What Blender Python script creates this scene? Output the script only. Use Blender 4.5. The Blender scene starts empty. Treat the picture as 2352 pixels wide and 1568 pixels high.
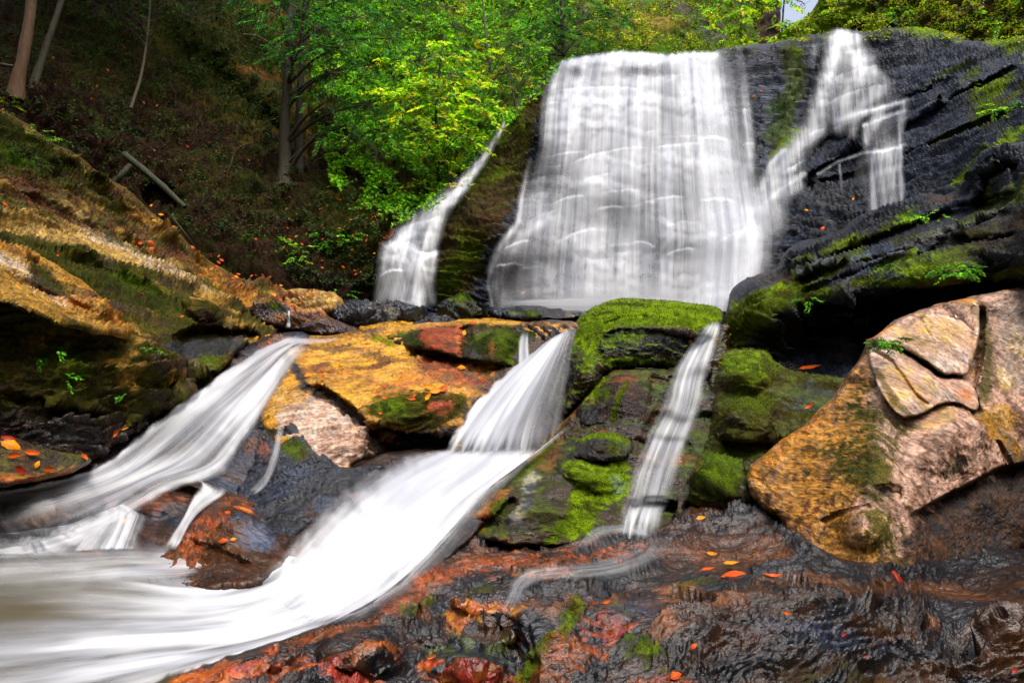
import bpy, math, random
import numpy as np

# ------------------------------------------------------------------ camera, sky, sun, exposure
SC = bpy.context.scene
COL = SC.collection
W, H, F = 2352.0, 1568.0, 1590.0
cam_d = bpy.data.cameras.new('camera')
cam_d.sensor_width = 36.0
cam_d.lens = 36.0 * F / W
cam_d.clip_start = 0.05
cam_d.clip_end = 600.0
cam = bpy.data.objects.new('camera', cam_d)
cam.rotation_euler = (math.radians(90), 0, 0)
COL.objects.link(cam)
SC.camera = cam

SUN_EL, SUN_AZ = 70.0, 150.0        # degrees; azimuth clockwise from +Y (the view direction)
world = bpy.data.worlds.new('World')
SC.world = world
world.use_nodes = True
wn, wl = world.node_tree.nodes, world.node_tree.links
wn.clear()
w_out = wn.new('ShaderNodeOutputWorld')
w_bg = wn.new('ShaderNodeBackground')
w_sky = wn.new('ShaderNodeTexSky')
w_sky.sky_type = 'NISHITA'
w_sky.sun_disc = False
w_sky.sun_elevation = math.radians(SUN_EL)
w_sky.sun_rotation = math.radians(SUN_AZ)
w_sky.air_density = 1.0
w_sky.dust_density = 6.0
w_sky.ozone_density = 0.6
w_bg.inputs['Strength'].default_value = 0.12
w_hs = wn.new('ShaderNodeHueSaturation'); w_hs.inputs['Saturation'].default_value = 0.65
wl.new(w_sky.outputs[0], w_hs.inputs['Color']); wl.new(w_hs.outputs[0], w_bg.inputs[0])
wl.new(w_bg.outputs[0], w_out.inputs[0])

sun_d = bpy.data.lights.new('sun', 'SUN')
sun_d.energy = 1.5
sun_d.angle = math.radians(24)
sun_d.color = (1.0, 0.96, 0.9)
sun = bpy.data.objects.new('sun', sun_d)
COL.objects.link(sun)
from mathutils import Vector, Matrix
_e, _a = math.radians(SUN_EL), math.radians(SUN_AZ)
_sv = Vector((math.sin(_a) * math.cos(_e), math.cos(_a) * math.cos(_e), math.sin(_e)))
sun.rotation_euler = _sv.to_track_quat('Z', 'Y').to_euler()
sun.location = _sv * 40

SC.view_settings.view_transform = 'Standard'
SC.view_settings.look = 'None'
SC.view_settings.gamma = 1.0
SC.view_settings.use_curve_mapping = False
SC.view_settings.exposure = 1.25
try:
    SC.cycles.transparent_max_bounces = 24
    SC.cycles.max_bounces = 6
    SC.cycles.use_denoising = True
except Exception:
    pass

# ------------------------------------------------------------------ numeric helpers
rng = np.random.default_rng(7)
random.seed(7)
_perm = rng.permutation(512).astype(np.int64)
_perm = np.concatenate([_perm, _perm, _perm])
_g = rng.normal(size=(512, 3)); _g /= np.linalg.norm(_g, axis=1)[:, None]
_g = _g.astype(np.float32)

def gn(p):
    """3-D gradient noise, about -1..1"""
    p = np.asarray(p, dtype=np.float64)
    i = np.floor(p).astype(np.int64)
    f = (p - i).astype(np.float32)
    i &= 511
    u = f * f * f * (f * (f * 6 - 15) + 10)
    out = np.zeros(len(p), np.float32)
    for dx in (0, 1):
        wx = u[:, 0] if dx else 1 - u[:, 0]
        a = _perm[(i[:, 0] + dx) & 511]
        for dy in (0, 1):
            wy = u[:, 1] if dy else 1 - u[:, 1]
            b = _perm[(a + i[:, 1] + dy) & 511]
            for dz in (0, 1):
                wz = u[:, 2] if dz else 1 - u[:, 2]
                h = _perm[(b + i[:, 2] + dz) & 511]
                g = _g[h]
                out += wx * wy * wz * (g[:, 0] * (f[:, 0] - dx) + g[:, 1] * (f[:, 1] - dy) + g[:, 2] * (f[:, 2] - dz))
    return out * 1.6

def fbm(p, octv=4, gain=0.5, lac=2.03):
    p = np.asarray(p, dtype=np.float64)
    a, s, o = 1.0, 0.0, np.zeros(len(p), np.float32)
    for k in range(octv):
        o += a * gn(p * lac ** k + k * 17.3)
        s += a; a *= gain
    return o / s

def ridged(p, octv=3):
    a, s, o = 1.0, 0.0, np.zeros(len(p), np.float32)
    for k in range(octv):
        o += a * (1 - 2 * np.abs(gn(np.asarray(p) * 2.1 ** k + k * 9.1)))
        s += a; a *= 0.5
    return o / s

def sstep(a, b, x):
    t = np.clip((x - a) / (b - a), 0, 1)
    return t * t * (3 - 2 * t)

def U(px, py, d):
    px = np.asarray(px, float); py = np.asarray(py, float); d = np.asarray(d, float)
    return np.stack([(px - W / 2) / F * d, d + 0 * px, (H / 2 - py) / F * d], -1)

def tps(ctrl, px, py, reg=0.0):
    c = np.array(ctrl, float)
    xy = c[:, :2] / 1000; z = c[:, 2]
    n = len(c)
    def K(a, b):
        r2 = (a[:, 0][:, None] - b[:, 0]) ** 2 + (a[:, 1][:, None] - b[:, 1]) ** 2 + 1e-12
        return 0.5 * r2 * np.log(r2)
    A = np.zeros((n + 3, n + 3))
    A[:n, :n] = K(xy, xy) + np.eye(n) * reg
    A[:n, n] = 1; A[:n, n + 1:] = xy
    A[n, :n] = 1; A[n + 1:, :n] = xy.T
    w = np.linalg.solve(A, np.concatenate([z, np.zeros(3)]))
    q = np.stack([px, py], -1) / 1000
    out = np.empty(len(q))
    for k in range(0, len(q), 60000):
        qq = q[k:k + 60000]
        out[k:k + 60000] = K(qq, xy) @ w[:n] + w[n] + qq @ w[n + 1:]
    return out

def sdpoly(px, py, poly):
    """signed distance (positive inside) and nearest boundary point"""
    P = np.array(poly, float)
    best = np.full(len(px), 1e18); nx = np.zeros(len(px)); ny = np.zeros(len(px))
    ins = np.zeros(len(px), bool)
    for k in range(len(P)):
        ax, ay = P[k]; bx, by = P[(k + 1) % len(P)]
        ex, ey = bx - ax, by - ay
        t = np.clip(((px - ax) * ex + (py - ay) * ey) / (ex * ex + ey * ey + 1e-9), 0, 1)
        qx, qy = ax + t * ex, ay + t * ey
        d2 = (px - qx) ** 2 + (py - qy) ** 2
        m = d2 < best
        best[m] = d2[m]; nx[m] = qx[m]; ny[m] = qy[m]
        c = ((ay > py) != (by > py)) & (px < (bx - ax) * (py - ay) / ((by - ay) if by != ay else 1e-9) + ax)
        ins ^= c
    d = np.sqrt(best)
    return np.where(ins, d, -d), nx, ny

def dline(px, py, line):
    """distance to an open polyline, plus which side (+ = below it when drawn left to right) and the run 0..1"""
    P = np.array(line, float)
    L = np.concatenate([[0], np.cumsum(np.hypot(*np.diff(P, axis=0).T))])
    best = np.full(len(px), 1e18); side = np.zeros(len(px)); run = np.zeros(len(px))
    for k in range(len(P) - 1):
        ax, ay = P[k]; bx, by = P[k + 1]
        ex, ey = bx - ax, by - ay
        t = np.clip(((px - ax) * ex + (py - ay) * ey) / (ex * ex + ey * ey + 1e-9), 0, 1)
        qx, qy = ax + t * ex, ay + t * ey
        d2 = (px - qx) ** 2 + (py - qy) ** 2
        m = d2 < best
        best[m] = d2[m]
        s = ex * (py - ay) - ey * (px - ax)
        side[m] = np.sign(s[m]); run[m] = ((L[k] + t * (L[k + 1] - L[k])) / L[-1])[m]
    return np.sqrt(best), side, run

def smooth_poly(poly, n=3, amp=0.0):
    """Chaikin corner cutting, so that outlines are not straight segments"""
    P = np.array(poly, float)
    for _ in range(n):
        Q = np.roll(P, -1, axis=0)
        P = np.stack([0.78 * P + 0.22 * Q, 0.22 * P + 0.78 * Q], 1).reshape(-1, 2)
    return P

# ------------------------------------------------------------------ materials
def nodemat(name):
    m = bpy.data.materials.new(name)
    m.use_nodes = True
    n, l = m.node_tree.nodes, m.node_tree.links
    n.clear()
    return m, n, l

def rock_material():
    m, n, l = nodemat('wet_rock')
    out = n.new('ShaderNodeOutputMaterial')
    bs = n.new('ShaderNodeBsdfPrincipled')
    base = n.new('ShaderNodeAttribute'); base.attribute_name = 'base'
    prm = n.new('ShaderNodeAttribute'); prm.attribute_name = 'prm'
    sc = n.new('ShaderNodeAttribute'); sc.attribute_name = 'strata'
    geo = n.new('ShaderNodeTexCoord')
    sep = n.new('ShaderNodeSeparateColor'); l.new(prm.outputs['Color'], sep.inputs[0])
    moss, wet, fine = sep.outputs[0], sep.outputs[1], sep.outputs[2]
    # grain along the foliation
    n1 = n.new('ShaderNodeTexNoise'); n1.inputs['Scale'].default_value = 9; n1.inputs['Detail'].default_value = 5; n1.inputs['Roughness'].default_value = 0.68
    l.new(sc.outputs['Vector'], n1.inputs['Vector'])
    n2 = n.new('ShaderNodeTexNoise'); n2.inputs['Scale'].default_value = 38; n2.inputs['Detail'].default_value = 5; n2.inputs['Roughness'].default_value = 0.7
    l.new(geo.outputs['Object'], n2.inputs['Vector'])
    n3 = n.new('ShaderNodeTexNoise'); n3.inputs['Scale'].default_value = 150; n3.inputs['Detail'].default_value = 3
    l.new(geo.outputs['Object'], n3.inputs['Vector'])
    def mr(src, a, b, c, d):
        x = n.new('ShaderNodeMapRange'); x.inputs[1].default_value = a; x.inputs[2].default_value = b
        x.inputs[3].default_value = c; x.inputs[4].default_value = d; l.new(src, x.inputs[0]); return x.outputs[0]
    def mt(op, a, b):
        x = n.new('ShaderNodeMath'); x.operation = op
        for k, v in enumerate((a, b)):
            if isinstance(v, (int, float)): x.inputs[k].default_value = v
            else: l.new(v, x.inputs[k])
        return x.outputs[0]
    def mixf(f, a, b):
        x = n.new('ShaderNodeMix'); x.data_type = 'FLOAT'
        for k, v in ((0, f), (2, a), (3, b)):
            if isinstance(v, (int, float)): x.inputs[k].default_value = v
            else: l.new(v, x.inputs[k])
        return x.outputs[0]
    n4 = n.new('ShaderNodeTexNoise'); n4.inputs['Scale'].default_value = 46; n4.inputs['Detail'].default_value = 4; n4.inputs['Roughness'].default_value = 0.6
    n4.inputs['Lacunarity'].default_value = 2.3; l.new(sc.outputs['Vector'], n4.inputs['Vector'])
    g1 = mr(n1.outputs[0], 0.3, 0.7, 0.35, 1.65)
    g2 = mr(n2.outputs[0], 0.3, 0.7, 0.6, 1.4)
    gm = mr(n3.outputs[0], 0.32, 0.68, 0.25, 1.8)
    grain = mt('MULTIPLY', mt('MULTIPLY', g1, g2), mr(n4.outputs[0], 0.32, 0.68, 0.5, 1.5))
    mossg = mt('MULTIPLY', g2, gm)
    gg = mixf(moss, grain, mossg)
    mul = n.new('ShaderNodeVectorMath'); mul.operation = 'SCALE'
    l.new(base.outputs['Color'], mul.inputs[0]); l.new(gg, mul.inputs['Scale'])
    l.new(mul.outputs[0], bs.inputs['Base Color'])
    rough_rock = mr(n2.outputs[0], 0.3, 0.7, 0.06, 0.24)
    r = mixf(wet, 0.62, rough_rock)
    r = mixf(moss, r, 0.85)
    l.new(r, bs.inputs['Roughness'])
    sp = mixf(wet, 0.08, 0.5)
    sp = mixf(moss, sp, 0.1)
    l.new(sp, bs.inputs['Specular IOR Level'])
    hh = mt('ADD', mt('ADD', mt('MULTIPLY', n1.outputs[0], 1.0), mt('MULTIPLY', n2.outputs[0], 0.2)), mt('MULTIPLY', n4.outputs[0], 0.35))
    hm = mt('ADD', mt('MULTIPLY', n2.outputs[0], 0.5), mt('MULTIPLY', n3.outputs[0], 0.5))
    hgt = mixf(moss, hh, hm)
    bmp = n.new('ShaderNodeBump'); bmp.inputs['Distance'].default_value = 0.05
    l.new(hgt, bmp.inputs['Height']); l.new(mt('MULTIPLY', fine, 0.075), bmp.inputs['Distance'])
    l.new(bmp.outputs[0], bs.inputs['Normal'])
    l.new(bs.outputs[0], out.inputs[0])
    return m

def leaf_material(name, trans=0.35, rough=0.55, spec=0.25):
    m, n, l = nodemat(name)
    out = n.new('ShaderNodeOutputMaterial')
    bs = n.new('ShaderNodeBsdfPrincipled')
    at = n.new('ShaderNodeAttribute'); at.attribute_name = 'base'
    bs.inputs['Roughness'].default_value = rough
    bs.inputs['Specular IOR Level'].default_value = spec
    tr = n.new('ShaderNodeBsdfTranslucent')
    mx = n.new('ShaderNodeMixShader'); mx.inputs[0].default_value = trans
    tex = n.new('ShaderNodeTexNoise'); tex.inputs['Scale'].default_value = 30
    tc = n.new('ShaderNodeTexCoord'); l.new(tc.outputs['Object'], tex.inputs['Vector'])
    mr = n.new('ShaderNodeMapRange'); mr.inputs[1].default_value = .3; mr.inputs[2].default_value = .7; mr.inputs[3].default_value = .75; mr.inputs[4].default_value = 1.25
    l.new(tex.outputs[0], mr.inputs[0])
    mul = n.new('ShaderNodeVectorMath'); mul.operation = 'SCALE'
    l.new(at.outputs['Color'], mul.inputs[0]); l.new(mr.outputs[0], mul.inputs['Scale'])
    l.new(mul.outputs[0], bs.inputs['Base Color']); l.new(mul.outputs[0], tr.inputs['Color'])
    l.new(bs.outputs[0], mx.inputs[1]); l.new(tr.outputs[0], mx.inputs[2])
    l.new(mx.outputs[0], out.inputs[0])
    return m

def flat_leaf_material(name, col, col2, rough=0.4):
    m, n, l = nodemat(name)
    out = n.new('ShaderNodeOutputMaterial')
    bs = n.new('ShaderNodeBsdfPrincipled')
    tc = n.new('ShaderNodeTexCoord')
    tex = n.new('ShaderNodeTexNoise'); tex.inputs['Scale'].default_value = 2.2; tex.inputs['Detail'].default_value = 4
    l.new(tc.outputs['Object'], tex.inputs['Vector'])
    wv = n.new('ShaderNodeTexWave'); wv.inputs['Scale'].default_value = 2.4; wv.bands_direction = 'DIAGONAL'
    l.new(tc.outputs['Object'], wv.inputs['Vector'])
    mx = n.new('ShaderNodeMix'); mx.data_type = 'RGBA'
    mx.inputs[6].default_value = (*col, 1); mx.inputs[7].default_value = (*col2, 1)
    l.new(tex.outputs[0], mx.inputs[0])
    m2 = n.new('ShaderNodeMix'); m2.data_type = 'RGBA'; m2.blend_type = 'MULTIPLY'; m2.inputs[0].default_value = 0.18
    l.new(mx.outputs[2], m2.inputs[6]); l.new(wv.outputs[0], m2.inputs[7])
    l.new(m2.outputs[2], bs.inputs['Base Color'])
    bs.inputs['Roughness'].default_value = rough; bs.inputs['Specular IOR Level'].default_value = 0.12
    l.new(bs.outputs[0], out.inputs[0])
    return m

def bark_material(name, c1, c2):
    m, n, l = nodemat(name)
    out = n.new('ShaderNodeOutputMaterial'); bs = n.new('ShaderNodeBsdfPrincipled')
    tc = n.new('ShaderNodeTexCoord'); mp = n.new('ShaderNodeMapping'); mp.inputs['Scale'].default_value = (14, 14, 2)
    l.new(tc.outputs['Object'], mp.inputs[0])
    t = n.new('ShaderNodeTexNoise'); t.inputs['Scale'].default_value = 1.5; t.inputs['Detail'].default_value = 6
    l.new(mp.outputs[0], t.inputs['Vector'])
    mx = n.new('ShaderNodeMix'); mx.data_type = 'RGBA'; mx.inputs[6].default_value = (*c1, 1); mx.inputs[7].default_value = (*c2, 1)
    l.new(t.outputs[0], mx.inputs[0]); l.new(mx.outputs[2], bs.inputs['Base Color'])
    b = n.new('ShaderNodeBump'); b.inputs['Distance'].default_value = 0.03; l.new(t.outputs[0], b.inputs['Height']); l.new(b.outputs[0], bs.inputs['Normal'])
    bs.inputs['Roughness'].default_value = 0.8
    l.new(bs.outputs[0], out.inputs[0])
    return m

def water_material():
    """white water: foam density per vertex, broken into threads along the flow"""
    m, n, l = nodemat('white_water')
    out = n.new('ShaderNodeOutputMaterial')
    den = n.new('ShaderNodeAttribute'); den.attribute_name = 'foam'
    flow = n.new('ShaderNodeAttribute'); flow.attribute_name = 'flow'
    def tex(sx, sy, det, rough=0.6):
        mp = n.new('ShaderNodeMapping'); mp.inputs['Scale'].default_value = (sx, sy, 1)
        l.new(flow.outputs['Vector'], mp.inputs[0])
        t = n.new('ShaderNodeTexNoise'); t.inputs['Scale'].default_value = 1; t.inputs['Detail'].default_value = det; t.inputs['Roughness'].default_value = rough
        l.new(mp.outputs[0], t.inputs['Vector']); return t.outputs[0]
    def mr(src, a, b, c, d):
        x = n.new('ShaderNodeMapRange'); x.inputs[1].default_value = a; x.inputs[2].default_value = b
        x.inputs[3].default_value = c; x.inputs[4].default_value = d; l.new(src, x.inputs[0]); return x.outputs[0]
    def mt(op, a, b):
        x = n.new('ShaderNodeMath'); x.operation = op
        for k, v in enumerate((a, b)):
            if isinstance(v, (int, float)): x.inputs[k].default_value = v
            else: l.new(v, x.inputs[k])
        return x.outputs[0]
    s1 = mr(tex(8, 0.22, 4, 0.5), 0.3, 0.7, -0.5, 0.5)
    s2 = mr(tex(38, 0.8, 3, 0.5), 0.3, 0.7, -0.5, 0.5)
    s = mt('ADD', mt('MULTIPLY', s1, 0.24), mt('MULTIPLY', s2, 0.15))
    d = den.outputs['Fac']
    # thin water is all thread, thick water nearly even
    k = mt('MULTIPLY', mt('MULTIPLY', d, mt('SUBTRACT', 1.25, d)), 2.3)
    a = mt('ADD', d, mt('MULTIPLY', s, k))
    cl = n.new('ShaderNodeClamp'); l.new(a, cl.inputs[0]); cl.inputs[2].default_value = 0.985
    df = n.new('ShaderNodeBsdfPrincipled')
    df.inputs['Base Color'].default_value = (0.72, 0.74, 0.79, 1)
    df.inputs['Roughness'].default_value = 0.75
    df.inputs['Specular IOR Level'].default_value = 0.15
    s3 = tex(2.2, 0.22, 3, 0.5)
    cm = n.new('ShaderNodeMix'); cm.data_type = 'RGBA'
    cm.inputs[6].default_value = (0.44, 0.46, 0.52, 1); cm.inputs[7].default_value = (0.73, 0.745, 0.775, 1)  # grey-to-white mix paints soft shading into the foam colour
    l.new(mr(mt('ADD', s3, mt('MULTIPLY', s1, 0.25)), 0.38, 0.58, 0, 1), cm.inputs[0]); l.new(cm.outputs[2], df.inputs['Base Color'])
    tl = n.new('ShaderNodeBsdfTranslucent'); tl.inputs['Color'].default_value = (0.72, 0.75, 0.80, 1)
    mx0 = n.new('ShaderNodeMixShader'); mx0.inputs[0].default_value = 0.3
    l.new(df.outputs[0], mx0.inputs[1]); l.new(tl.outputs[0], mx0.inputs[2])
    tr = n.new('ShaderNodeBsdfTransparent')
    mx = n.new('ShaderNodeMixShader')
    l.new(cl.outputs[0], mx.inputs[0]); l.new(tr.outputs[0], mx.inputs[1]); l.new(mx0.outputs[0], mx.inputs[2])
    l.new(mx.outputs[0], out.inputs[0])
    return m

def pool_material():
    m, n, l = nodemat('pool_water')
    out = n.new('ShaderNodeOutputMaterial'); bs = n.new('ShaderNodeBsdfPrincipled')
    tc = n.new('ShaderNodeTexCoord')
    mp = n.new('ShaderNodeMapping'); mp.inputs['Rotation'].default_value = (0, 0, math.radians(30)); mp.inputs['Scale'].default_value = (0.7, 4, 1)
    l.new(tc.outputs['Object'], mp.inputs[0])
    t = n.new('ShaderNodeTexNoise'); t.inputs['Scale'].default_value = 1.3; t.inputs['Detail'].default_value = 3
    l.new(mp.outputs[0], t.inputs['Vector'])
    mx = n.new('ShaderNodeMix'); mx.data_type = 'RGBA'; mx.inputs[6].default_value = (0.030, 0.022, 0.005, 1); mx.inputs[7].default_value = (0.065, 0.050, 0.018, 1)
    l.new(t.outputs[0], mx.inputs[0]); l.new(mx.outputs[2], bs.inputs['Base Color'])
    bs.inputs['Roughness'].default_value = 0.45; bs.inputs['Specular IOR Level'].default_value = 0.3
    b = n.new('ShaderNodeBump'); b.inputs['Distance'].default_value = 0.03; b.inputs['Strength'].default_value = 0.5
    l.new(t.outputs[0], b.inputs['Height']); l.new(b.outputs[0], bs.inputs['Normal'])
    l.new(bs.outputs[0], out.inputs[0])
    return m

ROCK = rock_material()
LEAF = leaf_material('foliage_leaf', 0.42)
MOSSM = leaf_material('moss_frond', 0.2, 0.8, 0.05)
BARK = bark_material('hemlock_bark', (0.012, 0.010, 0.003), (0.045, 0.034, 0.010))
BARK2 = bark_material('pale_bark', (0.035, 0.016, 0.004), (0.12, 0.052, 0.012))
BARK3 = bark_material('mossy_bark', (0.006, 0.009, 0.002), (0.028, 0.030, 0.005))
FOAM = water_material()
POOL = pool_material()

# ------------------------------------------------------------------ mesh helpers
def mesh_obj(name, verts, faces, mat, parent=None, smooth=True, attrs=None):
    verts = np.ascontiguousarray(verts, dtype=np.float32)
    faces = np.ascontiguousarray(faces, dtype=np.int32)
    me = bpy.data.meshes.new(name)
    me.vertices.add(len(verts)); me.vertices.foreach_set('co', verts.ravel())
    k = faces.shape[1]
    me.loops.add(faces.size); me.loops.foreach_set('vertex_index', faces.ravel())
    me.polygons.add(len(faces))
    me.polygons.foreach_set('loop_start', np.arange(0, faces.size, k, dtype=np.int32))
    me.polygons.foreach_set('loop_total', np.full(len(faces), k, dtype=np.int32))
    if smooth: me.polygons.foreach_set('use_smooth', np.ones(len(faces), dtype=bool))
    for an, arr in (attrs or {}).items():
        arr = np.ascontiguousarray(arr, dtype=np.float32)
        if an in ('base', 'prm'):
            a = me.attributes.new(an, 'FLOAT_COLOR', 'POINT')
            c = np.ones((len(verts), 4), np.float32); c[:, :3] = arr
            a.data.foreach_set('color', c.ravel())
        elif arr.ndim == 2:
            a = me.attributes.new(an, 'FLOAT_VECTOR', 'POINT'); a.data.foreach_set('vector', arr.ravel())
        else:
            a = me.attributes.new(an, 'FLOAT', 'POINT'); a.data.foreach_set('value', arr)
    me.update(calc_edges=True)
    me.validate()
    me.materials.append(mat)
    o = bpy.data.objects.new(name, me)
    COL.objects.link(o)
    if parent: o.parent = parent
    return o

def tag(o, label=None, cat=None, group=None, kind=None):
    for k, v in (('label', label), ('category', cat), ('group', group), ('kind', kind)):
        if v: o[k] = v
    return o

def empty(name, loc, **kw):
    o = bpy.data.objects.new(name, None); COL.objects.link(o); o.location = loc
    o.empty_display_size = 0.1
    return tag(o, **kw)

# colours of the stone and what grows on it (linear), some also painted as shade and sheen
PAL = dict(
    black=(0.004, 0.0045, 0.007), slate=(0.009, 0.015, 0.031), grey=(0.09, 0.074, 0.046), brown=(0.085, 0.027, 0.005),
    umber=(0.026, 0.0095, 0.0024), litter=(0.020, 0.008, 0.002), rust=(0.26, 0.050, 0.004), orange=(0.48, 0.12, 0.004),
    ochre=(0.33, 0.145, 0.008), gold=(0.47, 0.24, 0.010), red=(0.26, 0.012, 0.003), tan=(0.38, 0.235, 0.055), pale=(0.43, 0.35, 0.30),
    rose=(0.36, 0.21, 0.145), olive=(0.062, 0.058, 0.003), moss=(0.095, 0.155, 0.002), lime=(0.21, 0.33, 0.003), dmoss=(0.020, 0.034, 0.002),
    green=(0.05, 0.17, 0.003), sand=(0.27, 0.155, 0.022), bluegrey=(0.05, 0.068, 0.115))
MOSSY = {'olive': 0.8, 'moss': 1, 'lime': 1, 'dmoss': 0.9, 'green': 1}

NB = 3                                    # size of a depth bin in picture units
ZW, ZH = int(2900 / NB), int(2100 / NB)
ZOFF = (270, 260)
zbuf = np.full((ZH, ZW), 1e9)
zcol = {}
surfs = {}

def zadd(v):
    d = v[:, 1]
    px = v[:, 0] / d * F + W / 2 + ZOFF[0]; py = H / 2 - v[:, 2] / d * F + ZOFF[1]
    i = (px / NB).astype(int); j = (py / NB).astype(int)
    ok = (i >= 0) & (i < ZW) & (j >= 0) & (j < ZH) & (d > 0.3)
    np.minimum.at(zbuf, (j[ok], i[ok]), d[ok])

def zfilled(src, n=6):
    z = src.copy()
    for _ in range(n):
        m = z > 1e8
        q = np.full_like(z, 1e9)
        for dy in (-1, 0, 1):
            for dx in (-1, 0, 1):
                q = np.minimum(q, np.roll(np.roll(z, dy, 0), dx, 1))
        z[m] = q[m]
    z[z > 1e8] = 30.0
    return z

def zmin(z, r):
    """nearest depth within r bins"""
    for _ in range(r):
        q = z
        for dy, dx in ((-1, 0), (1, 0), (0, -1), (0, 1)):
            q = np.minimum(q, np.roll(np.roll(z, dy, 0), dx, 1))
        z = q
    return z

def zblur(z, r, it=2):
    """box blur of a depth buffer, r bins"""
    for _ in range(it):
        for ax in (0, 1):
            k = 2 * r + 1
            p = np.concatenate([np.repeat(np.take(z, [0], ax), r, ax), z, np.repeat(np.take(z, [-1], ax), r, ax)], ax)
            c = np.cumsum(p, ax)
            c = np.concatenate([np.zeros_like(np.take(c, [0], ax)), c], ax)
            n = z.shape[ax]
            z = (np.take(c, np.arange(k, k + n), ax) - np.take(c, np.arange(n), ax)) / k
    return z

def zat(px, py, buf=None):
    b = zbuf if buf is None else buf
    i = np.clip(((np.asarray(px) + ZOFF[0]) / NB), 0, ZW - 2); j = np.clip(((np.asarray(py) + ZOFF[1]) / NB), 0, ZH - 2)
    i0 = i.astype(int); j0 = j.astype(int); fi = i - i0; fj = j - j0
    return (b[j0, i0] * (1 - fi) + b[j0, i0 + 1] * fi) * (1 - fj) + (b[j0 + 1, i0] * (1 - fi) + b[j0 + 1, i0 + 1] * fi) * fj

mossy_pts = []           # where fronds of moss are grown later

def mask_of(spec, px, py):
    """spec: ('e',cx,cy,rx,ry,angle) | ('p',[(x,y)..],feather) | ('l',[(x,y)..],width)  ->  1 inside, 0 outside"""
    if spec[0] == 'e':
        _, cx, cy, rx, ry, an = spec
        a = math.radians(an); dx, dy = px - cx, py - cy
        u = (dx * math.cos(a) + dy * math.sin(a)) / rx; v = (-dx * math.sin(a) + dy * math.cos(a)) / ry
        return 1.2 - np.sqrt(u * u + v * v)
    if spec[0] == 'p':
        sd, _, _ = sdpoly(px, py, spec[1])
        return 0.5 + sd / spec[2]
    if spec[0] == 'l':
        d, _, _ = dline(px, py, spec[1])
        return 1.2 - d / spec[2]

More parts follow.
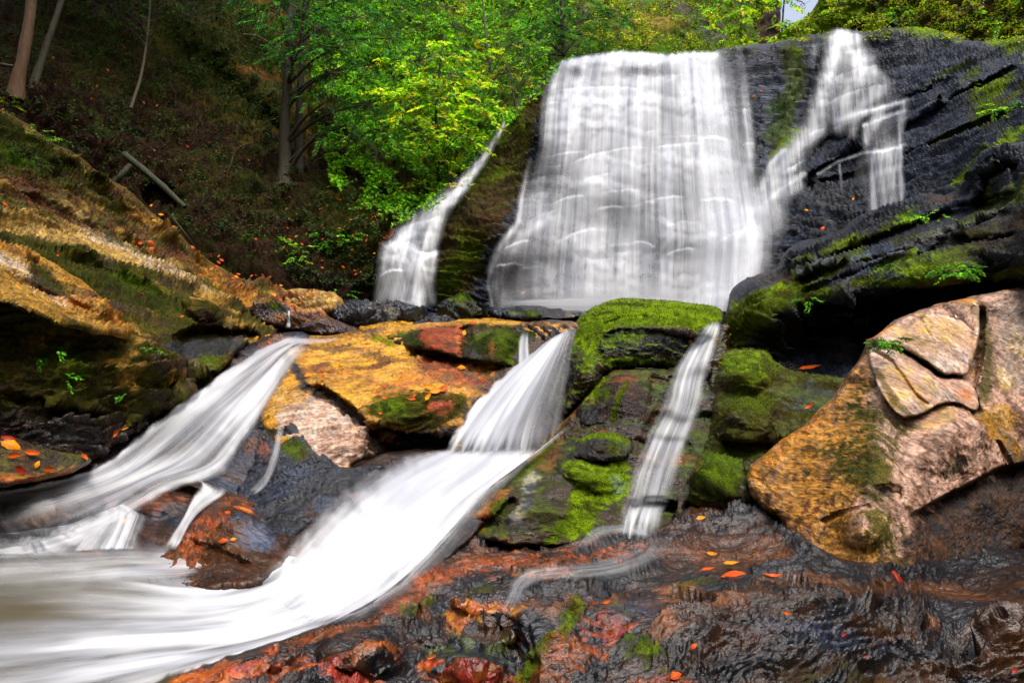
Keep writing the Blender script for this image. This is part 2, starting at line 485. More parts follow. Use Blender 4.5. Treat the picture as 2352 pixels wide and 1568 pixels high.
def rock(name, poly, ctrl, step=3.0, ang=20.0, base=('slate', 'black'), paints=(), feats=(), amp=0.06, terr=(0.06, 0.22),
         round_px=26, round_m=0.25, skirt=0.02, band=36, wet=0.7, bump=0.6, freq=1.0, stretch=5.0, parent=None, smooth=2,
         crease=0.0, planes=None, mossup=0.0, mosskind=('moss', 'lime'), fuzz=1.0, seed=0.0, tag_kw=None, dipz=0.0, basemix=1.0, lod=None, colfreq=1.0):
    P = smooth_poly(poly, smooth)
    x0, y0 = P.min(0) - band - step; x1, y1 = P.max(0) + band + step
    x0 = max(x0, -260); x1 = min(x1, W + 260); y0 = max(y0, -250); y1 = min(y1, H + 200)
    nx = int((x1 - x0) / step) + 2; ny = int((y1 - y0) / step) + 2
    gx, gy = np.meshgrid(x0 + np.arange(nx) * step, y0 + np.arange(ny) * step)
    px, py = gx.ravel(), gy.ravel()
    q = np.stack([px / 60, py / 60, np.full(len(px), seed + 3.3)], -1)
    wx = px + 7 * fbm(q, 3); wy = py + 7 * fbm(q + 40, 3)
    sd, bx, by = sdpoly(wx, wy, P)
    out = sd < 0
    ex = np.where(out, px + (bx - wx), px); ey = np.where(out, py + (by - wy), py)
    d = tps(ctrl, ex, ey)
    if planes:               # flat broken faces: the body is what all of them leave
        pd = np.full(len(px), -1e9)
        for tri in planes:
            T_ = np.array(tri, float); co = np.linalg.solve(np.c_[T_[:, :2], np.ones(3)], T_[:, 2])
            pd = np.maximum(pd, co[0] * ex + co[1] * ey + co[2])
        d = 0.25 * d + 0.75 * pd
    if round_px:
        t = np.clip(1 - np.maximum(sd, 0) / round_px, 0, 1)
        d = d + round_m * (1 - np.sqrt(np.maximum(1 - t * t, 0)))
    d = d + np.where(out, np.minimum(-sd, band) * skirt, 0)
    for f in feats:
        if f[0] == 'step':       # below the line (drawn left to right) the face sets back by f[2] metres, dying out over f[4]
            dd, side, run = dline(wx, wy, f[1])
            wgt = sstep(0, f[3], dd) * np.exp(-np.maximum(dd - f[3], 0) / f[4]) * (side > 0) * sstep(0, .12, run) * sstep(0, .12, 1 - run)
            d = d + f[2] * wgt
        elif f[0] == 'crack':
            dd, side, run = dline(wx, wy, f[1])
            tap = sstep(0, .1, run) * sstep(0, .1, 1 - run)
            d = d + f[2] * np.clip(1 - dd / f[3], 0, 1) ** 0.7 * tap
        elif f[0] == 'bump':
            _, cx, cy, rx, ry, an, h = f
            a = math.radians(an); dx, dy = wx - cx, wy - cy
            u = (dx * math.cos(a) + dy * math.sin(a)) / rx; v = (-dx * math.sin(a) + dy * math.cos(a)) / ry
            r2 = u * u + v * v
            d = d - h * np.maximum(1 - r2, 0) ** 1.5
    v = U(ex, ey, d).reshape(ny, nx, 3)
    du = np.gradient(v, axis=1); dv = np.gradient(v, axis=0)
    nrm = np.cross(du, dv); nl = np.linalg.norm(nrm, axis=2, keepdims=True)
    nrm = nrm / (nl + 1e-9)
    flip = (nrm * v).sum(2) > 0
    nrm[flip] *= -1
    v = v.reshape(-1, 3); nrm = nrm.reshape(-1, 3)
    # foliation frame: A runs along the layers (in the picture plane), B across them
    a = math.radians(ang)
    A = np.array([math.cos(a), dipz, -math.sin(a)]); A /= np.linalg.norm(A)
    B = np.array([math.sin(a), 0.35, math.cos(a)]); B -= A * (A @ B); B /= np.linalg.norm(B)
    C = np.cross(A, B)
    warp = fbm(v * 0.9 * freq + seed, 3)[:, None] * 0.22
    s = np.stack([v @ A / stretch, v @ B, v @ C / 1.6], -1) + warp
    ft = terr[1]
    t = (s[:, 1] + 0.10 * fbm(s * np.array([2, 2, 2]) + seed, 3)) / ft + 0.8 * gn(v * 0.7 + seed)
    fr = t - np.floor(t)
    plate = gn(np.stack([np.floor(t) * 3.7, v @ A * 0.9 * freq, v @ C * 0.9], -1) + seed)
    inside = sstep(-band * 0.3, 10, sd) * 0.75 + 0.25
    t2 = (s[:, 1] + 0.05 * fbm(s * np.array([6, 6, 6]) + seed, 3)) / (ft * 0.27) + 1.1 * gn(v * 1.9 + seed)
    fr2 = t2 - np.floor(t2)
    pl2 = gn(np.stack([np.floor(t2) * 2.3, v @ A * 2.6 * freq, v @ C * 2.2], -1) + seed)
    prof = (fr ** 1.6) - 0.5 + 0.32 * ((fr2 ** 1.5) - 0.5 + 0.7 * pl2)
    disp = terr[0] * (prof * (0.5 + 0.9 * np.clip(plate + 0.4, 0, 1.2)) + 0.8 * plate)
    vd = v / np.linalg.norm(v, axis=1, keepdims=True)
    fc = np.clip(np.abs((nrm * vd).sum(1)) * 1.7, 0.08, 1) ** 1.4          # surfaces seen edge-on have too few vertices for the finest relief
    disp = disp * (0.35 + 0.65 * fc)
    disp = disp + amp * (0.6 * fbm(v * 1.1 * freq + seed * 1.3, 4) * (0.4 + 0.6 * fc) + fc * (0.5 * ridged(s * 3.1 * freq + seed, 3) + 0.34 * fbm(s * np.array([9, 15, 9]) * freq, 3) + 0.2 * ridged(s * np.array([20, 38, 20]) * freq, 2)))
    if crease:
        disp = disp - crease * (np.abs(gn(v * 1.5 + seed)) + 0.5 * np.abs(gn(v * 3.3 + seed + 5)) - 0.3)
    disp = disp * inside
    # near-edge-on faces are pushed towards the open side rather than along themselves, which would tear them
    wv_ = (1 - np.clip(np.abs((nrm * vd).sum(1)) * 1.6, 0, 1))[:, None]
    nrm = nrm * (1 - 0.85 * wv_) - vd * 0.6 * wv_ + np.array([0, 0, 0.25]) * wv_
    nrm = nrm / (np.linalg.norm(nrm, axis=1, keepdims=True) + 1e-9)
    scale = np.clip(v[:, 1] / 6.0, 0.38, 1.7)
    v = v + nrm * (disp * scale)[:, None]
    zadd(v[~out])
    # faces
    sdg = sd.reshape(ny, nx)
    idx = np.arange(nx * ny).reshape(ny, nx)
    keep = np.maximum.reduce([sdg[:-1, :-1], sdg[1:, :-1], sdg[:-1, 1:], sdg[1:, 1:]]) > -band
    f0 = np.stack([idx[:-1, :-1], idx[1:, :-1], idx[1:, 1:], idx[:-1, 1:]], -1)[keep]
    # colours
    vg = v.reshape(ny, nx, 3)
    n2 = np.cross(np.gradient(vg, axis=1), np.gradient(vg, axis=0)); n2 /= np.linalg.norm(n2, axis=2, keepdims=True) + 1e-9
    n2[(n2 * vg).sum(2) > 0] *= -1
    n2 = n2.reshape(-1, 3)
    nA = fbm(s * np.array([2.2, 5.5, 2.2]) * colfreq + 5 + seed, 5, 0.6)
    nB = fbm(v * 2.3 * colfreq + 11 + seed, 4)
    nC = fbm(v * 14 * colfreq + 31, 3)
    nD = fbm(s * np.array([14, 40, 14]) * colfreq + 71, 3)
    c1, c2 = np.array(PAL[base[0]]), np.array(PAL[base[1]])
    m = sstep(-0.25, 0.35, nA + 0.4 * nC)[:, None] * basemix
    col = c1 * (1 - m) + c2 * m
    if len(base) > 2:
        m3 = sstep(0.12, 0.4, nB + 0.3 * nA)[:, None]
        col = col * (1 - m3) + np.array(PAL[base[2]]) * m3
    mo = np.full(len(v), 0.0) + MOSSY.get(base[0], 0) * (1 - m[:, 0])
    wt = np.full(len(v), float(wet))
    for pt in paints:
        kind, spec = pt[0], pt[1]
        stg = pt[2] if len(pt) > 2 else 1.0
        rag = pt[3] if len(pt) > 3 else 0.6
        mk = mask_of(spec, ex, ey)
        lo = mk + (0.45 + rag) * (0.55 * nA + 0.45 * nB + 0.45 * nC + 0.5 * nD) - 0.5
        w_ = np.clip(sstep(-0.32, 0.34, lo) * stg, 0, 1)
        if isinstance(kind, str): kind = (kind, kind)
        k1, k2 = np.array(PAL[kind[0]]), np.array(PAL[kind[1]])
        mm = sstep(-0.2, 0.3, nA * 0.6 + nC * 0.8)[:, None]
        kc = k1 * (1 - mm) + k2 * mm
        col = col * (1 - w_[:, None]) + kc * w_[:, None]
        mo = mo * (1 - w_) + MOSSY.get(kind[0], 0) * w_
        if len(pt) > 4: wt = wt * (1 - w_) + pt[4] * w_
    if mossup:
        up = sstep(0.35, 0.8, n2[:, 2] + 0.35 * nB + 0.25 * nC + 0.3 * nA) * mossup
        mm = sstep(-0.2, 0.35, nA * 0.5 + nC)[:, None]
        k1, k2 = np.array(PAL[mosskind[0]]), np.array(PAL[mosskind[1]])
        col = col * (1 - up[:, None]) + (k1 * (1 - mm) + k2 * mm) * up[:, None]
        mo = np.maximum(mo, up)
    bare = sstep(0.05, 0.35, -(nB * 0.7 + nD * 0.5 + nC * 0.3)) * (mo > 0.02) * 0.7
    col = col * (1 - bare[:, None]) + np.array([0.020, 0.012, 0.003]) * bare[:, None]
    prm = np.stack([mo, wt * (1 - mo * 0.8), np.full(len(v), bump)], -1)
    if fuzz:
        vis = (~out) & (mo > 0.55)
        ids = np.nonzero(vis)[0]
        if len(ids):
            pick = rng.choice(ids, int(len(ids) * 0.28 * fuzz), replace=False) if fuzz < 3.5 else ids
            mossy_pts.append((v[pick], n2[pick], col[pick], name))
    used = np.zeros(len(v), bool); used[f0.ravel()] = True
    remap = np.cumsum(used) - 1
    o = mesh_obj(name, v[used], remap[f0], ROCK, parent, True, dict(base=col[used], prm=prm[used], strata=s[used]))
    if tag_kw: tag(o, **tag_kw)
    return o
# ------------------------------------------------------------------ ground, hillsides, cliff
S = dict(kind='structure')

# ground sheet under everything, reaching past what can be seen
_n = 90
_gx, _gy = np.meshgrid(np.linspace(-160, 160, _n), np.linspace(-40, 280, _n))
_gz = -4.2 + 0.5 * fbm(np.stack([_gx.ravel() / 9, _gy.ravel() / 9, 0 * _gx.ravel()], -1), 3)
_gz += np.clip(_gy.ravel() - 24, 0, 90) * 0.10
_i = np.arange(_n * _n).reshape(_n, _n)
_gf = np.stack([_i[:-1, :-1], _i[:-1, 1:], _i[1:, 1:], _i[1:, :-1]], -1).reshape(-1, 4)
_gv = np.stack([_gx.ravel(), _gy.ravel(), _gz], -1)
tag(mesh_obj('ground', _gv, _gf, ROCK, None, True, dict(base=np.tile(PAL['litter'], (len(_gv), 1)), prm=np.tile((0.2, 0.1, 0.4), (len(_gv), 1)), strata=_gv)), **S)

# far gorge wall behind the lip of the falls
rock('gorge_wall', [(1050, -240), (1500, -240), (1735, -240), (1790, -40), (1795, 60), (1770, 130), (1740, 260), (1050, 260)],
     [(1050, -200, 23), (1400, -200, 25), (1780, -200, 30), (1780, 80, 29), (1650, 60, 26), (1500, 100, 22), (1300, 120, 20), (1050, 200, 19)],
     step=5, ang=-38, base=('olive', 'green', 'grey'), amp=0.22, terr=(0.10, 0.5), wet=0.1, bump=0.5, stretch=3, fuzz=0,
     paints=[('umber', ('p', [(1712, -240), (1800, -240), (1800, 130), (1735, 130), (1745, 40)], 20), 1, 0.2),  # umber column paints the shadow on the wall's end
             (('green', 'moss'), ('p', [(1100, 30), (1320, 60), (1500, 70), (1700, 90), (1745, 150), (1100, 200)], 60), 0.8),
             (('sand', 'olive'), ('e', 1500, 60, 90, 40, -10), 0.9), (('grey', 'slate'), ('e', 1560, 20, 60, 18, 10), 0.9),
             (('grey', 'slate'), ('e', 1640, 70, 40, 50, 60), 0.8), (('slate', 'grey'), ('e', 1330, 40, 50, 25, 40), 0.9)], seed=1.0, tag_kw=S)

# the gorge goes on beside and behind the camera: dark wooded walls out of the picture, added to block low sky light
_na, _nr = 120, 40
_az = np.radians(np.linspace(52, 306, _na)); _tt = np.linspace(0, 1, _nr)
_A, _T = np.meshgrid(_az, _tt)
_q = np.stack([np.sin(_A).ravel() * 3, np.cos(_A).ravel() * 3, _T.ravel() * 4], -1)
_rr = 7.5 + 7.5 * _T.ravel() + 1.6 * fbm(_q, 4); _zz = -3.5 + 16 * _T.ravel() ** 0.9 + 0.8 * fbm(_q + 9, 3)
_wv = np.stack([np.sin(_A.ravel()) * _rr, np.cos(_A.ravel()) * _rr + 1.5, _zz], -1)
_i = np.arange(_na * _nr).reshape(_nr, _na)
tag(mesh_obj('hillside', _wv, np.stack([_i[:-1, :-1], _i[:-1, 1:], _i[1:, 1:], _i[1:, :-1]], -1).reshape(-1, 4), ROCK, None, True,
    dict(base=np.tile(PAL['dmoss'], (len(_wv), 1)), prm=np.tile((0.6, 0.1, 0.8), (len(_wv), 1)), strata=_wv)), **S)

# the wooded slope on the left
rock('hillside', [(-260, -250), (700, -250), (1320, -250), (1340, 80), (1300, 220), (1240, 330), (1180, 480), (1060, 640), (1000, 760), (600, 780), (-260, 700)],
     [(-250, -200, 15), (0, 0, 12.5), (0, 200, 10), (200, 400, 10.4), (450, 560, 10.8), (700, 680, 10.6), (880, 720, 10.6), (600, 300, 13.6), (650, 400, 12.6),
      (400, 0, 16), (800, 0, 17.5), (1000, 300, 14), (1200, 0, 19), (1150, 330, 13.5), (1320, 120, 16.5), (900, 500, 11.6), (500, 150, 15), (900, -200, 21), (1050, 700, 10.8), (0, 700, 9.5)],
     step=5, ang=-36, base=('litter', 'umber', 'dmoss'), amp=0.20, terr=(0.13, 0.45), wet=0.05, bump=1.6, stretch=4.5, fuzz=0.15,  # dark litter base also carries some of the canopy's shade
     feats=[('step', [(560, 60), (700, 220), (820, 300)], 0.25, 60, 120), ('bump', 480, 90, 160, 60, 40, 0.5), ('bump', 620, 220, 130, 40, 42, 0.5),
            ('step', [(300, 440), (360, 400), (440, 470)], 0.8, 22, 50)],
     paints=[(('olive', 'sand'), ('p', [(330, -250), (700, -250), (640, 60), (740, 250), (720, 330), (560, 300), (430, 220), (330, 90)], 90), 0.75, 1.2),
             (('dmoss', 'olive'), ('p', [(300, -60), (560, 0), (690, 200), (650, 300), (500, 280), (380, 150)], 80), 0.8),
             (('dmoss', 'umber'), ('e', 500, 620, 200, 80, 30), 0.6), (('dmoss', 'olive'), ('e', 250, 120, 260, 120, 30), 0.6, 1.4), (('dmoss', 'olive'), ('e', 560, 440, 200, 80, 20), 0.5, 1.4), (('green', 'moss'), ('p', [(760, -250), (1340, -250), (1320, 150), (1180, 300), (1000, 440), (860, 380), (760, 200)], 120), 0.75, 0.8), (('olive', 'dmoss'), ('p', [(700, 420), (900, 430), (1100, 300), (1200, 200), (1260, 260), (1060, 560), (900, 640), (760, 640)], 90), 0.7),
             (('moss', 'green'), ('p', [(1000, 440), (1120, 300), (1260, 190), (1260, 230), (1080, 400), (1010, 500)], 30), 0.8),
             (('brown', 'rust'), ('e', 600, 172, 60, 14, 10), 0.7, 0.3), (('dmoss', 'green'), ('e', 940, 460, 60, 30, 0), 0.7),
             (('black', 'umber'), ('e', 800, 660, 160, 40, 15), 0.8), (('sand', 'grey'), ('e', 1060, 20, 40, 50, 60), 0.8)],
     seed=2.0, tag_kw=S)

# grown-over bank above the right side of the falls, running up out of the picture
rock('hillside', [(1740, 130), (1790, 75), (1830, 60), (1872, 20), (1895, -30), (1930, -250), (2620, -250), (2620, 420), (2200, 300), (1800, 240)],
     [(1750, 110, 14.5), (1830, 60, 14.5), (1900, -40, 14.5), (1950, -200, 15), (2100, 50, 12.5), (2352, 50, 10.5), (2352, -200, 11.5), (2600, 0, 8.8), (2600, 400, 7.4), (2000, 250, 12.5), (1800, 240, 13)],
     step=4, ang=30, base=('olive', 'umber', 'dmoss'), amp=0.22, terr=(0.10, 0.5), wet=0.1, bump=0.6, stretch=3, fuzz=0.5,
     paints=[(('lime', 'moss'), ('p', [(1735, 110), (1870, 30), (1900, -60), (1960, -60), (2000, 60), (1800, 110)], 40), 0.95),
             (('ochre', 'olive'), ('e', 2230, 40, 120, 30, -10), 0.45), (('moss', 'olive'), ('e', 2100, 40, 110, 30, -20), 0.7),
             (('slate', 'bluegrey'), ('p', [(2020, 75), (2090, 20), (2105, 40), (2060, 75), (2040, 90)], 10), 1, 0.3)], mossup=0.4, seed=3.0, tag_kw=S)

_zprev = zbuf.copy(); zbuf[:] = 1e9
# the rock face the falls run down
CLIFF_TOP = [(1120, 330), (1165, 262), (1218, 218), (1250, 178), (1285, 142), (1350, 130), (1420, 120), (1480, 122), (1535, 128), (1580, 122), (1640, 122),
             (1665, 110), (1720, 104), (1780, 98), (1860, 84), (1925, 68), (1990, 76), (2040, 66), (2110, 60), (2170, 72), (2240, 100), (2352, 88), (2620, 40)]
CLIFF_CTRL = [(850, 700, 10.3), (880, 580, 10.7), (950, 490, 11.2), (1040, 400, 11.7), (1130, 320, 12.2), (1220, 220, 12.5), (1290, 140, 12.8), (1440, 120, 12.7), (1640, 120, 12.5),
              (1800, 95, 12.4), (1940, 70, 12.1), (2100, 60, 11.2), (2352, 80, 9.3), (2600, 60, 7.4), (1050, 560, 10.2), (1130, 700, 9.6), (1250, 480, 10.3), (1260, 250, 11.6),
              (1450, 330, 10.7), (1450, 520, 9.9), (1450, 700, 9.2), (1620, 500, 9.9), (1650, 700, 9.0), (1700, 300, 11.0), (1850, 300, 10.7), (1900, 500, 9.3), (2000, 250, 10.4),
              (2100, 400, 8.8), (2200, 250, 8.9), (2352, 300, 7.6), (2100, 600, 8.0), (2352, 600, 6.2), (2600, 500, 5.5), (1030, 700, 9.8), (1620, 200, 11.9), (1350, 200, 12.0)]
rock('cliff', [(845, 730), (862, 640), (880, 580), (915, 525), (950, 492), (1000, 450), (1040, 400), (1085, 355)] + CLIFF_TOP + [(2620, 760), (1700, 790), (1300, 770), (1000, 760)],
     CLIFF_CTRL, step=3, ang=16, base=('slate', 'black', 'black'), amp=0.085, terr=(0.10, 0.30), wet=0.42, bump=0.9, stretch=5.5, round_px=16, round_m=0.35, band=40, skirt=0.03, fuzz=0.7,
     feats=[('bump', 1440, 210, 190, 90, 0, 0.25), ('bump', 1480, 440, 200, 120, 10, 0.08), ('bump', 1680, 260, 60, 130, -12, 0.35), ('bump', 1190, 560, 120, 150, -50, 0.3),
            ('step', [(1180, 420), (1290, 372), (1400, 335), (1520, 338), (1640, 330), (1720, 352)], 0.15, 12, 130),
            ('step', [(1120, 610), (1180, 560), (1300, 500), (1420, 470), (1560, 478), (1680, 440)], 0.15, 12, 110),
            ('step', [(1100, 705), (1180, 600), (1300, 575), (1450, 560), (1640, 585)], 0.25, 12, 110),
            ('step', [(1220, 205), (1320, 190), (1450, 192), (1600, 190), (1700, 205)], 0.15, 12, 120),
            ('step', [(1780, 440), (1900, 370), (2010, 320), (2100, 270), (2240, 190), (2352, 130)], 0.22, 10, 70),
            ('step', [(1760, 400), (1830, 345), (1960, 280), (2080, 222), (2200, 160)], 0.16, 10, 50),
            ('step', [(1820, 430), (1990, 380), (2080, 350), (2180, 300), (2352, 230)], 0.18, 10, 60)],
     paints=[(('olive', 'umber'), ('p', [(1030, 430), (1085, 365), (1165, 270), (1250, 180), (1260, 230), (1230, 330), (1200, 440), (1130, 560), (1080, 700), (1000, 700), (990, 600)], 40), 0.9),
             (('moss', 'olive'), ('l', [(1025, 500), (1080, 430), (1130, 350), (1200, 250)], 18), 0.9),
             (('moss', 'olive'), ('e', 1080, 570, 55, 60, 0), 0.9), (('dmoss', 'moss'), ('e', 1040, 640, 40, 50, 20), 0.8),
             (('moss', 'lime'), ('e', 1210, 300, 10, 30, 15), 0.6), (('moss', 'olive'), ('e', 1150, 400, 45, 18, -25), 0.8),
             (('moss', 'olive'), ('l', [(1815, 120), (1830, 200), (1810, 260), (1790, 330)], 30), 0.95), (('moss', 'dmoss'), ('e', 1790, 250, 50, 24, -35), 0.9),
             (('moss', 'dmoss'), ('e', 1770, 310, 45, 18, -40), 0.9), (('moss', 'lime'), ('e', 1830, 130, 18, 22, 0), 0.8),
             (('slate', 'bluegrey'), ('p', [(2080, 130), (2240, 110), (2352, 150), (2600, 300), (2300, 480), (2080, 440)], 80), 0.3, 1.8), (('bluegrey', 'slate'), ('p', [(1700, 140), (1800, 110), (1860, 160), (1850, 300), (1730, 430)], 40), 0.3, 1.8), (('moss', 'olive'), ('e', 2270, 250, 60, 46, -40), 0.9), (('moss', 'lime'), ('e', 2290, 200, 60, 22, -40), 0.8), (('moss', 'olive'), ('e', 2230, 170, 45, 14, -35), 0.7),  # blue-grey patches paint a sky sheen onto the wet cliff
             (('olive', 'moss'), ('e', 2300, 350, 60, 40, -40), 0.8), (('lime', 'olive'), ('e', 2180, 50, 90, 30, 10), 0.8), (('moss', 'olive'), ('l', [(2150, 330), (2260, 270), (2352, 200)], 12), 0.8, 1.2), (('moss', 'lime'), ('l', [(2200, 420), (2270, 350), (2352, 290)], 14), 0.8, 1.2), (('moss', 'lime'), ('e', 2150, 60, 120, 26, 5), 0.9, 1.0), (('moss', 'lime'), ('e', 2300, 90, 80, 30, 20), 0.85, 1.0), (('moss', 'olive'), ('l', [(2110, 200), (2180, 160), (2260, 130)], 8), 0.6, 1.3), (('moss', 'lime'), ('l', [(1770, 370), (1800, 330), (1840, 300)], 12), 0.7, 1.0),
             (('umber', 'brown'), ('e', 1120, 500, 60, 90, 30), 0.4), (('olive', 'slate'), ('e', 1900, 560, 90, 40, -15), 0.5)],
     seed=4.0, tag_kw=S)

ZCLIFF = zfilled(zbuf, 40)
zbuf[:] = np.minimum(zbuf, _zprev)

# ------------------------------------------------------------------ bedrock between the falls and the camera
rock('bedrock', [(540, 740), (620, 700), (680, 672), (760, 680), (850, 690), (960, 705), (1100, 716), (1300, 712), (1480, 716), (1700, 716), (1720, 780), (1500, 800), (1200, 770), (900, 765), (700, 780), (540, 790)],
     [(560, 750, 9.2), (700, 690, 10.4), (950, 706, 9.9), (1300, 712, 9.6), (1680, 712, 9.0), (1300, 745, 8.0), (900, 750, 8.0), (600, 790, 7.9), (1650, 750, 7.6), (1300, 790, 7.6), (800, 780, 7.7), (1650, 790, 7.3)],
     ang=8, base=('black', 'slate', 'brown'), amp=0.05, terr=(0.05, 0.2), wet=0.95, bump=0.5, stretch=3, round_px=12, round_m=0.3, fuzz=0,
     paints=[(('gold', 'ochre'), ('l', [(600, 765), (700, 757), (880, 748), (1000, 738), (1150, 736), (1300, 738)], 14), 0.9, 0.3)], seed=5.0, tag_kw=S)

# left bank, upper slope
rock('bedrock', [(-260, 190), (0, 250), (60, 285), (110, 320), (180, 360), (230, 400), (290, 432), (350, 490), (410, 535), (450, 580), (520, 625), (600, 655), (680, 680), (720, 720), (700, 760), (560, 740), (400, 690), (200, 620), (0, 560), (-260, 520)],
     [(-250, 250, 6.6), (0, 290, 7.4), (200, 390, 8.4), (400, 535, 9.3), (560, 650, 9.8), (680, 690, 9.9), (-200, 500, 5.6), (0, 480, 6.3), (200, 540, 7.2), (330, 600, 7.8), (500, 680, 8.6), (600, 720, 9.0)],
     ang=-38, base=('brown', 'olive', 'sand'), amp=0.17, terr=(0.16, 0.24), wet=0.3, bump=0.8, stretch=7, colfreq=1.7, round_px=14, round_m=0.12, fuzz=0.5,
     feats=[('step', [(130, 340), (220, 420), (340, 520), (430, 600)], 0.12, 24, 50), ('step', [(0, 410), (150, 470), (300, 540), (420, 620)], 0.10, 24, 60)],
     paints=[(('dmoss', 'olive'), ('p', [(-260, 200), (0, 260), (120, 330), (260, 430), (200, 440), (80, 400), (-60, 400), (-260, 380)], 40), 0.95),
             (('moss', 'green'), ('e', 40, 370, 70, 26, 25), 0.6), (('sand', 'tan'), ('l', [(60, 300), (150, 370), (260, 440)], 12), 0.5, 0.9),
             (('ochre', 'sand'), ('e', 330, 520, 90, 20, 42), 0.6), (('ochre', 'brown'), ('e', 480, 620, 80, 18, 35), 0.7), (('olive', 'dmoss'), ('e', 240, 470, 80, 25, 35), 0.6),
             (('tan', 'sand'), ('p', [(0, 500), (150, 520), (260, 560), (200, 580), (0, 540)], 30), 0.8), (('rust', 'ochre'), ('e', 560, 690, 90, 24, 25), 0.6),
             (('grey', 'tan'), ('e', 180, 500, 60, 14, 25), 0.6)], seed=6.0, tag_kw=S)

# left bank, main slab with the mossy face
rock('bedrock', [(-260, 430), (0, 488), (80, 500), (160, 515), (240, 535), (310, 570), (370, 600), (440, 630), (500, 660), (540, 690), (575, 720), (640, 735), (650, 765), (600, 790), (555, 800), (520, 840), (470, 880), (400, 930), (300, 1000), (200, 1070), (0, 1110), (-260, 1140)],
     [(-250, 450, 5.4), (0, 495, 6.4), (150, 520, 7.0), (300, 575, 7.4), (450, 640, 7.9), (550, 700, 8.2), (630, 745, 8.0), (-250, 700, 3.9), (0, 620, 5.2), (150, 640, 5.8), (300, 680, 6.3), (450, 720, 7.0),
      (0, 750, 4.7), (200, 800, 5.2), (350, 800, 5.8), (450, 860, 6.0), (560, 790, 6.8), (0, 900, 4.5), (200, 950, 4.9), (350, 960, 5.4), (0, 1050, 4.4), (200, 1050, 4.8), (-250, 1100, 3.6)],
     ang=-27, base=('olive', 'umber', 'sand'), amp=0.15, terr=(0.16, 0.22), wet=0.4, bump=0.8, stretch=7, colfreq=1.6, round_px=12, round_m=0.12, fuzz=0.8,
     feats=[('step', [(60, 545), (200, 590), (330, 640), (420, 700)], 0.12, 24, 60), ('step', [(390, 770), (450, 745), (560, 750), (610, 770)], 0.45, 10, 50),
            ('step', [(380, 860), (440, 875), (500, 850)], 0.25, 8, 40), ('step', [(0, 890), (150, 920), (300, 955), (430, 905)], 0.15, 24, 90), ('bump', 470, 710, 60, 36, 30, 0.35),
            ('step', [(560, 700), (620, 735), (660, 745)], 0.3, 8, 40)],
     paints=[(('tan', 'sand'), ('p', [(-260, 440), (0, 492), (160, 518), (310, 575), (440, 635), (540, 692), (520, 700), (420, 660), (300, 610), (180, 575), (60, 545), (-260, 500)], 18), 1, 0.5, 0.5),
             (('pale', 'sand'), ('l', [(190, 535), (290, 575), (380, 620), (470, 665)], 15), 0.7, 0.8),
             (('dmoss', 'olive'), ('p', [(0, 520), (80, 555), (200, 600), (320, 640), (420, 690), (450, 760), (300, 700), (180, 660), (60, 590), (-200, 560), (-200, 500)], 30), 0.9, 0.5),
             (('moss', 'dmoss'), ('e', 300, 650, 90, 28, 20), 0.6), (('sand', 'ochre'), ('e', 480, 690, 50, 12, 28), 0.7), (('moss', 'olive'), ('e', 580, 830, 60, 40, -30), 0.7),
             (('black', 'slate'), ('p', [(380, 790), (450, 770), (560, 775), (560, 810), (470, 835), (400, 825)], 20), 0.9), (('grey', 'brown'), ('p', [(380, 850), (400, 830), (500, 830), (480, 860)], 14), 0.7),
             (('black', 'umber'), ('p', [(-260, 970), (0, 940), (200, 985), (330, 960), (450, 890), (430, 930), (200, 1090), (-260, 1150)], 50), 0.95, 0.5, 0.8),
             (('umber', 'dmoss'), ('e', 60, 850, 90, 40, 20), 0.6), (('dmoss', 'olive'), ('e', 160, 880, 120, 60, 15), 0.7), (('green', 'moss'), ('e', 150, 830, 70, 40, 30), 0.55),
             (('grey', 'brown'), ('e', 420, 880, 50, 12, 35), 0.8), (('gold', 'ochre'), ('e', 400, 872, 34, 10, 0), 0.7), (('rust', 'orange'), ('e', 530, 850, 18, 34, 20), 0.7),
             (('moss', 'olive'), ('e', 480, 835, 40, 20, 10), 0.7)], seed=7.0, tag_kw=S)

# left bank, lower tan slab jutting out over a dark hollow
rock('rock_slab', [(-260, 500), (0, 562), (60, 575), (110, 600), (160, 630), (210, 665), (240, 700), (285, 745), (302, 772), (260, 772), (200, 762), (120, 740), (60, 715), (0, 690), (-260, 640)],
     [(-250, 520, 4.3), (0, 570, 5.0), (150, 630, 5.35), (290, 765, 5.4), (-200, 620, 3.8), (0, 670, 4.4), (150, 740, 4.75), (220, 762, 5.0)],
     ang=-33, base=('sand', 'ochre', 'brown'), amp=0.13, terr=(0.13, 0.16), wet=0.4, bump=0.8, stretch=7, colfreq=1.8, smooth=1, round_px=8, round_m=0.06, band=60, skirt=0.008, fuzz=0.5,
     feats=[('step', [(0, 610), (100, 650), (200, 700), (260, 745)], 0.05, 14, 30), ('crack', [(70, 590), (130, 650), (200, 690)], 0.03, 12)],
     paints=[(('pale', 'tan'), ('l', [(-100, 560), (0, 600), (90, 650), (150, 690)], 20), 0.9, 0.7), (('dmoss', 'umber'), ('p', [(60, 590), (110, 620), (170, 680), (120, 680), (70, 640)], 14), 0.9, 0.6),
             (('olive', 'dmoss'), ('p', [(-260, 640), (0, 680), (100, 720), (200, 755), (60, 740), (-260, 700)], 24), 0.8), (('orange', 'ochre'), ('l', [(100, 660), (200, 710), (290, 765)], 9), 0.6, 0.7)],
     seed=8.0, tag_kw=dict(label='tan layered rock slab jutting out over the dark mossy hollow at far left', cat='rock slab'))

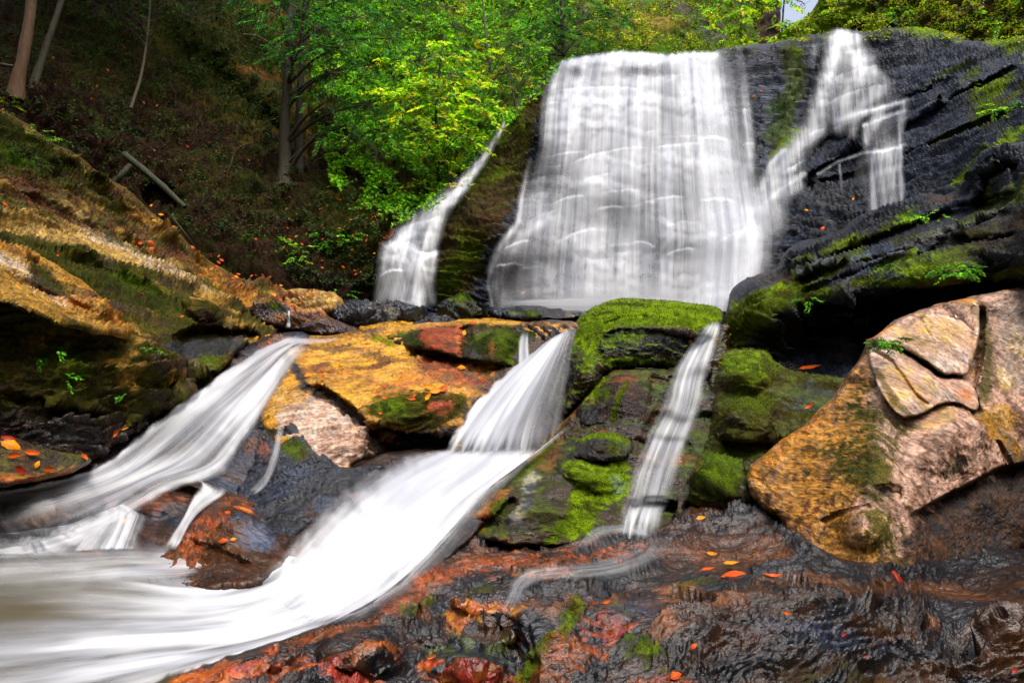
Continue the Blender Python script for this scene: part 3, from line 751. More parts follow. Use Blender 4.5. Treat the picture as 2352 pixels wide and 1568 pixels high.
# left bank corner with the red leaves, at water level
rock('bedrock', [(-260, 985), (0, 1000), (50, 1012), (110, 1030), (200, 1048), (215, 1060), (160, 1090), (60, 1110), (0, 1118), (-260, 1150)],
     [(-250, 990, 3.7), (0, 1005, 4.15), (200, 1050, 4.5), (0, 1110, 3.95), (-250, 1150, 3.3), (120, 1080, 4.2)],
     ang=-24, base=('umber', 'olive', 'brown'), amp=0.04, terr=(0.03, 0.12), wet=0.8, bump=0.8, stretch=4, round_px=14, round_m=0.15, fuzz=0.5,
     paints=[(('rust', 'ochre'), ('l', [(0, 1100), (100, 1095), (190, 1075)], 14), 0.8)], seed=9.0, tag_kw=S)

# bed of the lower left cascade
rock('bedrock', [(-260, 1090), (0, 1112), (120, 1085), (220, 1042), (330, 955), (470, 865), (560, 795), (640, 762), (720, 765), (700, 830), (650, 900), (600, 960), (590, 1100), (560, 1140), (480, 1180), (440, 1250), (380, 1300), (0, 1320), (-260, 1330)],
     [(-250, 1100, 3.7), (0, 1115, 4.5), (220, 1050, 5.0), (450, 890, 6.2), (690, 775, 7.4), (600, 900, 6.2), (400, 1000, 5.5), (540, 1080, 5.1), (250, 1110, 4.8), (450, 1120, 4.75), (100, 1180, 4.35), (350, 1170, 4.5),
      (0, 1270, 4.1), (250, 1265, 4.15), (-250, 1300, 3.3), (420, 1260, 4.2), (560, 960, 5.6)],
     ang=28, base=('umber', 'slate', 'brown'), amp=0.05, terr=(0.05, 0.2), wet=0.9, bump=0.5, stretch=4, round_px=10, round_m=0.15, fuzz=0,
     feats=[('step', [(0, 1235), (120, 1205), (250, 1170), (300, 1130), (420, 1110), (500, 1135)], 0.12, 10, 60), ('bump', 350, 1150, 80, 45, -8, 0.12), ('bump', 80, 1180, 130, 45, -20, 0.1)],
     paints=[(('ochre', 'brown'), ('e', 40, 1190, 130, 40, -15), 0.8, 0.4), (('brown', 'rust'), ('e', 350, 1140, 90, 40, -10), 0.7), (('brown', 'umber'), ('e', 200, 1100, 120, 30, -25), 0.8)], seed=10.0, tag_kw=S)

# golden ledge in the middle
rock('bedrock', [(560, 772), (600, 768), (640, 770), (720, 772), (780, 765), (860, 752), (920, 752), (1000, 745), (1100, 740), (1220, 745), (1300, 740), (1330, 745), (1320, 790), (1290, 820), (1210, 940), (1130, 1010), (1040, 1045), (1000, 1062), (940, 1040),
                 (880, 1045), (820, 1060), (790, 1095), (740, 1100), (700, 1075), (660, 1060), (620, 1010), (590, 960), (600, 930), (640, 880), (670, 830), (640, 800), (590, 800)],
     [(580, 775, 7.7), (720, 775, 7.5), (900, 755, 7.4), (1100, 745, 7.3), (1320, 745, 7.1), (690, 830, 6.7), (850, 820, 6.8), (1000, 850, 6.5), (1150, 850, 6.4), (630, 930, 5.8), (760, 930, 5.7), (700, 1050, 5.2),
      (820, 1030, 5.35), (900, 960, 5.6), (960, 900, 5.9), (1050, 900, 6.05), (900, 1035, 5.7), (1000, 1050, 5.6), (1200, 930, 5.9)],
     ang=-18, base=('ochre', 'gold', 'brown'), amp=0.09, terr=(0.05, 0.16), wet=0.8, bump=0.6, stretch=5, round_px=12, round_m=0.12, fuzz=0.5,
     feats=[('step', [(720, 870), (800, 920), (860, 980), (920, 1040)], 0.15, 10, 40), ('step', [(860, 960), (930, 990), (1050, 1000)], 0.35, 14, 60), ('crack', [(690, 890), (740, 900), (790, 935), (830, 975)], 0.12, 12),
            ('bump', 980, 850, 120, 40, 10, 0.12)],
     paints=[(('rose', 'pale'), ('p', [(640, 925), (700, 900), (780, 930), (850, 985), (930, 1035), (850, 1045), (800, 1070), (760, 1090), (690, 1050), (640, 980)], 20), 0.9, 0.6, 1.0),
             (('ochre', 'tan'), ('p', [(600, 940), (640, 890), (720, 890), (700, 930), (640, 950)], 16), 0.8),
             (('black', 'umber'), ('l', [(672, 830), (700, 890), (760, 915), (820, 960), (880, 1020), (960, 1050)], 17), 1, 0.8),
             (('umber', 'rust'), ('p', [(960, 830), (1080, 825), (1160, 850), (1200, 900), (1120, 920), (1040, 890), (960, 870)], 24), 0.8, 0.8),
             (('rust', 'red'), ('l', [(980, 835), (1060, 860), (1130, 890)], 14), 0.7, 0.9), (('black', 'slate'), ('l', [(970, 850), (1060, 850), (1100, 875)], 9), 0.6, 1.0),
             (('dmoss', 'olive'), ('p', [(830, 935), (900, 905), (1000, 900), (1070, 910), (1080, 960), (1000, 1000), (880, 975)], 26), 0.95, 0.6),
             (('rust', 'red'), ('e', 1010, 940, 40, 40, 20), 0.75, 1.2), (('dmoss', 'moss'), ('e', 900, 935, 50, 26, 20), 0.9),
             (('black', 'slate'), ('p', [(860, 965), (940, 990), (1060, 980), (1040, 1050), (930, 1042)], 18), 0.95, 0.4),  # black patch paints shade on the underside of the mossy overhang
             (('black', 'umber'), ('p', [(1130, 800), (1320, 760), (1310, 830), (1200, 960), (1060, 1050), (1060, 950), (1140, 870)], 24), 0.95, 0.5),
             (('brown', 'umber'), ('e', 1130, 900, 60, 30, -30), 0.7), (('dmoss', 'moss'), ('e', 880, 785, 40, 12, 20), 0.8), (('umber', 'black'), ('e', 800, 757, 60, 8, -5), 0.8),
             (('olive', 'umber'), ('e', 830, 885, 50, 12, -25), 0.35), (('brown', 'umber'), ('l', [(680, 800), (800, 800), (900, 830), (1000, 840)], 10), 0.7, 1.4), (('brown', 'rust'), ('l', [(700, 850), (800, 860), (900, 890)], 10), 0.6, 1.5), (('umber', 'brown'), ('l', [(640, 790), (760, 775), (880, 760)], 8), 0.6, 1.4), (('orange', 'rust'), ('e', 960, 870, 100, 24, -10), 0.5, 1.4)],
     seed=11.0, tag_kw=S)

# mossy riser at the back of the golden ledge
rock('mossy_rock', [(880, 765), (920, 748), (1000, 740), (1060, 735), (1120, 734), (1190, 738), (1232, 742), (1240, 775), (1225, 810), (1190, 850), (1150, 838), (1100, 832), (1040, 820), (990, 808), (930, 800), (895, 788)],
     [(880, 770, 7.2), (1000, 742, 7.3), (1100, 737, 7.3), (1230, 745, 7.2), (950, 795, 6.75), (1100, 800, 6.6), (1200, 820, 6.6), (1000, 775, 6.8), (1150, 780, 6.7), (1220, 780, 6.8)],
     step=2.5, ang=-6, base=('dmoss', 'umber', 'moss'), amp=0.05, terr=(0.04, 0.2), wet=0.7, bump=0.8, stretch=2.5, round_px=12, round_m=0.15, fuzz=1.2,
     feats=[('bump', 980, 775, 60, 40, 0, 0.15), ('bump', 1140, 790, 50, 50, 0, 0.18), ('crack', [(1065, 745), (1075, 790), (1060, 825)], 0.15, 16)],
     paints=[(('gold', 'ochre'), ('l', [(880, 768), (940, 750), (1060, 738), (1200, 740)], 9), 1, 0.4), (('rust', 'red'), ('p', [(970, 750), (1060, 750), (1065, 815), (1020, 815), (970, 790)], 20), 0.8, 1.2),
             (('orange', 'rust'), ('l', [(1055, 750), (1050, 780), (1055, 815)], 9), 0.8, 0.9), (('moss', 'olive'), ('e', 1150, 790, 34, 46, 10), 0.8), (('black', 'umber'), ('e', 1085, 815, 40, 22, 25), 0.9),
             (('rust', 'umber'), ('e', 1130, 800, 10, 30, 0), 0.6), (('black', 'slate'), ('e', 1215, 800, 20, 40, 10), 0.7)],
     seed=12.0, tag_kw=dict(label='low rock step with green moss and red algae behind the golden ledge', cat='rock'))

# dark shoulder under the golden ledge
rock('bedrock', [(575, 960), (600, 935), (640, 950), (690, 990), (740, 1050), (800, 1078), (860, 1060), (900, 1075), (830, 1130), (740, 1200), (660, 1250), (600, 1250), (560, 1180), (530, 1140), (555, 1100), (580, 1060)],
     [(590, 950, 5.75), (700, 1000, 5.3), (800, 1080, 4.95), (880, 1070, 4.9), (570, 1120, 4.95), (650, 1110, 4.85), (740, 1150, 4.6), (620, 1230, 4.3), (640, 1010, 5.4)],
     ang=-20, base=('black', 'slate', 'umber'), amp=0.12, terr=(0.07, 0.16), wet=1, bump=0.6, stretch=3, round_px=16, round_m=0.2, fuzz=0.5,
     paints=[(('moss', 'olive'), ('e', 680, 1040, 34, 26, 10), 0.7), (('olive', 'umber'), ('e', 640, 1000, 40, 30, 0), 0.5), (('rust', 'brown'), ('e', 610, 1040, 24, 30, 0), 0.5)], seed=13.0, tag_kw=S)

# glistening brown rock between the cascades
rock('boulder', [(325, 1318), (350, 1290), (385, 1262), (410, 1240), (430, 1205), (455, 1175), (478, 1150), (505, 1128), (540, 1132), (575, 1142), (620, 1160), (660, 1180), (690, 1195), (700, 1230), (660, 1290), (600, 1350), (480, 1360), (360, 1345)],
     [(325, 1325, 3.72), (400, 1255, 4.1), (470, 1160, 4.55), (520, 1132, 4.8), (640, 1175, 4.7), (700, 1210, 4.5), (480, 1250, 4.0), (560, 1240, 4.05), (450, 1330, 3.62), (600, 1310, 3.7), (550, 1180, 4.35)],
     step=2.2, ang=35, base=('umber', 'brown', 'slate'), amp=0.12, terr=(0.05, 0.13), wet=1, bump=0.5, stretch=2.5, round_px=14, round_m=0.15, fuzz=0, freq=1.3,
     feats=[('crack', [(430, 1240), (500, 1260), (580, 1300)], 0.06, 8)],
     paints=[(('brown', 'rust'), ('p', [(330, 1320), (400, 1250), (440, 1200), (500, 1140), (550, 1140), (520, 1190), (450, 1260), (420, 1330)], 24), 0.75, 1.3), (('bluegrey', 'slate'), ('e', 590, 1230, 60, 50, -20), 0.7),
             (('rust', 'orange'), ('e', 560, 1170, 30, 14, 0), 0.7), (('black', 'slate'), ('e', 640, 1200, 40, 30, 0), 0.8)],
     seed=14.0, tag_kw=dict(label='glistening brown rock wedge rising between the two lower cascades', cat='rock'))

# bed of the white slide, under the water
rock('bedrock', [(900, 1030), (1010, 1035), (1250, 1020), (1320, 975), (1290, 1060), (1160, 1140), (1080, 1240), (960, 1340), (860, 1410), (740, 1450), (600, 1500), (520, 1450), (500, 1340), (600, 1260), (700, 1160), (800, 1080)],
     [(900, 1045, 5.25), (1010, 1045, 5.35), (1250, 1030, 5.35), (1320, 975, 5.6), (1130, 1090, 5.0), (850, 1080, 5.0), (1050, 1160, 4.6), (760, 1170, 4.5), (950, 1240, 4.2), (700, 1260, 4.1), (850, 1340, 3.65), (620, 1340, 3.7), (720, 1430, 3.25), (540, 1400, 3.4), (600, 1495, 2.95), (500, 1340, 3.75)],
     step=5, ang=35, base=('umber', 'black', 'brown'), amp=0.04, terr=(0.03, 0.2), wet=1, bump=0.6, stretch=3, round_px=6, round_m=0.1, fuzz=0, seed=15.5, tag_kw=S)

# back wall of the middle chute
rock('bedrock', [(1180, 742), (1240, 738), (1330, 735), (1345, 780), (1340, 900), (1320, 960), (1280, 1010), (1230, 1060), (1150, 1090), (1000, 1090), (990, 1040), (1050, 980), (1130, 880), (1170, 800)],
     [(1190, 745, 7.1), (1330, 740, 7.0), (1180, 850, 6.7), (1330, 880, 6.4), (1100, 950, 6.1), (1270, 980, 6.0), (1020, 1060, 5.6), (1200, 1060, 5.5)],
     ang=60, base=('black', 'umber', 'slate'), amp=0.06, terr=(0.05, 0.2), wet=0.9, bump=0.6, stretch=3, round_px=8, round_m=0.1, fuzz=0,
     paints=[(('umber', 'dmoss'), ('e', 1280, 900, 50, 80, 0), 0.6), (('ochre', 'brown'), ('l', [(1200, 745), (1330, 745)], 8), 0.7)], seed=15.0, tag_kw=S)

# ------------------------------------------------------------------ right-hand bench with ferns, overhang, mossy rocks
rock('bedrock', [(1674, 690), (1682, 665), (1710, 642), (1750, 625), (1790, 614), (1795, 590), (1815, 568), (1860, 552), (1910, 540), (1955, 512), (1990, 488), (2040, 470), (2090, 455), (2140, 445), (2190, 452), (2210, 425), (2230, 390), (2250, 350), (2300, 330), (2352, 330), (2620, 300),
                 (2620, 1300), (2300, 1300), (1990, 1250), (1850, 1180), (1740, 1180), (1640, 1060), (1640, 950), (1648, 830), (1660, 760)],
     [(1676, 690, 7.9), (1750, 630, 7.9), (1810, 575, 7.8), (1990, 490, 7.4), (2200, 440, 6.6), (2260, 350, 6.4), (2352, 330, 6.1), (2600, 310, 5.2), (1700, 720, 7.0), (1850, 640, 7.0), (2000, 580, 6.5), (2200, 540, 5.7), (2352, 480, 5.3),
      (1760, 700, 6.6), (1900, 680, 6.2), (2050, 660, 5.6), (2200, 645, 5.15), (2352, 630, 4.8), (2600, 600, 4.2),
      (1680, 800, 6.9), (1850, 760, 6.9), (2050, 730, 6.5), (2250, 700, 6.0), (1850, 840, 6.7), (1700, 900, 6.4), (1950, 880, 6.0), (2300, 1000, 5.2), (1700, 1000, 5.9), (1900, 1100, 5.1), (2300, 1250, 4.9), (2600, 1200, 4.7)],
     ang=24, base=('black', 'slate', 'umber'), amp=0.13, terr=(0.13, 0.24), wet=0.45, bump=0.8, stretch=7, round_px=16, round_m=0.3, fuzz=1.0, skirt=0.02,
     feats=[('step', [(1800, 610), (1900, 585), (2050, 520), (2200, 465), (2352, 430)], 0.14, 12, 40), ('step', [(1790, 640), (1950, 600), (2100, 560), (2250, 500), (2352, 470)], 0.12, 12, 35),
            ('step', [(2080, 600), (2150, 560), (2250, 540), (2352, 530)], 0.10, 12, 30), ('step', [(1860, 690), (1960, 700), (2080, 668), (2200, 652), (2352, 640)], 0.6, 10, 60),
            ('step', [(2230, 480), (2260, 400), (2300, 370), (2352, 370)], 0.25, 14, 50), ('bump', 1740, 660, 60, 40, -20, 0.2), ('step', [(1850, 600), (2000, 545), (2150, 490), (2352, 445)], 0.08, 8, 20), ('step', [(1800, 680), (1900, 640), (2020, 600), (2100, 575)], 0.10, 10, 25)],
     paints=[(('moss', 'olive'), ('p', [(1680, 700), (1740, 680), (1800, 660), (1880, 660), (1960, 670), (1880, 690), (1780, 720), (1720, 780), (1680, 850), (1660, 820), (1668, 740)], 24), 0.95, 0.6),
             (('lime', 'moss'), ('l', [(1690, 700), (1750, 682), (1790, 668)], 16), 0.9, 0.7), (('moss', 'olive'), ('l', [(1840, 625), (1900, 620), (1990, 585)], 16), 0.7, 1.0),
             (('moss', 'lime'), ('e', 1950, 555, 60, 14, -25), 0.9), (('moss', 'olive'), ('l', [(1960, 650), (2100, 650), (2230, 640), (2352, 622)], 12), 0.9, 0.6),
             (('moss', 'lime'), ('e', 2060, 510, 60, 16, -25), 0.6), (('moss', 'lime'), ('e', 2130, 615, 130, 30, -6), 0.85, 1.0), (('moss', 'olive'), ('l', [(1830, 600), (1960, 560), (2100, 505)], 10), 0.7, 1.1), (('moss', 'olive'), ('l', [(2050, 560), (2200, 520), (2352, 470)], 9), 0.6, 1.2), (('olive', 'moss'), ('e', 1850, 660, 60, 12, -20), 0.7, 1.2), (('olive', 'moss'), ('e', 2280, 420, 14, 60, 20), 0.9), (('olive', 'umber'), ('e', 2260, 560, 120, 50, -15), 0.6),
             (('olive', 'moss'), ('l', [(2200, 520), (2270, 470), (2352, 440)], 20), 0.6, 1.0),
             (('bluegrey', 'grey'), ('l', [(1920, 660), (2020, 600), (2110, 575)], 7), 0.8, 0.8), (('bluegrey', 'slate'), ('l', [(1880, 620), (1980, 590), (2050, 565)], 7), 0.8, 0.8), (('grey', 'bluegrey'), ('l', [(2030, 590), (2180, 530), (2352, 480)], 12), 0.6, 0.9),  # blue-grey lines paint sky sheen along the ledge tops
             (('black', 'black'), ('p', [(1850, 712), (1960, 705), (2080, 675), (2200, 665), (2352, 645), (2352, 800), (2000, 800), (1960, 850), (1800, 800), (1740, 790), (1760, 730)], 20), 1, 0.25, 0.5),  # black below the lip paints the shade of the recess
             (('dmoss', 'green'), ('e', 2030, 780, 60, 16, 0), 0.6), (('black', 'umber'), ('e', 1750, 640, 40, 26, -20), 0.8)],
     seed=16.0, tag_kw=S)

rock('mossy_rock', [(1645, 830), (1660, 805), (1710, 796), (1768, 800), (1778, 830), (1830, 856), (1900, 862), (1960, 870), (1990, 900), (1990, 960), (1900, 1000), (1830, 1030), (1760, 1080), (1720, 1150), (1700, 1175), (1620, 1170), (1575, 1160), (1570, 1100), (1600, 1040), (1630, 980), (1630, 900)],
     [(1650, 830, 6.3), (1700, 800, 6.4), (1770, 805, 6.3), (1780, 850, 5.8), (1900, 870, 5.6), (1980, 900, 5.2), (1640, 960, 5.7), (1700, 920, 5.5), (1800, 960, 5.2), (1640, 1060, 5.1), (1720, 1050, 4.9), (1600, 1140, 4.7), (1690, 1160, 4.5), (1900, 1000, 4.9)],
     ang=14, base=('olive', 'umber', 'dmoss'), amp=0.11, terr=(0.10, 0.25), wet=0.9, bump=0.8, stretch=2.5, round_px=24, round_m=0.3, fuzz=2.5, mossup=0.45, mosskind=('dmoss', 'moss'),
     feats=[('bump', 1710, 850, 80, 60, 0, 0.3), ('bump', 1690, 960, 90, 60, 10, 0.25), ('bump', 1640, 1090, 70, 60, 10, 0.25), ('step', [(1650, 1000), (1760, 1010), (1860, 990), (1960, 960)], 0.2, 12, 60)],
     paints=[(('moss', 'lime'), ('e', 1720, 840, 80, 50, 15), 0.8), (('moss', 'olive'), ('e', 1730, 930, 80, 50, 10), 0.7), (('moss', 'dmoss'), ('e', 1650, 1060, 60, 60, 0), 0.75),
             (('black', 'slate'), ('e', 1860, 930, 90, 22, 10), 0.85), (('slate', 'bluegrey'), ('e', 1880, 900, 60, 12, 12), 0.6, 1.0), (('black', 'umber'), ('e', 1650, 1000, 60, 12, 10), 0.7), (('dmoss', 'moss'), ('e', 1650, 1100, 50, 40, 0), 0.9),
             (('rust', 'brown'), ('e', 1590, 1070, 24, 30, -40), 0.8)],
     seed=17.0, tag_kw=dict(label='dark tiered rock under thick green moss left of the split boulder', cat='rock'))

# stepped rocks left of the small cascade
rock('bedrock', [(1290, 965), (1335, 925), (1380, 870), (1400, 850), (1440, 845), (1540, 850), (1600, 820), (1640, 760), (1672, 735), (1680, 800), (1668, 850), (1650, 930), (1650, 1010), (1620, 1090), (1580, 1170), (1520, 1235), (1430, 1262), (1320, 1262), (1200, 1258), (1130, 1248), (1040, 1222),
                 (1048, 1190), (1090, 1130), (1140, 1090), (1200, 1040), (1250, 1010)],
     [(1390, 860, 6.1), (1540, 850, 6.2), (1660, 760, 6.8), (1650, 850, 6.3), (1300, 960, 5.7), (1450, 880, 5.8), (1560, 930, 5.8), (1450, 985, 5.3), (1560, 1030, 5.3), (1250, 1030, 5.3), (1300, 1100, 4.7), (1440, 1080, 4.85),
      (1100, 1150, 4.7), (1060, 1205, 4.45), (1200, 1170, 4.35), (1350, 1200, 4.35), (1550, 1100, 4.9), (1480, 1130, 4.75), (1480, 1230, 4.3), (1250, 1245, 4.2), (1560, 1170, 4.6)],
     ang=12, base=('umber', 'black', 'brown'), amp=0.11, terr=(0.07, 0.2), wet=1.0, bump=0.6, stretch=3, round_px=18, round_m=0.2, fuzz=2, mossup=0.4, mosskind=('dmoss', 'moss'),
     feats=[('step', [(1490, 850), (1560, 862), (1640, 850)], 0.12, 16, 40), ('step', [(1500, 930), (1560, 960), (1640, 935)], 0.08, 16, 40), ('step', [(1410, 1010), (1500, 1000), (1600, 1006)], 0.1, 16, 40),
            ('step', [(1430, 1150), (1480, 1140), (1560, 1150)], 0.3, 8, 40), ('bump', 1340, 1080, 90, 40, 30, 0.15), ('bump', 1120, 1170, 80, 30, -35, 0.1), ('step', [(1045, 1215), (1130, 1180), (1180, 1130)], 0.12, 8, 20)],
     paints=[(('moss', 'lime'), ('p', [(1290, 1060), (1380, 1050), (1440, 1070), (1450, 1120), (1400, 1160), (1340, 1230), (1250, 1250), (1290, 1190), (1310, 1130)], 24), 1, 0.6), (('lime', 'moss'), ('e', 1340, 1110, 60, 26, -15), 0.8, 0.9),
             (('rust', 'orange'), ('p', [(1040, 1225), (1050, 1185), (1120, 1130), (1180, 1120), (1130, 1180), (1110, 1215)], 14), 0.85, 0.5), (('moss', 'dmoss'), ('e', 1150, 1165, 34, 30, -30), 0.85),
             (('bluegrey', 'pale'), ('l', [(1225, 1095), (1210, 1150), (1185, 1200)], 20), 0.7, 0.9), (('black', 'umber'), ('e', 1200, 1215, 40, 20, -10), 0.9), (('rust', 'brown'), ('p', [(1200, 1050), (1260, 1010), (1300, 1000), (1290, 1040), (1260, 1090)], 16), 0.8),
             (('brown', 'rust'), ('l', [(1090, 1130), (1180, 1060), (1280, 980), (1350, 920)], 22), 0.8, 0.8), (('moss', 'olive'), ('l', [(1180, 1100), (1230, 1060), (1270, 1020)], 12), 0.7),
             (('brown', 'rust'), ('e', 1540, 1060, 60, 20, -10), 0.7), (('brown', 'umber'), ('e', 1520, 870, 70, 16, 0), 0.7), (('slate', 'bluegrey'), ('e', 1410, 1120, 18, 26, 0), 0.6), (('moss', 'olive'), ('e', 1540, 1010, 60, 14, -10), 0.6, 1.4), (('olive', 'dmoss'), ('e', 1450, 900, 60, 60, 0), 0.5, 1.4), (('dmoss', 'olive'), ('e', 1250, 1200, 70, 40, 0), 0.6, 1.4), (('rust', 'brown'), ('e', 1500, 1060, 60, 24, 0), 0.6, 1.4)],
     seed=18.0, tag_kw=S)

rock('mossy_rock', [(1350, 895), (1375, 862), (1410, 850), (1450, 852), (1480, 862), (1500, 900), (1500, 960), (1485, 988), (1420, 985), (1385, 975), (1330, 985), (1320, 945)],
     [(1360, 890, 6.0), (1410, 852, 6.1), (1490, 870, 6.0), (1330, 970, 5.45), (1420, 975, 5.3), (1490, 975, 5.4), (1430, 905, 5.5)],
     step=2.2, ang=20, base=('umber', 'black', 'brown'), amp=0.05, terr=(0.04, 0.16), wet=0.9, bump=0.9, stretch=2, round_px=16, round_m=0.2, fuzz=2.5,
     paints=[(('moss', 'lime'), ('l', [(1350, 930), (1370, 890), (1400, 858), (1420, 850)], 13), 0.95), (('brown', 'rust'), ('e', 1440, 875, 50, 18, 10), 0.8), (('moss', 'olive'), ('l', [(1440, 880), (1420, 920), (1405, 975)], 10), 0.9), (('moss', 'dmoss'), ('e', 1385, 905, 30, 20, -30), 0.7),
             (('black', 'black'), ('e', 1360, 950, 40, 26, -10), 0.9), (('black', 'umber'), ('e', 1460, 940, 36, 34, 0), 0.8)], seed=19.0,
     tag_kw=dict(label='small brown and mossy block directly below the big moss-topped boulder', cat='rock'))
rock('mossy_rock', [(1290, 1030), (1320, 1000), (1360, 988), (1410, 985), (1450, 1000), (1460, 1030), (1440, 1058), (1380, 1060), (1330, 1052), (1295, 1058)],
     [(1300, 1030, 5.2), (1360, 990, 5.3), (1450, 1005, 5.2), (1310, 1052, 4.9), (1380, 1055, 4.8), (1445, 1050, 4.85), (1380, 1020, 4.85)],
     step=2.2, ang=10, base=('black', 'umber', 'dmoss'), amp=0.04, terr=(0.04, 0.14), wet=0.9, bump=0.9, stretch=2, round_px=14, round_m=0.15, fuzz=3,
     paints=[(('rust', 'ochre'), ('l', [(1300, 1020), (1340, 992), (1410, 986)], 7), 0.9), (('moss', 'lime'), ('l', [(1300, 1035), (1330, 1010), (1380, 1000), (1440, 1010)], 13), 0.95), (('black', 'black'), ('e', 1345, 1035, 24, 14, 0), 0.9), (('moss', 'olive'), ('e', 1410, 1030, 30, 18, 0), 0.6)], seed=20.0,
     tag_kw=dict(label='low rounded rock with an orange-rimmed mossy top beside the narrow cascade', cat='rock'))

# big moss-topped boulder in the middle
rock('mossy_boulder', [(1300, 800), (1315, 760), (1335, 722), (1370, 700), (1410, 688), (1450, 685), (1500, 690), (1560, 694), (1620, 700), (1655, 712), (1662, 735), (1640, 775), (1610, 810), (1590, 838), (1540, 848), (1480, 845), (1430, 842), (1395, 855), (1370, 900), (1335, 930), (1300, 962), (1285, 940), (1300, 880)],
     [(1310, 770, 6.9), (1350, 715, 7.2), (1450, 688, 7.4), (1620, 702, 7.3), (1655, 720, 7.1), (1400, 740, 6.4), (1500, 740, 6.35), (1600, 750, 6.6), (1310, 880, 6.15), (1350, 850, 6.1), (1400, 830, 6.15), (1500, 835, 6.25), (1590, 830, 6.5), (1300, 950, 5.9)],
     step=2.2, ang=5, base=('umber', 'black', 'dmoss'), amp=0.09, terr=(0.05, 0.3), wet=0.8, bump=0.9, stretch=1.6, round_px=22, round_m=0.3, fuzz=3, mossup=0.6,
     feats=[('step', [(1370, 760), (1420, 745), (1500, 752), (1600, 765), (1640, 760)], 0.18, 22, 60), ('step', [(1380, 740), (1440, 715), (1500, 722)], 0.12, 10, 30), ('bump', 1350, 860, 40, 70, 10, 0.15), ('step', [(1330, 740), (1380, 705), (1440, 700)], .08, 8, 20)],
     paints=[(('moss', 'lime'), ('p', [(1310, 790), (1330, 730), (1400, 688), (1520, 688), (1640, 705), (1660, 735), (1600, 760), (1500, 750), (1420, 745), (1370, 765), (1340, 800)], 16), 1, 0.4),
             (('lime', 'lime'), ('e', 1440, 712, 90, 22, 0), 0.7, 0.8), (('black', 'black'), ('p', [(1375, 770), (1430, 752), (1560, 760), (1600, 775), (1580, 815), (1500, 810), (1440, 815), (1390, 815)], 18), 0.95, 0.6),
             (('moss', 'lime'), ('l', [(1375, 770), (1360, 800), (1345, 850)], 10), 0.9, 0.8), (('moss', 'dmoss'), ('p', [(1380, 820), (1500, 820), (1590, 830), (1600, 845), (1480, 850), (1400, 855)], 14), 0.85),
             (('black', 'umber'), ('e', 1310, 870, 26, 70, 15), 0.7), (('olive', 'umber'), ('e', 1330, 890, 26, 50, 20), 0.5)],
     seed=21.0, tag_kw=dict(label='big rounded boulder topped with bright green moss in front of the main falls', cat='boulder'))

# ------------------------------------------------------------------ smaller rocks on the plateau below the falls
small = [
 ('rock', [(1003, 705), (1015, 690), (1040, 677), (1060, 674), (1090, 690), (1105, 705), (1110, 722), (1060, 732), (1010, 728)], 9.3, 0.5, ('black', 'dmoss', 'olive'), [(('moss', 'dmoss'), ('e', 1060, 690, 40, 14, 0), 0.9)],
  'small humped mossy rock at the foot of the dark cliff between the two falls', 0.6),
 ('rock', [(1112, 722), (1140, 708), (1180, 702), (1230, 703), (1270, 710), (1300, 712), (1340, 716), (1330, 728), (1250, 733), (1150, 732)], 8.4, 0.4, ('black', 'slate', 'grey'), [(('dmoss', 'moss'), ('e', 1210, 722, 50, 9, 0), 0.9)],
  'flat dark rock with a mossy front edge below the foam of the main falls', 1.0),
 ('rock', [(650, 672), (690, 662), (740, 668), (780, 682), (800, 705), (760, 722), (700, 725), (660, 712)], 9.0, 0.4, ('tan', 'umber', 'brown'), [(('dmoss', 'olive'), ('e', 700, 685, 30, 8, 0), 0.7), (('ochre', 'rust'), ('l', [(660, 678), (720, 672), (790, 700)], 7), 0.6)],
  'brown domed rock with ochre top where the left bank meets the stream', 0.6),
 ('rock', [(770, 705), (800, 692), (850, 690), (900, 705), (925, 722), (900, 748), (850, 758), (800, 745), (760, 730)], 8.6, 0.5, ('black', 'slate', 'grey'), [],
  'wet black rock left of the foot of the narrow fall, behind the ledge', 1.0),
 ('rock', [(885, 702), (910, 690), (950, 700), (980, 712), (985, 732), (930, 742), (890, 735)], 8.9, 0.5, ('black', 'slate', 'slate'), [(('moss', 'dmoss'), ('e', 960, 730, 16, 8, 0), 0.6)],
  'pointed wet black rock touching the foot of the narrow fall', 1.0),
 ('rock', [(575, 705), (620, 690), (680, 700), (740, 722), (800, 745), (835, 758), (780, 766), (700, 762), (640, 752), (590, 735)], 8.1, 0.5, ('brown', 'slate', 'umber'), [(('ochre', 'orange'), ('l', [(580, 700), (650, 700), (740, 730)], 9), 0.8), (('moss', 'dmoss'), ('e', 630, 712, 30, 10, 10), 0.8)],
  'low brown rock with an ochre rim beside the tiny spout', 0.8),
 ('rock', [(945, 742), (980, 730), (1040, 728), (1060, 740), (1020, 752), (960, 756)], 7.7, 0.3, ('black', 'slate', 'olive'), [],
  'thin dark rock lying on the back edge of the golden ledge', 1.0),
]
for k, (nm, pl, dd, hh, bs_, pts_, lb, wt) in enumerate(small):
    P_ = np.array(pl, float); cy = P_[:, 1]
    c_ = []
    for (x_, y_) in pl:
        tt = (y_ - cy.min()) / max(cy.max() - cy.min(), 1)
        c_.append((x_, y_, dd + hh * (0.5 - tt)))
    c_.append((P_[:, 0].mean(), cy.mean(), dd - 0.15))
    rock(nm, pl, c_, step=2.2, ang=-20 if k > 1 else 8, base=bs_, paints=pts_, amp=0.10, terr=(0.09, 0.12), wet=wt, bump=0.8, stretch=3.5, round_px=6, round_m=0.05, smooth=1, crease=0.12, fuzz=0.6, band=20, skirt=0.03, seed=30.0 + k,
         tag_kw=dict(label=lb, cat='rock'))

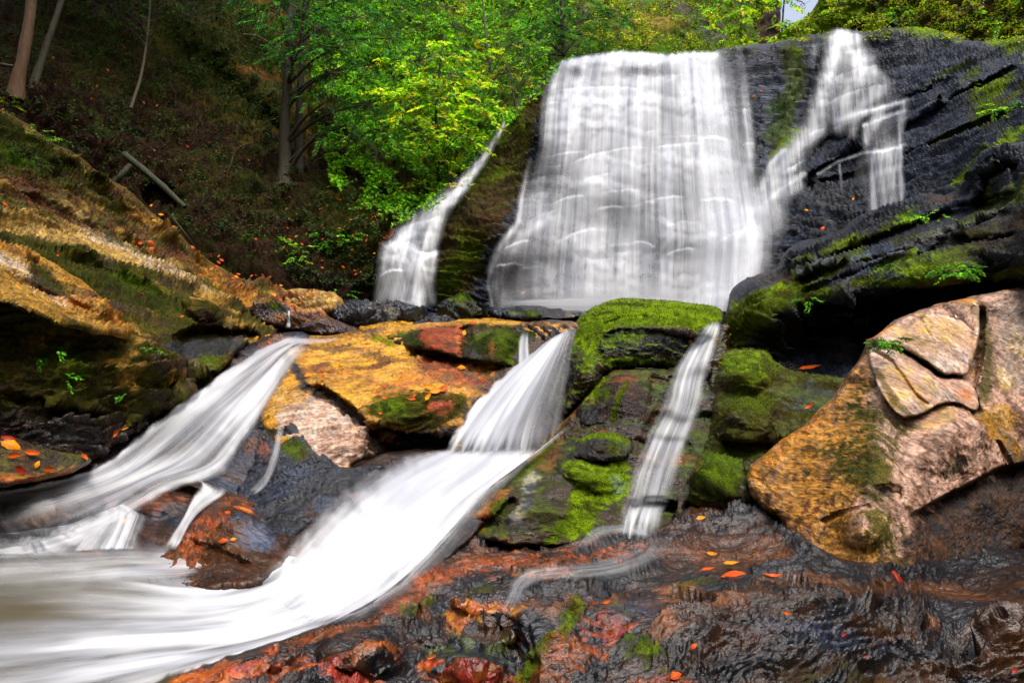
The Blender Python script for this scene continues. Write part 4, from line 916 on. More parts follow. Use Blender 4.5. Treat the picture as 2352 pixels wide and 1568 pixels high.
# ------------------------------------------------------------------ split boulder on the right
BOULD = tag(empty('boulder', tuple(U(2050, 1200, 3.7))), 'large tan and orange boulder with split overlapping plates at far right', 'boulder')
_bc = [(1725, 1070, 3.55), (1800, 1010, 3.7), (1890, 935, 3.9), (1945, 870, 4.05), (1990, 800, 4.2), (2060, 745, 4.35), (2150, 705, 4.35), (2250, 690, 4.2), (2352, 665, 3.95), (2600, 630, 3.4),
       (1900, 1050, 3.4), (2050, 950, 3.55), (2200, 850, 3.6), (2352, 850, 3.4), (1800, 1150, 3.35), (1950, 1150, 3.2), (2100, 1100, 3.1), (2250, 1050, 3.05), (2352, 1030, 3.0), (2600, 950, 2.7),
       (1850, 1230, 3.35), (2000, 1250, 3.25), (2000, 1330, 3.4), (2100, 1250, 3.35), (2200, 1200, 3.4), (2352, 1150, 3.35), (2352, 1250, 3.7), (2150, 1330, 3.6), (2600, 1150, 3.2)]
BP = [[(2000, 785, 4.18), (2250, 690, 4.10), (2240, 940, 3.52)], [(1725, 1070, 3.62), (1900, 930, 3.98), (1990, 1250, 3.12)], [(1990, 900, 3.75), (2240, 960, 3.40), (2080, 1170, 3.12)],
      [(2090, 1190, 3.12), (2352, 1065, 3.05), (2200, 1330, 3.62)], [(1730, 1120, 3.50), (1850, 1240, 3.40), (1950, 1290, 3.42)], [(2280, 690, 4.12), (2450, 640, 3.75), (2330, 1050, 3.02)]]
def local_parent(o, root):
    o.parent = root
    o.matrix_parent_inverse = Matrix.Translation(-Vector(root.location))
_o = rock('boulder_body', [(1715, 1105), (1722, 1068), (1760, 1040), (1800, 1010), (1850, 975), (1880, 940), (1910, 925), (1930, 890), (1955, 850), (1985, 810), (1990, 782), (2020, 765), (2055, 738), (2110, 715), (2170, 695), (2235, 684), (2300, 672), (2352, 658), (2620, 600), (2620, 1180), (2352, 1262),
                      (2250, 1300), (2160, 1335), (2080, 1345), (2010, 1345), (1950, 1320), (1915, 1295), (1870, 1262), (1820, 1240), (1790, 1195), (1750, 1165), (1725, 1140)],
          _bc, step=2.4, ang=62, base=('rose', 'brown', 'tan'), amp=0.05, terr=(0.03, 0.36), wet=0.9, bump=0.45, stretch=1.0, crease=0.07, smooth=0, round_px=14, round_m=0.10, planes=BP, fuzz=0.35, band=60, skirt=0.012, colfreq=1.5,
          feats=[('step', [(1960, 1100), (2060, 1180), (2140, 1130), (2250, 1090), (2352, 1060)], 0.0, 8, 40), ('step', [(2080, 1185), (2140, 1150), (2250, 1090), (2310, 1065), (2400, 1050)], 0.16, 10, 60),
                 ('crack', [(2245, 700), (2252, 780), (2235, 860), (2225, 900), (2250, 960)], 0.16, 16), ('crack', [(2010, 1135), (2040, 1128), (2075, 1138)], 0.05, 22), ('bump', 1985, 1210, 75, 65, 10, 0.10), ('bump', 2180, 1010, 120, 90, -30, 0.10), ('crack', [(2290, 1010), (2320, 1060), (2330, 1090)], 0.05, 6),
                 ('crack', [(1880, 1200), (1930, 1175), (2010, 1160)], 0.04, 8)],
          paints=[(('ochre', 'brown'), ('p', [(1715, 1110), (1725, 1065), (1860, 960), (1930, 890), (2000, 780), (2030, 800), (1990, 930), (2020, 1000), (1990, 1120), (1960, 1170), (2010, 1260), (2050, 1330), (1950, 1330), (1850, 1250), (1750, 1170)], 40), 0.9, 0.6),
                  (('orange', 'gold'), ('l', [(1730, 1090), (1820, 1010), (1900, 930)], 24), 0.6, 1.0), (('rose', 'ochre'), ('e', 1975, 1210, 60, 55, 10), 0.7, 0.9), (('ochre', 'brown'), ('e', 2000, 1290, 80, 40, 10), 0.5),
                  (('olive', 'dmoss'), ('p', [(2000, 900), (2040, 950), (2100, 1000), (2080, 1050), (2030, 1150), (2060, 1200), (2060, 1290), (1990, 1180), (1930, 1060), (1960, 960)], 90), 0.85, 1.6), (('black', 'umber'), ('e', 2040, 1130, 34, 16, 20), 0.9),
                  (('rose', 'brown'), ('p', [(2080, 1000), (2160, 960), (2260, 960), (2340, 1040), (2300, 1070), (2200, 1110), (2110, 1150), (2060, 1180), (2050, 1080)], 24), 0.95, 0.6, 1.0),
                  (('ochre', 'tan'), ('e', 2160, 960, 70, 20, -25), 0.6), (('dmoss', 'black'), ('e', 2200, 1070, 60, 22, -25), 0.8, 1.6), (('gold', 'ochre'), ('e', 2290, 960, 40, 60, -30), 0.7, 0.9), (('olive', 'dmoss'), ('l', [(2260, 730), (2268, 830), (2260, 920)], 20), 0.8, 0.8),
                  (('olive', 'ochre'), ('l', [(2250, 950), (2330, 1040), (2400, 1060)], 26), 0.6, 1.0), (('grey', 'pale'), ('p', [(2285, 700), (2360, 665), (2600, 620), (2600, 950), (2352, 900), (2300, 850)], 30), 0.5, 1.0),
                  (('umber', 'black'), ('p', [(2090, 1195), (2150, 1155), (2352, 1060), (2620, 1000), (2620, 1250), (2352, 1270), (2160, 1340), (2050, 1345), (2000, 1300), (2060, 1280)], 30), 0.96, 0.7, 0.4), (('olive', 'sand'), ('e', 2060, 1290, 40, 20, 10), 0.7), (('brown', 'umber'), ('e', 2120, 1270, 120, 40, -20), 0.5)],  # umber and black area paints the shade of the boulder's underside
          seed=40.0)
local_parent(_o, BOULD)
# split plates standing proud of its face
PLATES = [
 ([(1998, 782), (2025, 762), (2060, 740), (2120, 712), (2180, 692), (2238, 684), (2252, 690), (2250, 740), (2240, 800), (2228, 850), (2220, 862), (2160, 858), (2130, 835), (2090, 805), (2040, 790)], 0.16,
  [(('tan', 'rose'), ('e', 2150, 770, 120, 70, 0), 0.8), (('orange', 'ochre'), ('l', [(2000, 780), (2060, 738), (2180, 692), (2252, 688)], 8), 0.8, 0.5), (('ochre', 'brown'), ('l', [(2240, 740), (2225, 850)], 7), 0.6, 0.8), (('olive', 'ochre'), ('l', [(2040, 795), (2100, 812), (2160, 855)], 9), 0.6, 0.8)], 'pale upper plate of split rock'),
 ([(1995, 795), (2040, 797), (2090, 815), (2128, 845), (2158, 866), (2222, 870), (2246, 900), (2252, 935), (2244, 948), (2200, 925), (2160, 928), (2120, 950), (2085, 962), (2050, 945), (2020, 900), (2000, 850)], 0.12,
  [(('rose', 'tan'), ('e', 2080, 870, 90, 60, 20), 0.8), (('orange', 'ochre'), ('e', 2220, 905, 34, 24, 30), 0.8), (('ochre', 'tan'), ('l', [(2060, 850), (2100, 890), (2130, 945)], 12), 0.7, 0.7), (('olive', 'umber'), ('l', [(2010, 850), (2060, 930), (2090, 955)], 10), 0.7, 0.8)], None),
]
for k, (pl, th, pts_, lb) in enumerate(PLATES):
    P_ = np.array(pl, float)
    cc = P_.mean(0)
    def _body(q):
        co = [np.linalg.solve(np.c_[np.array(t_, float)[:, :2], np.ones(3)], np.array(t_, float)[:, 2]) for t_ in BP]
        return 0.75 * np.max([q @ o_[:2] + o_[2] for o_ in co], 0) + 0.25 * tps(_bc, q[:, 0], q[:, 1])
    c0 = _body(P_); cm = _body(cc[None])[0]
    c_ = [(p[0], p[1], z_ - th + (0.18 if (k == 0 and p[1] < 760) else 0.03)) for p, z_ in zip(P_, c0)] + [(cc[0], cc[1], cm - th)]
    _o = rock('rock_plate', pl, c_, step=2.4, ang=50, base=('rose', 'pale', 'tan'), paints=pts_, amp=0.02, terr=(0.012, 0.3), crease=0.02, wet=0.5, bump=0.45, stretch=3, round_px=5, round_m=0.03, fuzz=0, band=10, skirt=0.03, seed=45.0 + k, smooth=1,
              feats=[('crack', [(2110, 715), (2130, 760), (2150, 790)], 0.015, 4), ('crack', [(1998, 800), (2050, 830), (2090, 890), (2140, 940)], 0.03, 6)])
    local_parent(_o, BOULD)
    if lb: _o['label'] = lb

# ------------------------------------------------------------------ foreground bedrock
rock('bedrock', [(300, 1760), (330, 1620), (400, 1548), (470, 1510), (540, 1488), (610, 1482), (700, 1458), (790, 1415), (860, 1375), (930, 1320), (980, 1275), (1025, 1232), (1060, 1222), (1140, 1238), (1240, 1245), (1350, 1242), (1450, 1232), (1530, 1205), (1560, 1170), (1640, 1160), (1730, 1150), (1800, 1200),
                 (1900, 1270), (2000, 1290), (2200, 1270), (2352, 1220), (2620, 1180), (2620, 1760)],
     [(350, 1568, 2.5), (600, 1482, 2.86), (880, 1362, 3.4), (1030, 1230, 4.35), (1250, 1250, 4.25), (1500, 1225, 4.25), (1700, 1165, 4.4), (1100, 1350, 3.45), (1300, 1325, 3.5), (1150, 1420, 3.02), (1150, 1500, 2.78), (1270, 1400, 2.98), (1500, 1375, 3.0), (1500, 1310, 3.5), (1700, 1335, 3.1),
      (1700, 1250, 3.85), (2000, 1350, 3.0), (2352, 1355, 2.95), (2100, 1300, 3.5), (2352, 1240, 4.0), (2352, 1568, 2.46), (1700, 1568, 2.42), (1200, 1568, 2.5), (800, 1568, 2.48), (2000, 1440, 2.76), (1400, 1470, 2.72), (2600, 1500, 2.5), (2600, 1300, 3.2),
      (1700, 1700, 2.2), (800, 1700, 2.2), (350, 1700, 2.15), (2500, 1700, 2.2), (900, 1430, 2.98), (1000, 1480, 2.8)],
     step=2.6, ang=-20, base=('black', 'umber', 'brown'), amp=0.19, terr=(0.20, 0.15), wet=0.9, bump=0.4, stretch=4.2, round_px=10, round_m=0.08, fuzz=1.0, freq=1.7, colfreq=1.5,
     feats=[('step', [(1180, 1560), (1210, 1500), (1280, 1440), (1340, 1385), (1450, 1375), (1600, 1360), (1750, 1345), (1900, 1342), (2100, 1350), (2352, 1362), (2600, 1375)], -0.04, 16, 60),
            ('step', [(880, 1415), (980, 1412), (1100, 1415), (1160, 1430)], 0.03, 14, 40), ('bump', 560, 1540, 180, 60, -15, 0.1), ('bump', 850, 1500, 130, 60, 0, 0.1), ('bump', 1080, 1530, 110, 60, 0, 0.14),
            ('step', [(900, 1470), (1000, 1480), (1100, 1490), (1190, 1480)], 0.03, 14, 40), ('step', [(1190, 1330), (1300, 1345), (1420, 1340), (1600, 1330)], 0.02, 20, 40), ('crack', [(1130, 1440), (1180, 1460), (1200, 1520), (1190, 1600)], 0.08, 40)],
     paints=[(('rust', 'orange'), ('p', [(300, 1620), (420, 1530), (520, 1500), (560, 1530), (520, 1640), (380, 1700)], 40), 0.6, 1.1), (('red', 'rust'), ('e', 780, 1560, 140, 40, 10), 0.8, 1.1), (('red', 'rust'), ('e', 580, 1560, 120, 40, 10), 0.55, 1.4), (('orange', 'rust'), ('e', 870, 1510, 80, 26, 0), 0.65, 1.2),
             (('orange', 'red'), ('e', 620, 1510, 30, 24, -50), 0.7, 1.0), (('black', 'dmoss'), ('p', [(960, 1490), (1040, 1480), (1190, 1500), (1190, 1560), (1060, 1570), (960, 1550)], 30), 0.8), (('red', 'orange'), ('e', 985, 1535, 36, 24, 20), 0.9, 1.0),
             (('rust', 'brown'), ('e', 800, 1450, 160, 30, -20), 0.6, 1.2), (('red', 'rust'), ('e', 1080, 1560, 120, 26, 0), 0.5, 1.5), (('brown', 'rust'), ('e', 1300, 1520, 140, 60, -20), 0.6, 1.5), (('rust', 'ochre'), ('p', [(1010, 1425), (1080, 1400), (1200, 1410), (1210, 1435), (1150, 1455), (1030, 1450)], 24), 0.75, 1.0, 1), (('rust', 'brown'), ('l', [(880, 1400), (1000, 1330), (1100, 1290), (1220, 1285)], 30), 0.75, 0.9),
             (('brown', 'rust'), ('e', 1350, 1290, 200, 20, -6), 0.6, 1.2), (('brown', 'umber'), ('e', 1650, 1260, 160, 50, -10), 0.6, 1.3), (('rust', 'ochre'), ('e', 1250, 1325, 120, 12, 0), 0.6), (('brown', 'umber'), ('l', [(1750, 1340), (1950, 1338), (2150, 1345), (2352, 1370)], 26), 0.7, 1.5),
             (('red', 'rust'), ('e', 1400, 1450, 60, 60, -30), 0.55, 1.5), (('red', 'rust'), ('e', 1560, 1590, 120, 30, 0), 0.5, 1.5), (('moss', 'olive'), ('l', [(1200, 1560), (1230, 1500), (1290, 1450), (1330, 1400)], 17), 0.8, 1.8), (('dmoss', 'moss'), ('e', 1470, 1500, 90, 30, 20), 0.7, 1.2),
             (('dmoss', 'moss'), ('e', 1420, 1400, 40, 20, 0), 0.5), (('dmoss', 'olive'), ('e', 1600, 1340, 60, 22, -10), 0.7), (('dmoss', 'moss'), ('e', 960, 1395, 60, 12, -5), 0.7), (('dmoss', 'olive'), ('e', 1100, 1360, 50, 24, 0), 0.6), (('bluegrey', 'slate'), ('e', 1450, 1400, 80, 26, -10), 0.5, 1.1),
             (('bluegrey', 'slate'), ('e', 1900, 1470, 180, 40, 15), 0.5, 1.2), (('olive', 'umber'), ('e', 1900, 1560, 160, 30, 10), 0.5, 1.2), (('black', 'black'), ('p', [(1760, 1180), (1900, 1280), (2020, 1310), (2352, 1240), (2352, 1290), (2080, 1340), (1980, 1335), (1850, 1290)], 24), 0.9, 0.4)],  # last black strip paints contact shade along the boulder's foot
     seed=50.0, tag_kw=S)

ZALL = zfilled(zbuf)
# ------------------------------------------------------------------ water
def strand_field(px, py, strands):
    out = np.zeros(len(px))
    for line, w0, w1, s0, s1 in strands:
        dd, side, run = dline(px, py, line)
        w_ = w0 + (w1 - w0) * run
        st_ = s0 + (s1 - s0) * run
        out = np.maximum(out, st_ * np.clip(1.25 - dd / w_, 0, 1)) if False else out + st_ * np.exp(-(dd / w_) ** 2 * 1.4)
    return out

ZC1 = zblur(ZCLIFF, 1, 2)
ZCM = zblur(zmin(ZCLIFF, 4), 9, 2)
ZC3 = zblur(ZCLIFF, 4, 2)

def veil(name, box, strands, curtains, off, label, lips, darks=(), step=2.6, tilt=0.0, shelf=1.4, seed=0.0, gain=1.0, fade=None, fan=None, parent=None):
    """water skin on the cliff: a sheet a few centimetres off the rock, dense where the strands run"""
    x0, y0, x1, y1 = box
    nx = int((x1 - x0) / step) + 1; ny = int((y1 - y0) / step) + 1
    gx, gy = np.meshgrid(np.linspace(x0, x1, nx), np.linspace(y0, y1, ny))
    px, py = gx.ravel(), gy.ravel()
    # u runs across the flow: straight down, or spreading with the fan of the fall
    ux = px if fan is None else px + 0.55 * (fan(px, py) - px)
    wob = 5 * fbm(np.stack([px / 45, py / 70, np.full(len(px), 3.1 + seed)], -1), 3)
    qx = px + wob
    den = strand_field(qx, py, strands)
    for poly, feather, val in curtains:
        sd, _, _ = sdpoly(qx, py, poly)
        den = den + val * sstep(-feather * 0.3, feather, sd)
    big = fbm(np.stack([ux / 34 + seed, py / 190, 0 * px + seed], -1), 3)
    mid = fbm(np.stack([ux / 11 + seed, py / 120, 0 * px + seed + 5], -1), 3)
    pat = fbm(np.stack([ux / 75, py / 42, 0 * px + 9 + seed], -1), 3)
    den = den * (1 + 0.30 * big + 0.30 * mid + 0.12 * pat)
    zc = zat(px, py, ZC1); zs = zat(px, py, ZC3)
    g = zat(px, py - 7, ZC1) - zat(px, py + 7, ZC1) - (zat(px, py - 40, ZC3) - zat(px, py + 40, ZC3)) * 14 / 80
    den = den * (1 + np.clip(shelf * 1.0 * g, -0.3, 0.4))
    # steps: every ledge throws a bright lip, and threads start from it and thin out as they drop
    bulge = np.zeros(len(px)); thr = np.zeros(len(px))
    env = np.clip(den, 0, 1)
    for k_, (ln_, st_, dk_) in enumerate(lips):
        P_ = np.array(ln_, float); P_ = P_[P_[:, 0].argsort()]
        for _ in range(3):
            P_ = np.concatenate([P_[:1], np.stack([0.75 * P_[:-1] + 0.25 * P_[1:], 0.25 * P_[:-1] + 0.75 * P_[1:]], 1).reshape(-1, 2), P_[-1:]])
        ly = np.interp(px, P_[:, 0], P_[:, 1]) + 3.0 * gn(np.stack([px / 22, 0 * px + k_ * 3.3, 0 * px + seed], -1)) + 1.5 * gn(np.stack([px / 4, 0 * px + k_ * 3.3, 0 * px + seed], -1))
        t_ = py - ly
        wd_ = (P_[-1, 0] - P_[0, 0]) * 0.3; ew = sstep(0, wd_, px - P_[0, 0]) * sstep(0, wd_, P_[-1, 0] - px)
        xs_ = ux - tilt * np.maximum(t_, 0)
        cn = 0.55 + 0.9 * fbm(np.stack([xs_ / 15, 0 * px + k_ * 7.7, 0 * px + seed], -1), 2) + 0.45 * gn(np.stack([xs_ / 8.5, t_ / 700 + k_ * 2.2, 0 * px + seed], -1)) + 0.5 * fbm(np.stack([xs_ / 3.6, t_ / 900 + k_ * 5.1, 0 * px + seed], -1), 2)
        cn = np.clip(cn, 0, 1.6)
        below = (t_ >= 0)
        thr += st_ * ew * below * (0.28 * np.exp(-t_ / 6.0) * (0.4 + 0.6 * cn) + cn * 0.55 * np.exp(-t_ / dk_) * sstep(0, 3, t_))
        bulge = np.maximum(bulge, ew * below * np.exp(-t_ / 30) * sstep(0, 5, t_) * min(st_, 1))
    den = den * (0.55 + 0.45 * np.clip(0.85 + 0.55 * fbm(np.stack([ux / 4.6, py / 420, 0 * px + seed + 3], -1), 3), 0, 2)) * 0.8 + thr * sstep(0.03, 0.3, env)
    lip = np.clip(zs - zc, -0.06, 0.06) / 0.06
    den = den * (1 + 0.25 * lip)
    for d_ in darks:
        mk = mask_of(d_, px, py)
        den = den * (1 - 0.7 * sstep(-0.2, 0.9, mk + 0.5 * pat + 0.3 * mid))
    top_ = np.interp(px, [p_[0] for p_ in CLIFF_TOP], [p_[1] for p_ in CLIFF_TOP])
    den = den * sstep(-7, 5, py - top_ + 4 * mid)
    if fade is not None: den = den * fade(px, py)
    den = np.clip(den * gain, 0, 1.05)
    d = np.minimum(zat(px, py, ZCM), zc + 0.15) - off - 0.12 - 0.07 * bulge
    ny_, nx_ = ny, nx
    dg = d.reshape(ny, nx)
    v = U(px, py, dg.ravel())
    idx = np.arange(nx * ny).reshape(ny, nx)
    dd = den.reshape(ny, nx)
    keep = np.maximum.reduce([dd[:-1, :-1], dd[1:, :-1], dd[:-1, 1:], dd[1:, 1:]]) > 0.02
    f0 = np.stack([idx[:-1, :-1], idx[1:, :-1], idx[1:, 1:], idx[:-1, 1:]], -1)[keep]
    used = np.zeros(len(v), bool); used[f0.ravel()] = True
    remap = np.cumsum(used) - 1
    flow = np.stack([(ux + tilt * (py - y0)) / 100 + 0.03 * big, py / 100, 0 * px + seed], -1)
    o = mesh_obj(name, v[used], remap[f0], FOAM, parent, True, dict(foam=den[used], flow=flow[used]))
    return o if parent else tag(o, label, 'waterfall')

_lr = random.Random(11)
LIPS1 = [([(1245, 216), (1300, 202), (1380, 198), (1450, 200), (1510, 206)], 0.9, 110), ([(1300, 146), (1345, 136), (1430, 120), (1520, 126), (1560, 132)], 0.8, 40), ([(1550, 128), (1600, 126), (1645, 128)], 1.0, 160),
         ([(1296, 380), (1340, 360), (1400, 344), (1450, 335), (1500, 337)], 0.8, 70), ([(1480, 338), (1560, 330), (1660, 318)], 0.7, 110), ([(1330, 420), (1370, 400), (1420, 398)], 0.5, 60), ([(1265, 470), (1300, 450), (1350, 446)], 0.6, 80),
         ([(1250, 240), (1270, 232), (1300, 236)], 0.5, 90), ([(1600, 200), (1640, 190), (1665, 192)], 0.6, 120), ([(1580, 322), (1640, 310), (1680, 322)], 0.7, 150), ([(1360, 482), (1400, 470), (1440, 474)], 0.6, 60),
         ([(1490, 458), (1530, 450), (1580, 448)], 0.7, 70), ([(1600, 460), (1650, 452), (1700, 462)], 0.6, 140), ([(1200, 520), (1240, 490), (1290, 478)], 0.6, 50), ([(1150, 575), (1190, 552), (1230, 548)], 0.6, 40),
         ([(1270, 560), (1320, 530), (1380, 522)], 0.7, 90), ([(1440, 560), (1480, 548), (1515, 572)], 0.5, 60), ([(1520, 588), (1560, 570), (1610, 566)], 0.5, 90), ([(1640, 560), (1690, 530), (1750, 512)], 0.8, 150),
         ([(1130, 612), (1170, 600), (1210, 606)], 0.5, 40), ([(1350, 600), (1400, 590), (1440, 596)], 0.4, 90), ([(1700, 250), (1716, 246), (1730, 250)], 0.6, 60), ([(1700, 330), (1720, 326), (1740, 330)], 0.6, 60), ([(1700, 170), (1716, 166), (1726, 170)], 0.5, 40)]
for _ in range(34):
    x_ = _lr.uniform(1200, 1700); y_ = _lr.uniform(150, 660); w_ = _lr.uniform(14, 60)
    LIPS1.append(([(x_ - w_, y_ + _lr.uniform(0, 10)), (x_, y_ - 3), (x_ + w_, y_ + _lr.uniform(-6, 6))], _lr.uniform(.15, .4), _lr.uniform(20, 70)))
LIPS2 = [([(1880, 86), (1930, 76), (1990, 80)], 0.9, 60), ([(1880, 130), (1930, 118), (2000, 112)], 0.4, 40), ([(1885, 200), (1930, 170), (1990, 150), (2040, 145)], 0.5, 50), ([(1870, 250), (1920, 225), (1980, 200), (2060, 190)], 0.6, 60),
         ([(1950, 262), (2010, 248), (2085, 228)], 0.9, 45), ([(1930, 302), (1990, 285), (2085, 250)], 0.8, 60), ([(1990, 350), (2040, 342), (2085, 334)], 0.9, 110), ([(1850, 310), (1880, 296), (1910, 290)], 0.5, 60), ([(1790, 400), (1840, 370), (1880, 350)], 0.6, 60),
         ([(1740, 480), (1790, 430), (1850, 400)], 0.5, 50), ([(1750, 400), (1770, 366), (1800, 342)], 0.7, 60), ([(1920, 376), (1932, 372), (1944, 374)], 0.4, 60)]
for _ in range(14):
    x_ = _lr.uniform(1850, 2070); y_ = _lr.uniform(110, 420); w_ = _lr.uniform(12, 40)
    LIPS2.append(([(x_ - w_, y_ + w_ * .3), (x_, y_ - 2), (x_ + w_, y_ - w_ * .3)], _lr.uniform(.1, .25), _lr.uniform(20, 50)))
LIPS3 = [([(885, 566), (910, 558), (945, 566), (975, 584), (1010, 572)], 1.0, 70), ([(900, 530), (940, 514), (1000, 500)], 0.6, 50), ([(870, 632), (900, 616), (935, 618)], 0.7, 60), ([(940, 600), (960, 590), (990, 586)], 0.8, 90),
         ([(960, 520), (990, 500), (1020, 492)], 0.6, 40), ([(1010, 470), (1040, 446), (1060, 430)], 0.5, 30), ([(925, 560), (945, 548), (975, 556)], 0.5, 40)]

_XL = ([110, 150, 180, 232, 330, 420, 500, 560, 620, 712], [1306, 1276, 1256, 1238, 1226, 1192, 1166, 1132, 1108, 1104])
_XR = ([110, 300, 440, 500, 540, 620, 712], [1700, 1752, 1770, 1840, 1850, 1790, 1730])
FADE1 = lambda x, y: sstep(-4, 34, x - np.interp(y, *_XL)) * sstep(-10, 55, np.interp(y, *_XR) - x)
def FAN1(x, y):
    l_, r_ = np.interp(y, *_XL), np.interp(y, [110, 300, 440, 540, 712], [1650, 1690, 1720, 1760, 1730])
    return np.where(x < 1480, 1480 + (x - 1480) * 190 / (1480 - l_), 1480 + (x - 1480) * 190 / (r_ - 1480))
MAINFALL = veil('waterfall', (1060, 84, 1830, 716),
     [([(1600, 130), (1632, 220), (1665, 380), (1690, 540), (1680, 700)], 50, 60, 0.75, 0.7),
      ([(1480, 125), (1470, 200), (1465, 330)], 90, 90, 0.45, 0.25), ([(1330, 150), (1310, 240), (1300, 340)], 40, 30, 0.6, 0.35), ([(1290, 150), (1255, 230), (1250, 330)], 18, 14, 0.5, 0.3),
      ([(1540, 340), (1530, 480), (1520, 700)], 16, 20, 0.45, 0.4), ([(1450, 330), (1455, 480), (1440, 700)], 22, 26, 0.25, 0.3), ([(1380, 340), (1370, 500), (1370, 700)], 30, 50, 0.25, 0.3),
      ([(1215, 370), (1200, 440), (1190, 510), (1150, 560), (1125, 620)], 7, 9, 0.8, 0.6), ([(1260, 500), (1200, 540), (1170, 600)], 10, 12, 0.5, 0.3), ([(1130, 610), (1120, 650), (1130, 700)], 5, 4, 0.4, 0.3),
      ([(1770, 480), (1720, 540), (1680, 600), (1650, 700)], 40, 60, 0.6, 0.8), ([(1700, 110), (1712, 160), (1716, 240), (1722, 340), (1715, 420), (1730, 480)], 12, 16, 0.65, 0.4),
      ([(1280, 142), (1350, 131), (1430, 121), (1540, 130), (1640, 126)], 12, 12, 0.9, 0.9), ([(1440, 700), (1640, 700)], 22, 22, 0.5, 0.4)],
     [([(1236, 250), (1252, 185), (1285, 138), (1330, 100), (1430, 88), (1530, 92), (1640, 92), (1665, 200), (1692, 330), (1715, 450), (1765, 520), (1765, 600), (1690, 712), (1150, 712), (1112, 660), (1125, 590), (1190, 500), (1215, 400), (1240, 330)], 30, 0.40),
      ([(1560, 94), (1645, 94), (1680, 300), (1700, 450), (1760, 520), (1740, 640), (1690, 712), (1600, 712), (1590, 420)], 40, 0.22),
      ([(1260, 180), (1660, 180), (1680, 320), (1560, 320), (1400, 320), (1270, 350)], 30, 0.14), ([(1400, 690), (1690, 690), (1690, 712), (1400, 712)], 10, 0.5)],
     0.06, 'wide white main waterfall fanning down the stepped dark cliff', LIPS1, darks=[('e', 1322, 166, 16, 18, 0), ('e', 1252, 400, 50, 40, 0), ('e', 1180, 640, 50, 60, 0), ('e', 1470, 165, 60, 14, 0)], seed=1.0, shelf=0.4, step=2.1,
     fade=FADE1, fan=FAN1)
veil('veil', (1080, 100, 1800, 714), [([(1600, 130), (1640, 230), (1672, 390), (1695, 540), (1680, 700)], 60, 70, 0.5, 0.5), ([(1360, 480), (1340, 600), (1350, 712)], 60, 90, 0.25, 0.4), ([(1440, 712), (1690, 712)], 40, 40, 0.5, 0.5)],
     [([(1250, 200), (1290, 140), (1640, 130), (1700, 450), (1740, 560), (1690, 712), (1140, 712), (1150, 600), (1220, 400)], 50, 0.16)], 0.2, None, LIPS1[::3], seed=12.0, shelf=0.2, step=3, gain=0.8, fade=FADE1, fan=FAN1, parent=MAINFALL)
veil('waterfall', (1640, 52, 2130, 640),
     [([(1928, 75), (1915, 130), (1895, 200), (1880, 260), (1868, 295), (1840, 325), (1815, 362), (1785, 402), (1750, 450), (1722, 485), (1690, 540), (1655, 620)], 15, 34, 0.85, 0.9), ([(1945, 74), (1965, 130), (1990, 170)], 26, 22, 0.85, 0.5),
      ([(1985, 140), (1952, 200), (1935, 250), (1928, 295)], 24, 16, 0.5, 0.3), ([(2010, 165), (2045, 190), (2000, 222), (1965, 262)], 10, 14, 0.3, 0.4), ([(2082, 230), (2030, 246), (1960, 264), (1925, 275)], 6, 8, 0.6, 0.5), ([(2080, 254), (2030, 268), (1985, 288)], 4, 5, 0.55, 0.3),
      ([(2078, 240), (2068, 300), (2066, 335)], 9, 6, 0.55, 0.4), ([(2068, 335), (2070, 400), (2072, 480)], 5, 6, 0.6, 0.45), ([(2008, 345), (2008, 400), (2008, 480)], 6, 9, 0.5, 0.35), ([(2040, 345), (2040, 410), (2040, 500)], 26, 30, 0.3, 0.22),
      ([(2020, 262), (1995, 300), (1990, 340)], 14, 10, 0.35, 0.2), ([(1965, 270), (1960, 310)], 14, 12, 0.4, 0.1), ([(1800, 345), (1772, 372), (1752, 430)], 7, 10, 0.6, 0.45), ([(1835, 425), (1800, 445), (1785, 520)], 14, 22, 0.4, 0.15),
      ([(1846, 400), (1800, 425), (1745, 490), (1715, 540)], 8, 22, 0.5, 0.6), ([(1930, 378), (1932, 440)], 2.5, 4, 0.4, 0.1), ([(1872, 110), (1862, 150)], 8, 8, .25, .1), ([(1985, 350), (2030, 345), (2078, 332)], 4, 4, 0.5, 0.5), ([(1880, 400), (1925, 372), (1980, 352)], 3, 4, 0.3, 0.3)],
     [([(1890, 52), (1985, 52), (2005, 140), (2055, 200), (2078, 240), (2030, 262), (1940, 290), (1890, 290), (1885, 180)], 26, 0.18), ([(1990, 262), (2078, 240), (2078, 500), (1995, 490), (1960, 400)], 22, 0.10)],
     0.06, 'slanting upper right waterfall breaking into threads over dark ledges', LIPS2, gain=0.9, seed=4.0, shelf=0.6, tilt=-0.12, darks=[('e', 1985, 340, 20, 10, 0)])
veil('waterfall', (850, 262, 1190, 716),
     [([(1158, 284), (1138, 320), (1110, 362), (1078, 402), (1040, 445), (1000, 480), (960, 510), (925, 545)], 4, 20, 0.7, 0.9), ([(1120, 345), (1070, 425), (1030, 465), (1000, 510), (985, 560)], 6, 16, 0.8, 0.7),
      ([(900, 560), (940, 565), (975, 590), (1000, 580)], 9, 7, 0.8, 0.6), ([(885, 570), (878, 640), (872, 690)], 12, 12, 0.5, 0.3), ([(955, 590), (960, 640), (958, 700)], 14, 13, 0.9, 0.8), ([(1000, 585), (990, 640), (992, 690)], 8, 10, 0.5, 0.3),
      ([(910, 580), (905, 640), (905, 690)], 22, 24, 0.5, 0.4), ([(935, 560), (935, 620), (935, 690)], 24, 24, 0.4, 0.35)],
     [([(930, 520), (1000, 480), (1030, 500), (1010, 560), (1000, 600), (985, 706), (860, 700), (868, 640), (880, 570)], 18, 0.3)],
     0.06, 'narrow left waterfall sliding down beside the mossy cliff edge', LIPS3, seed=7.0, tilt=0.25, shelf=0.6)

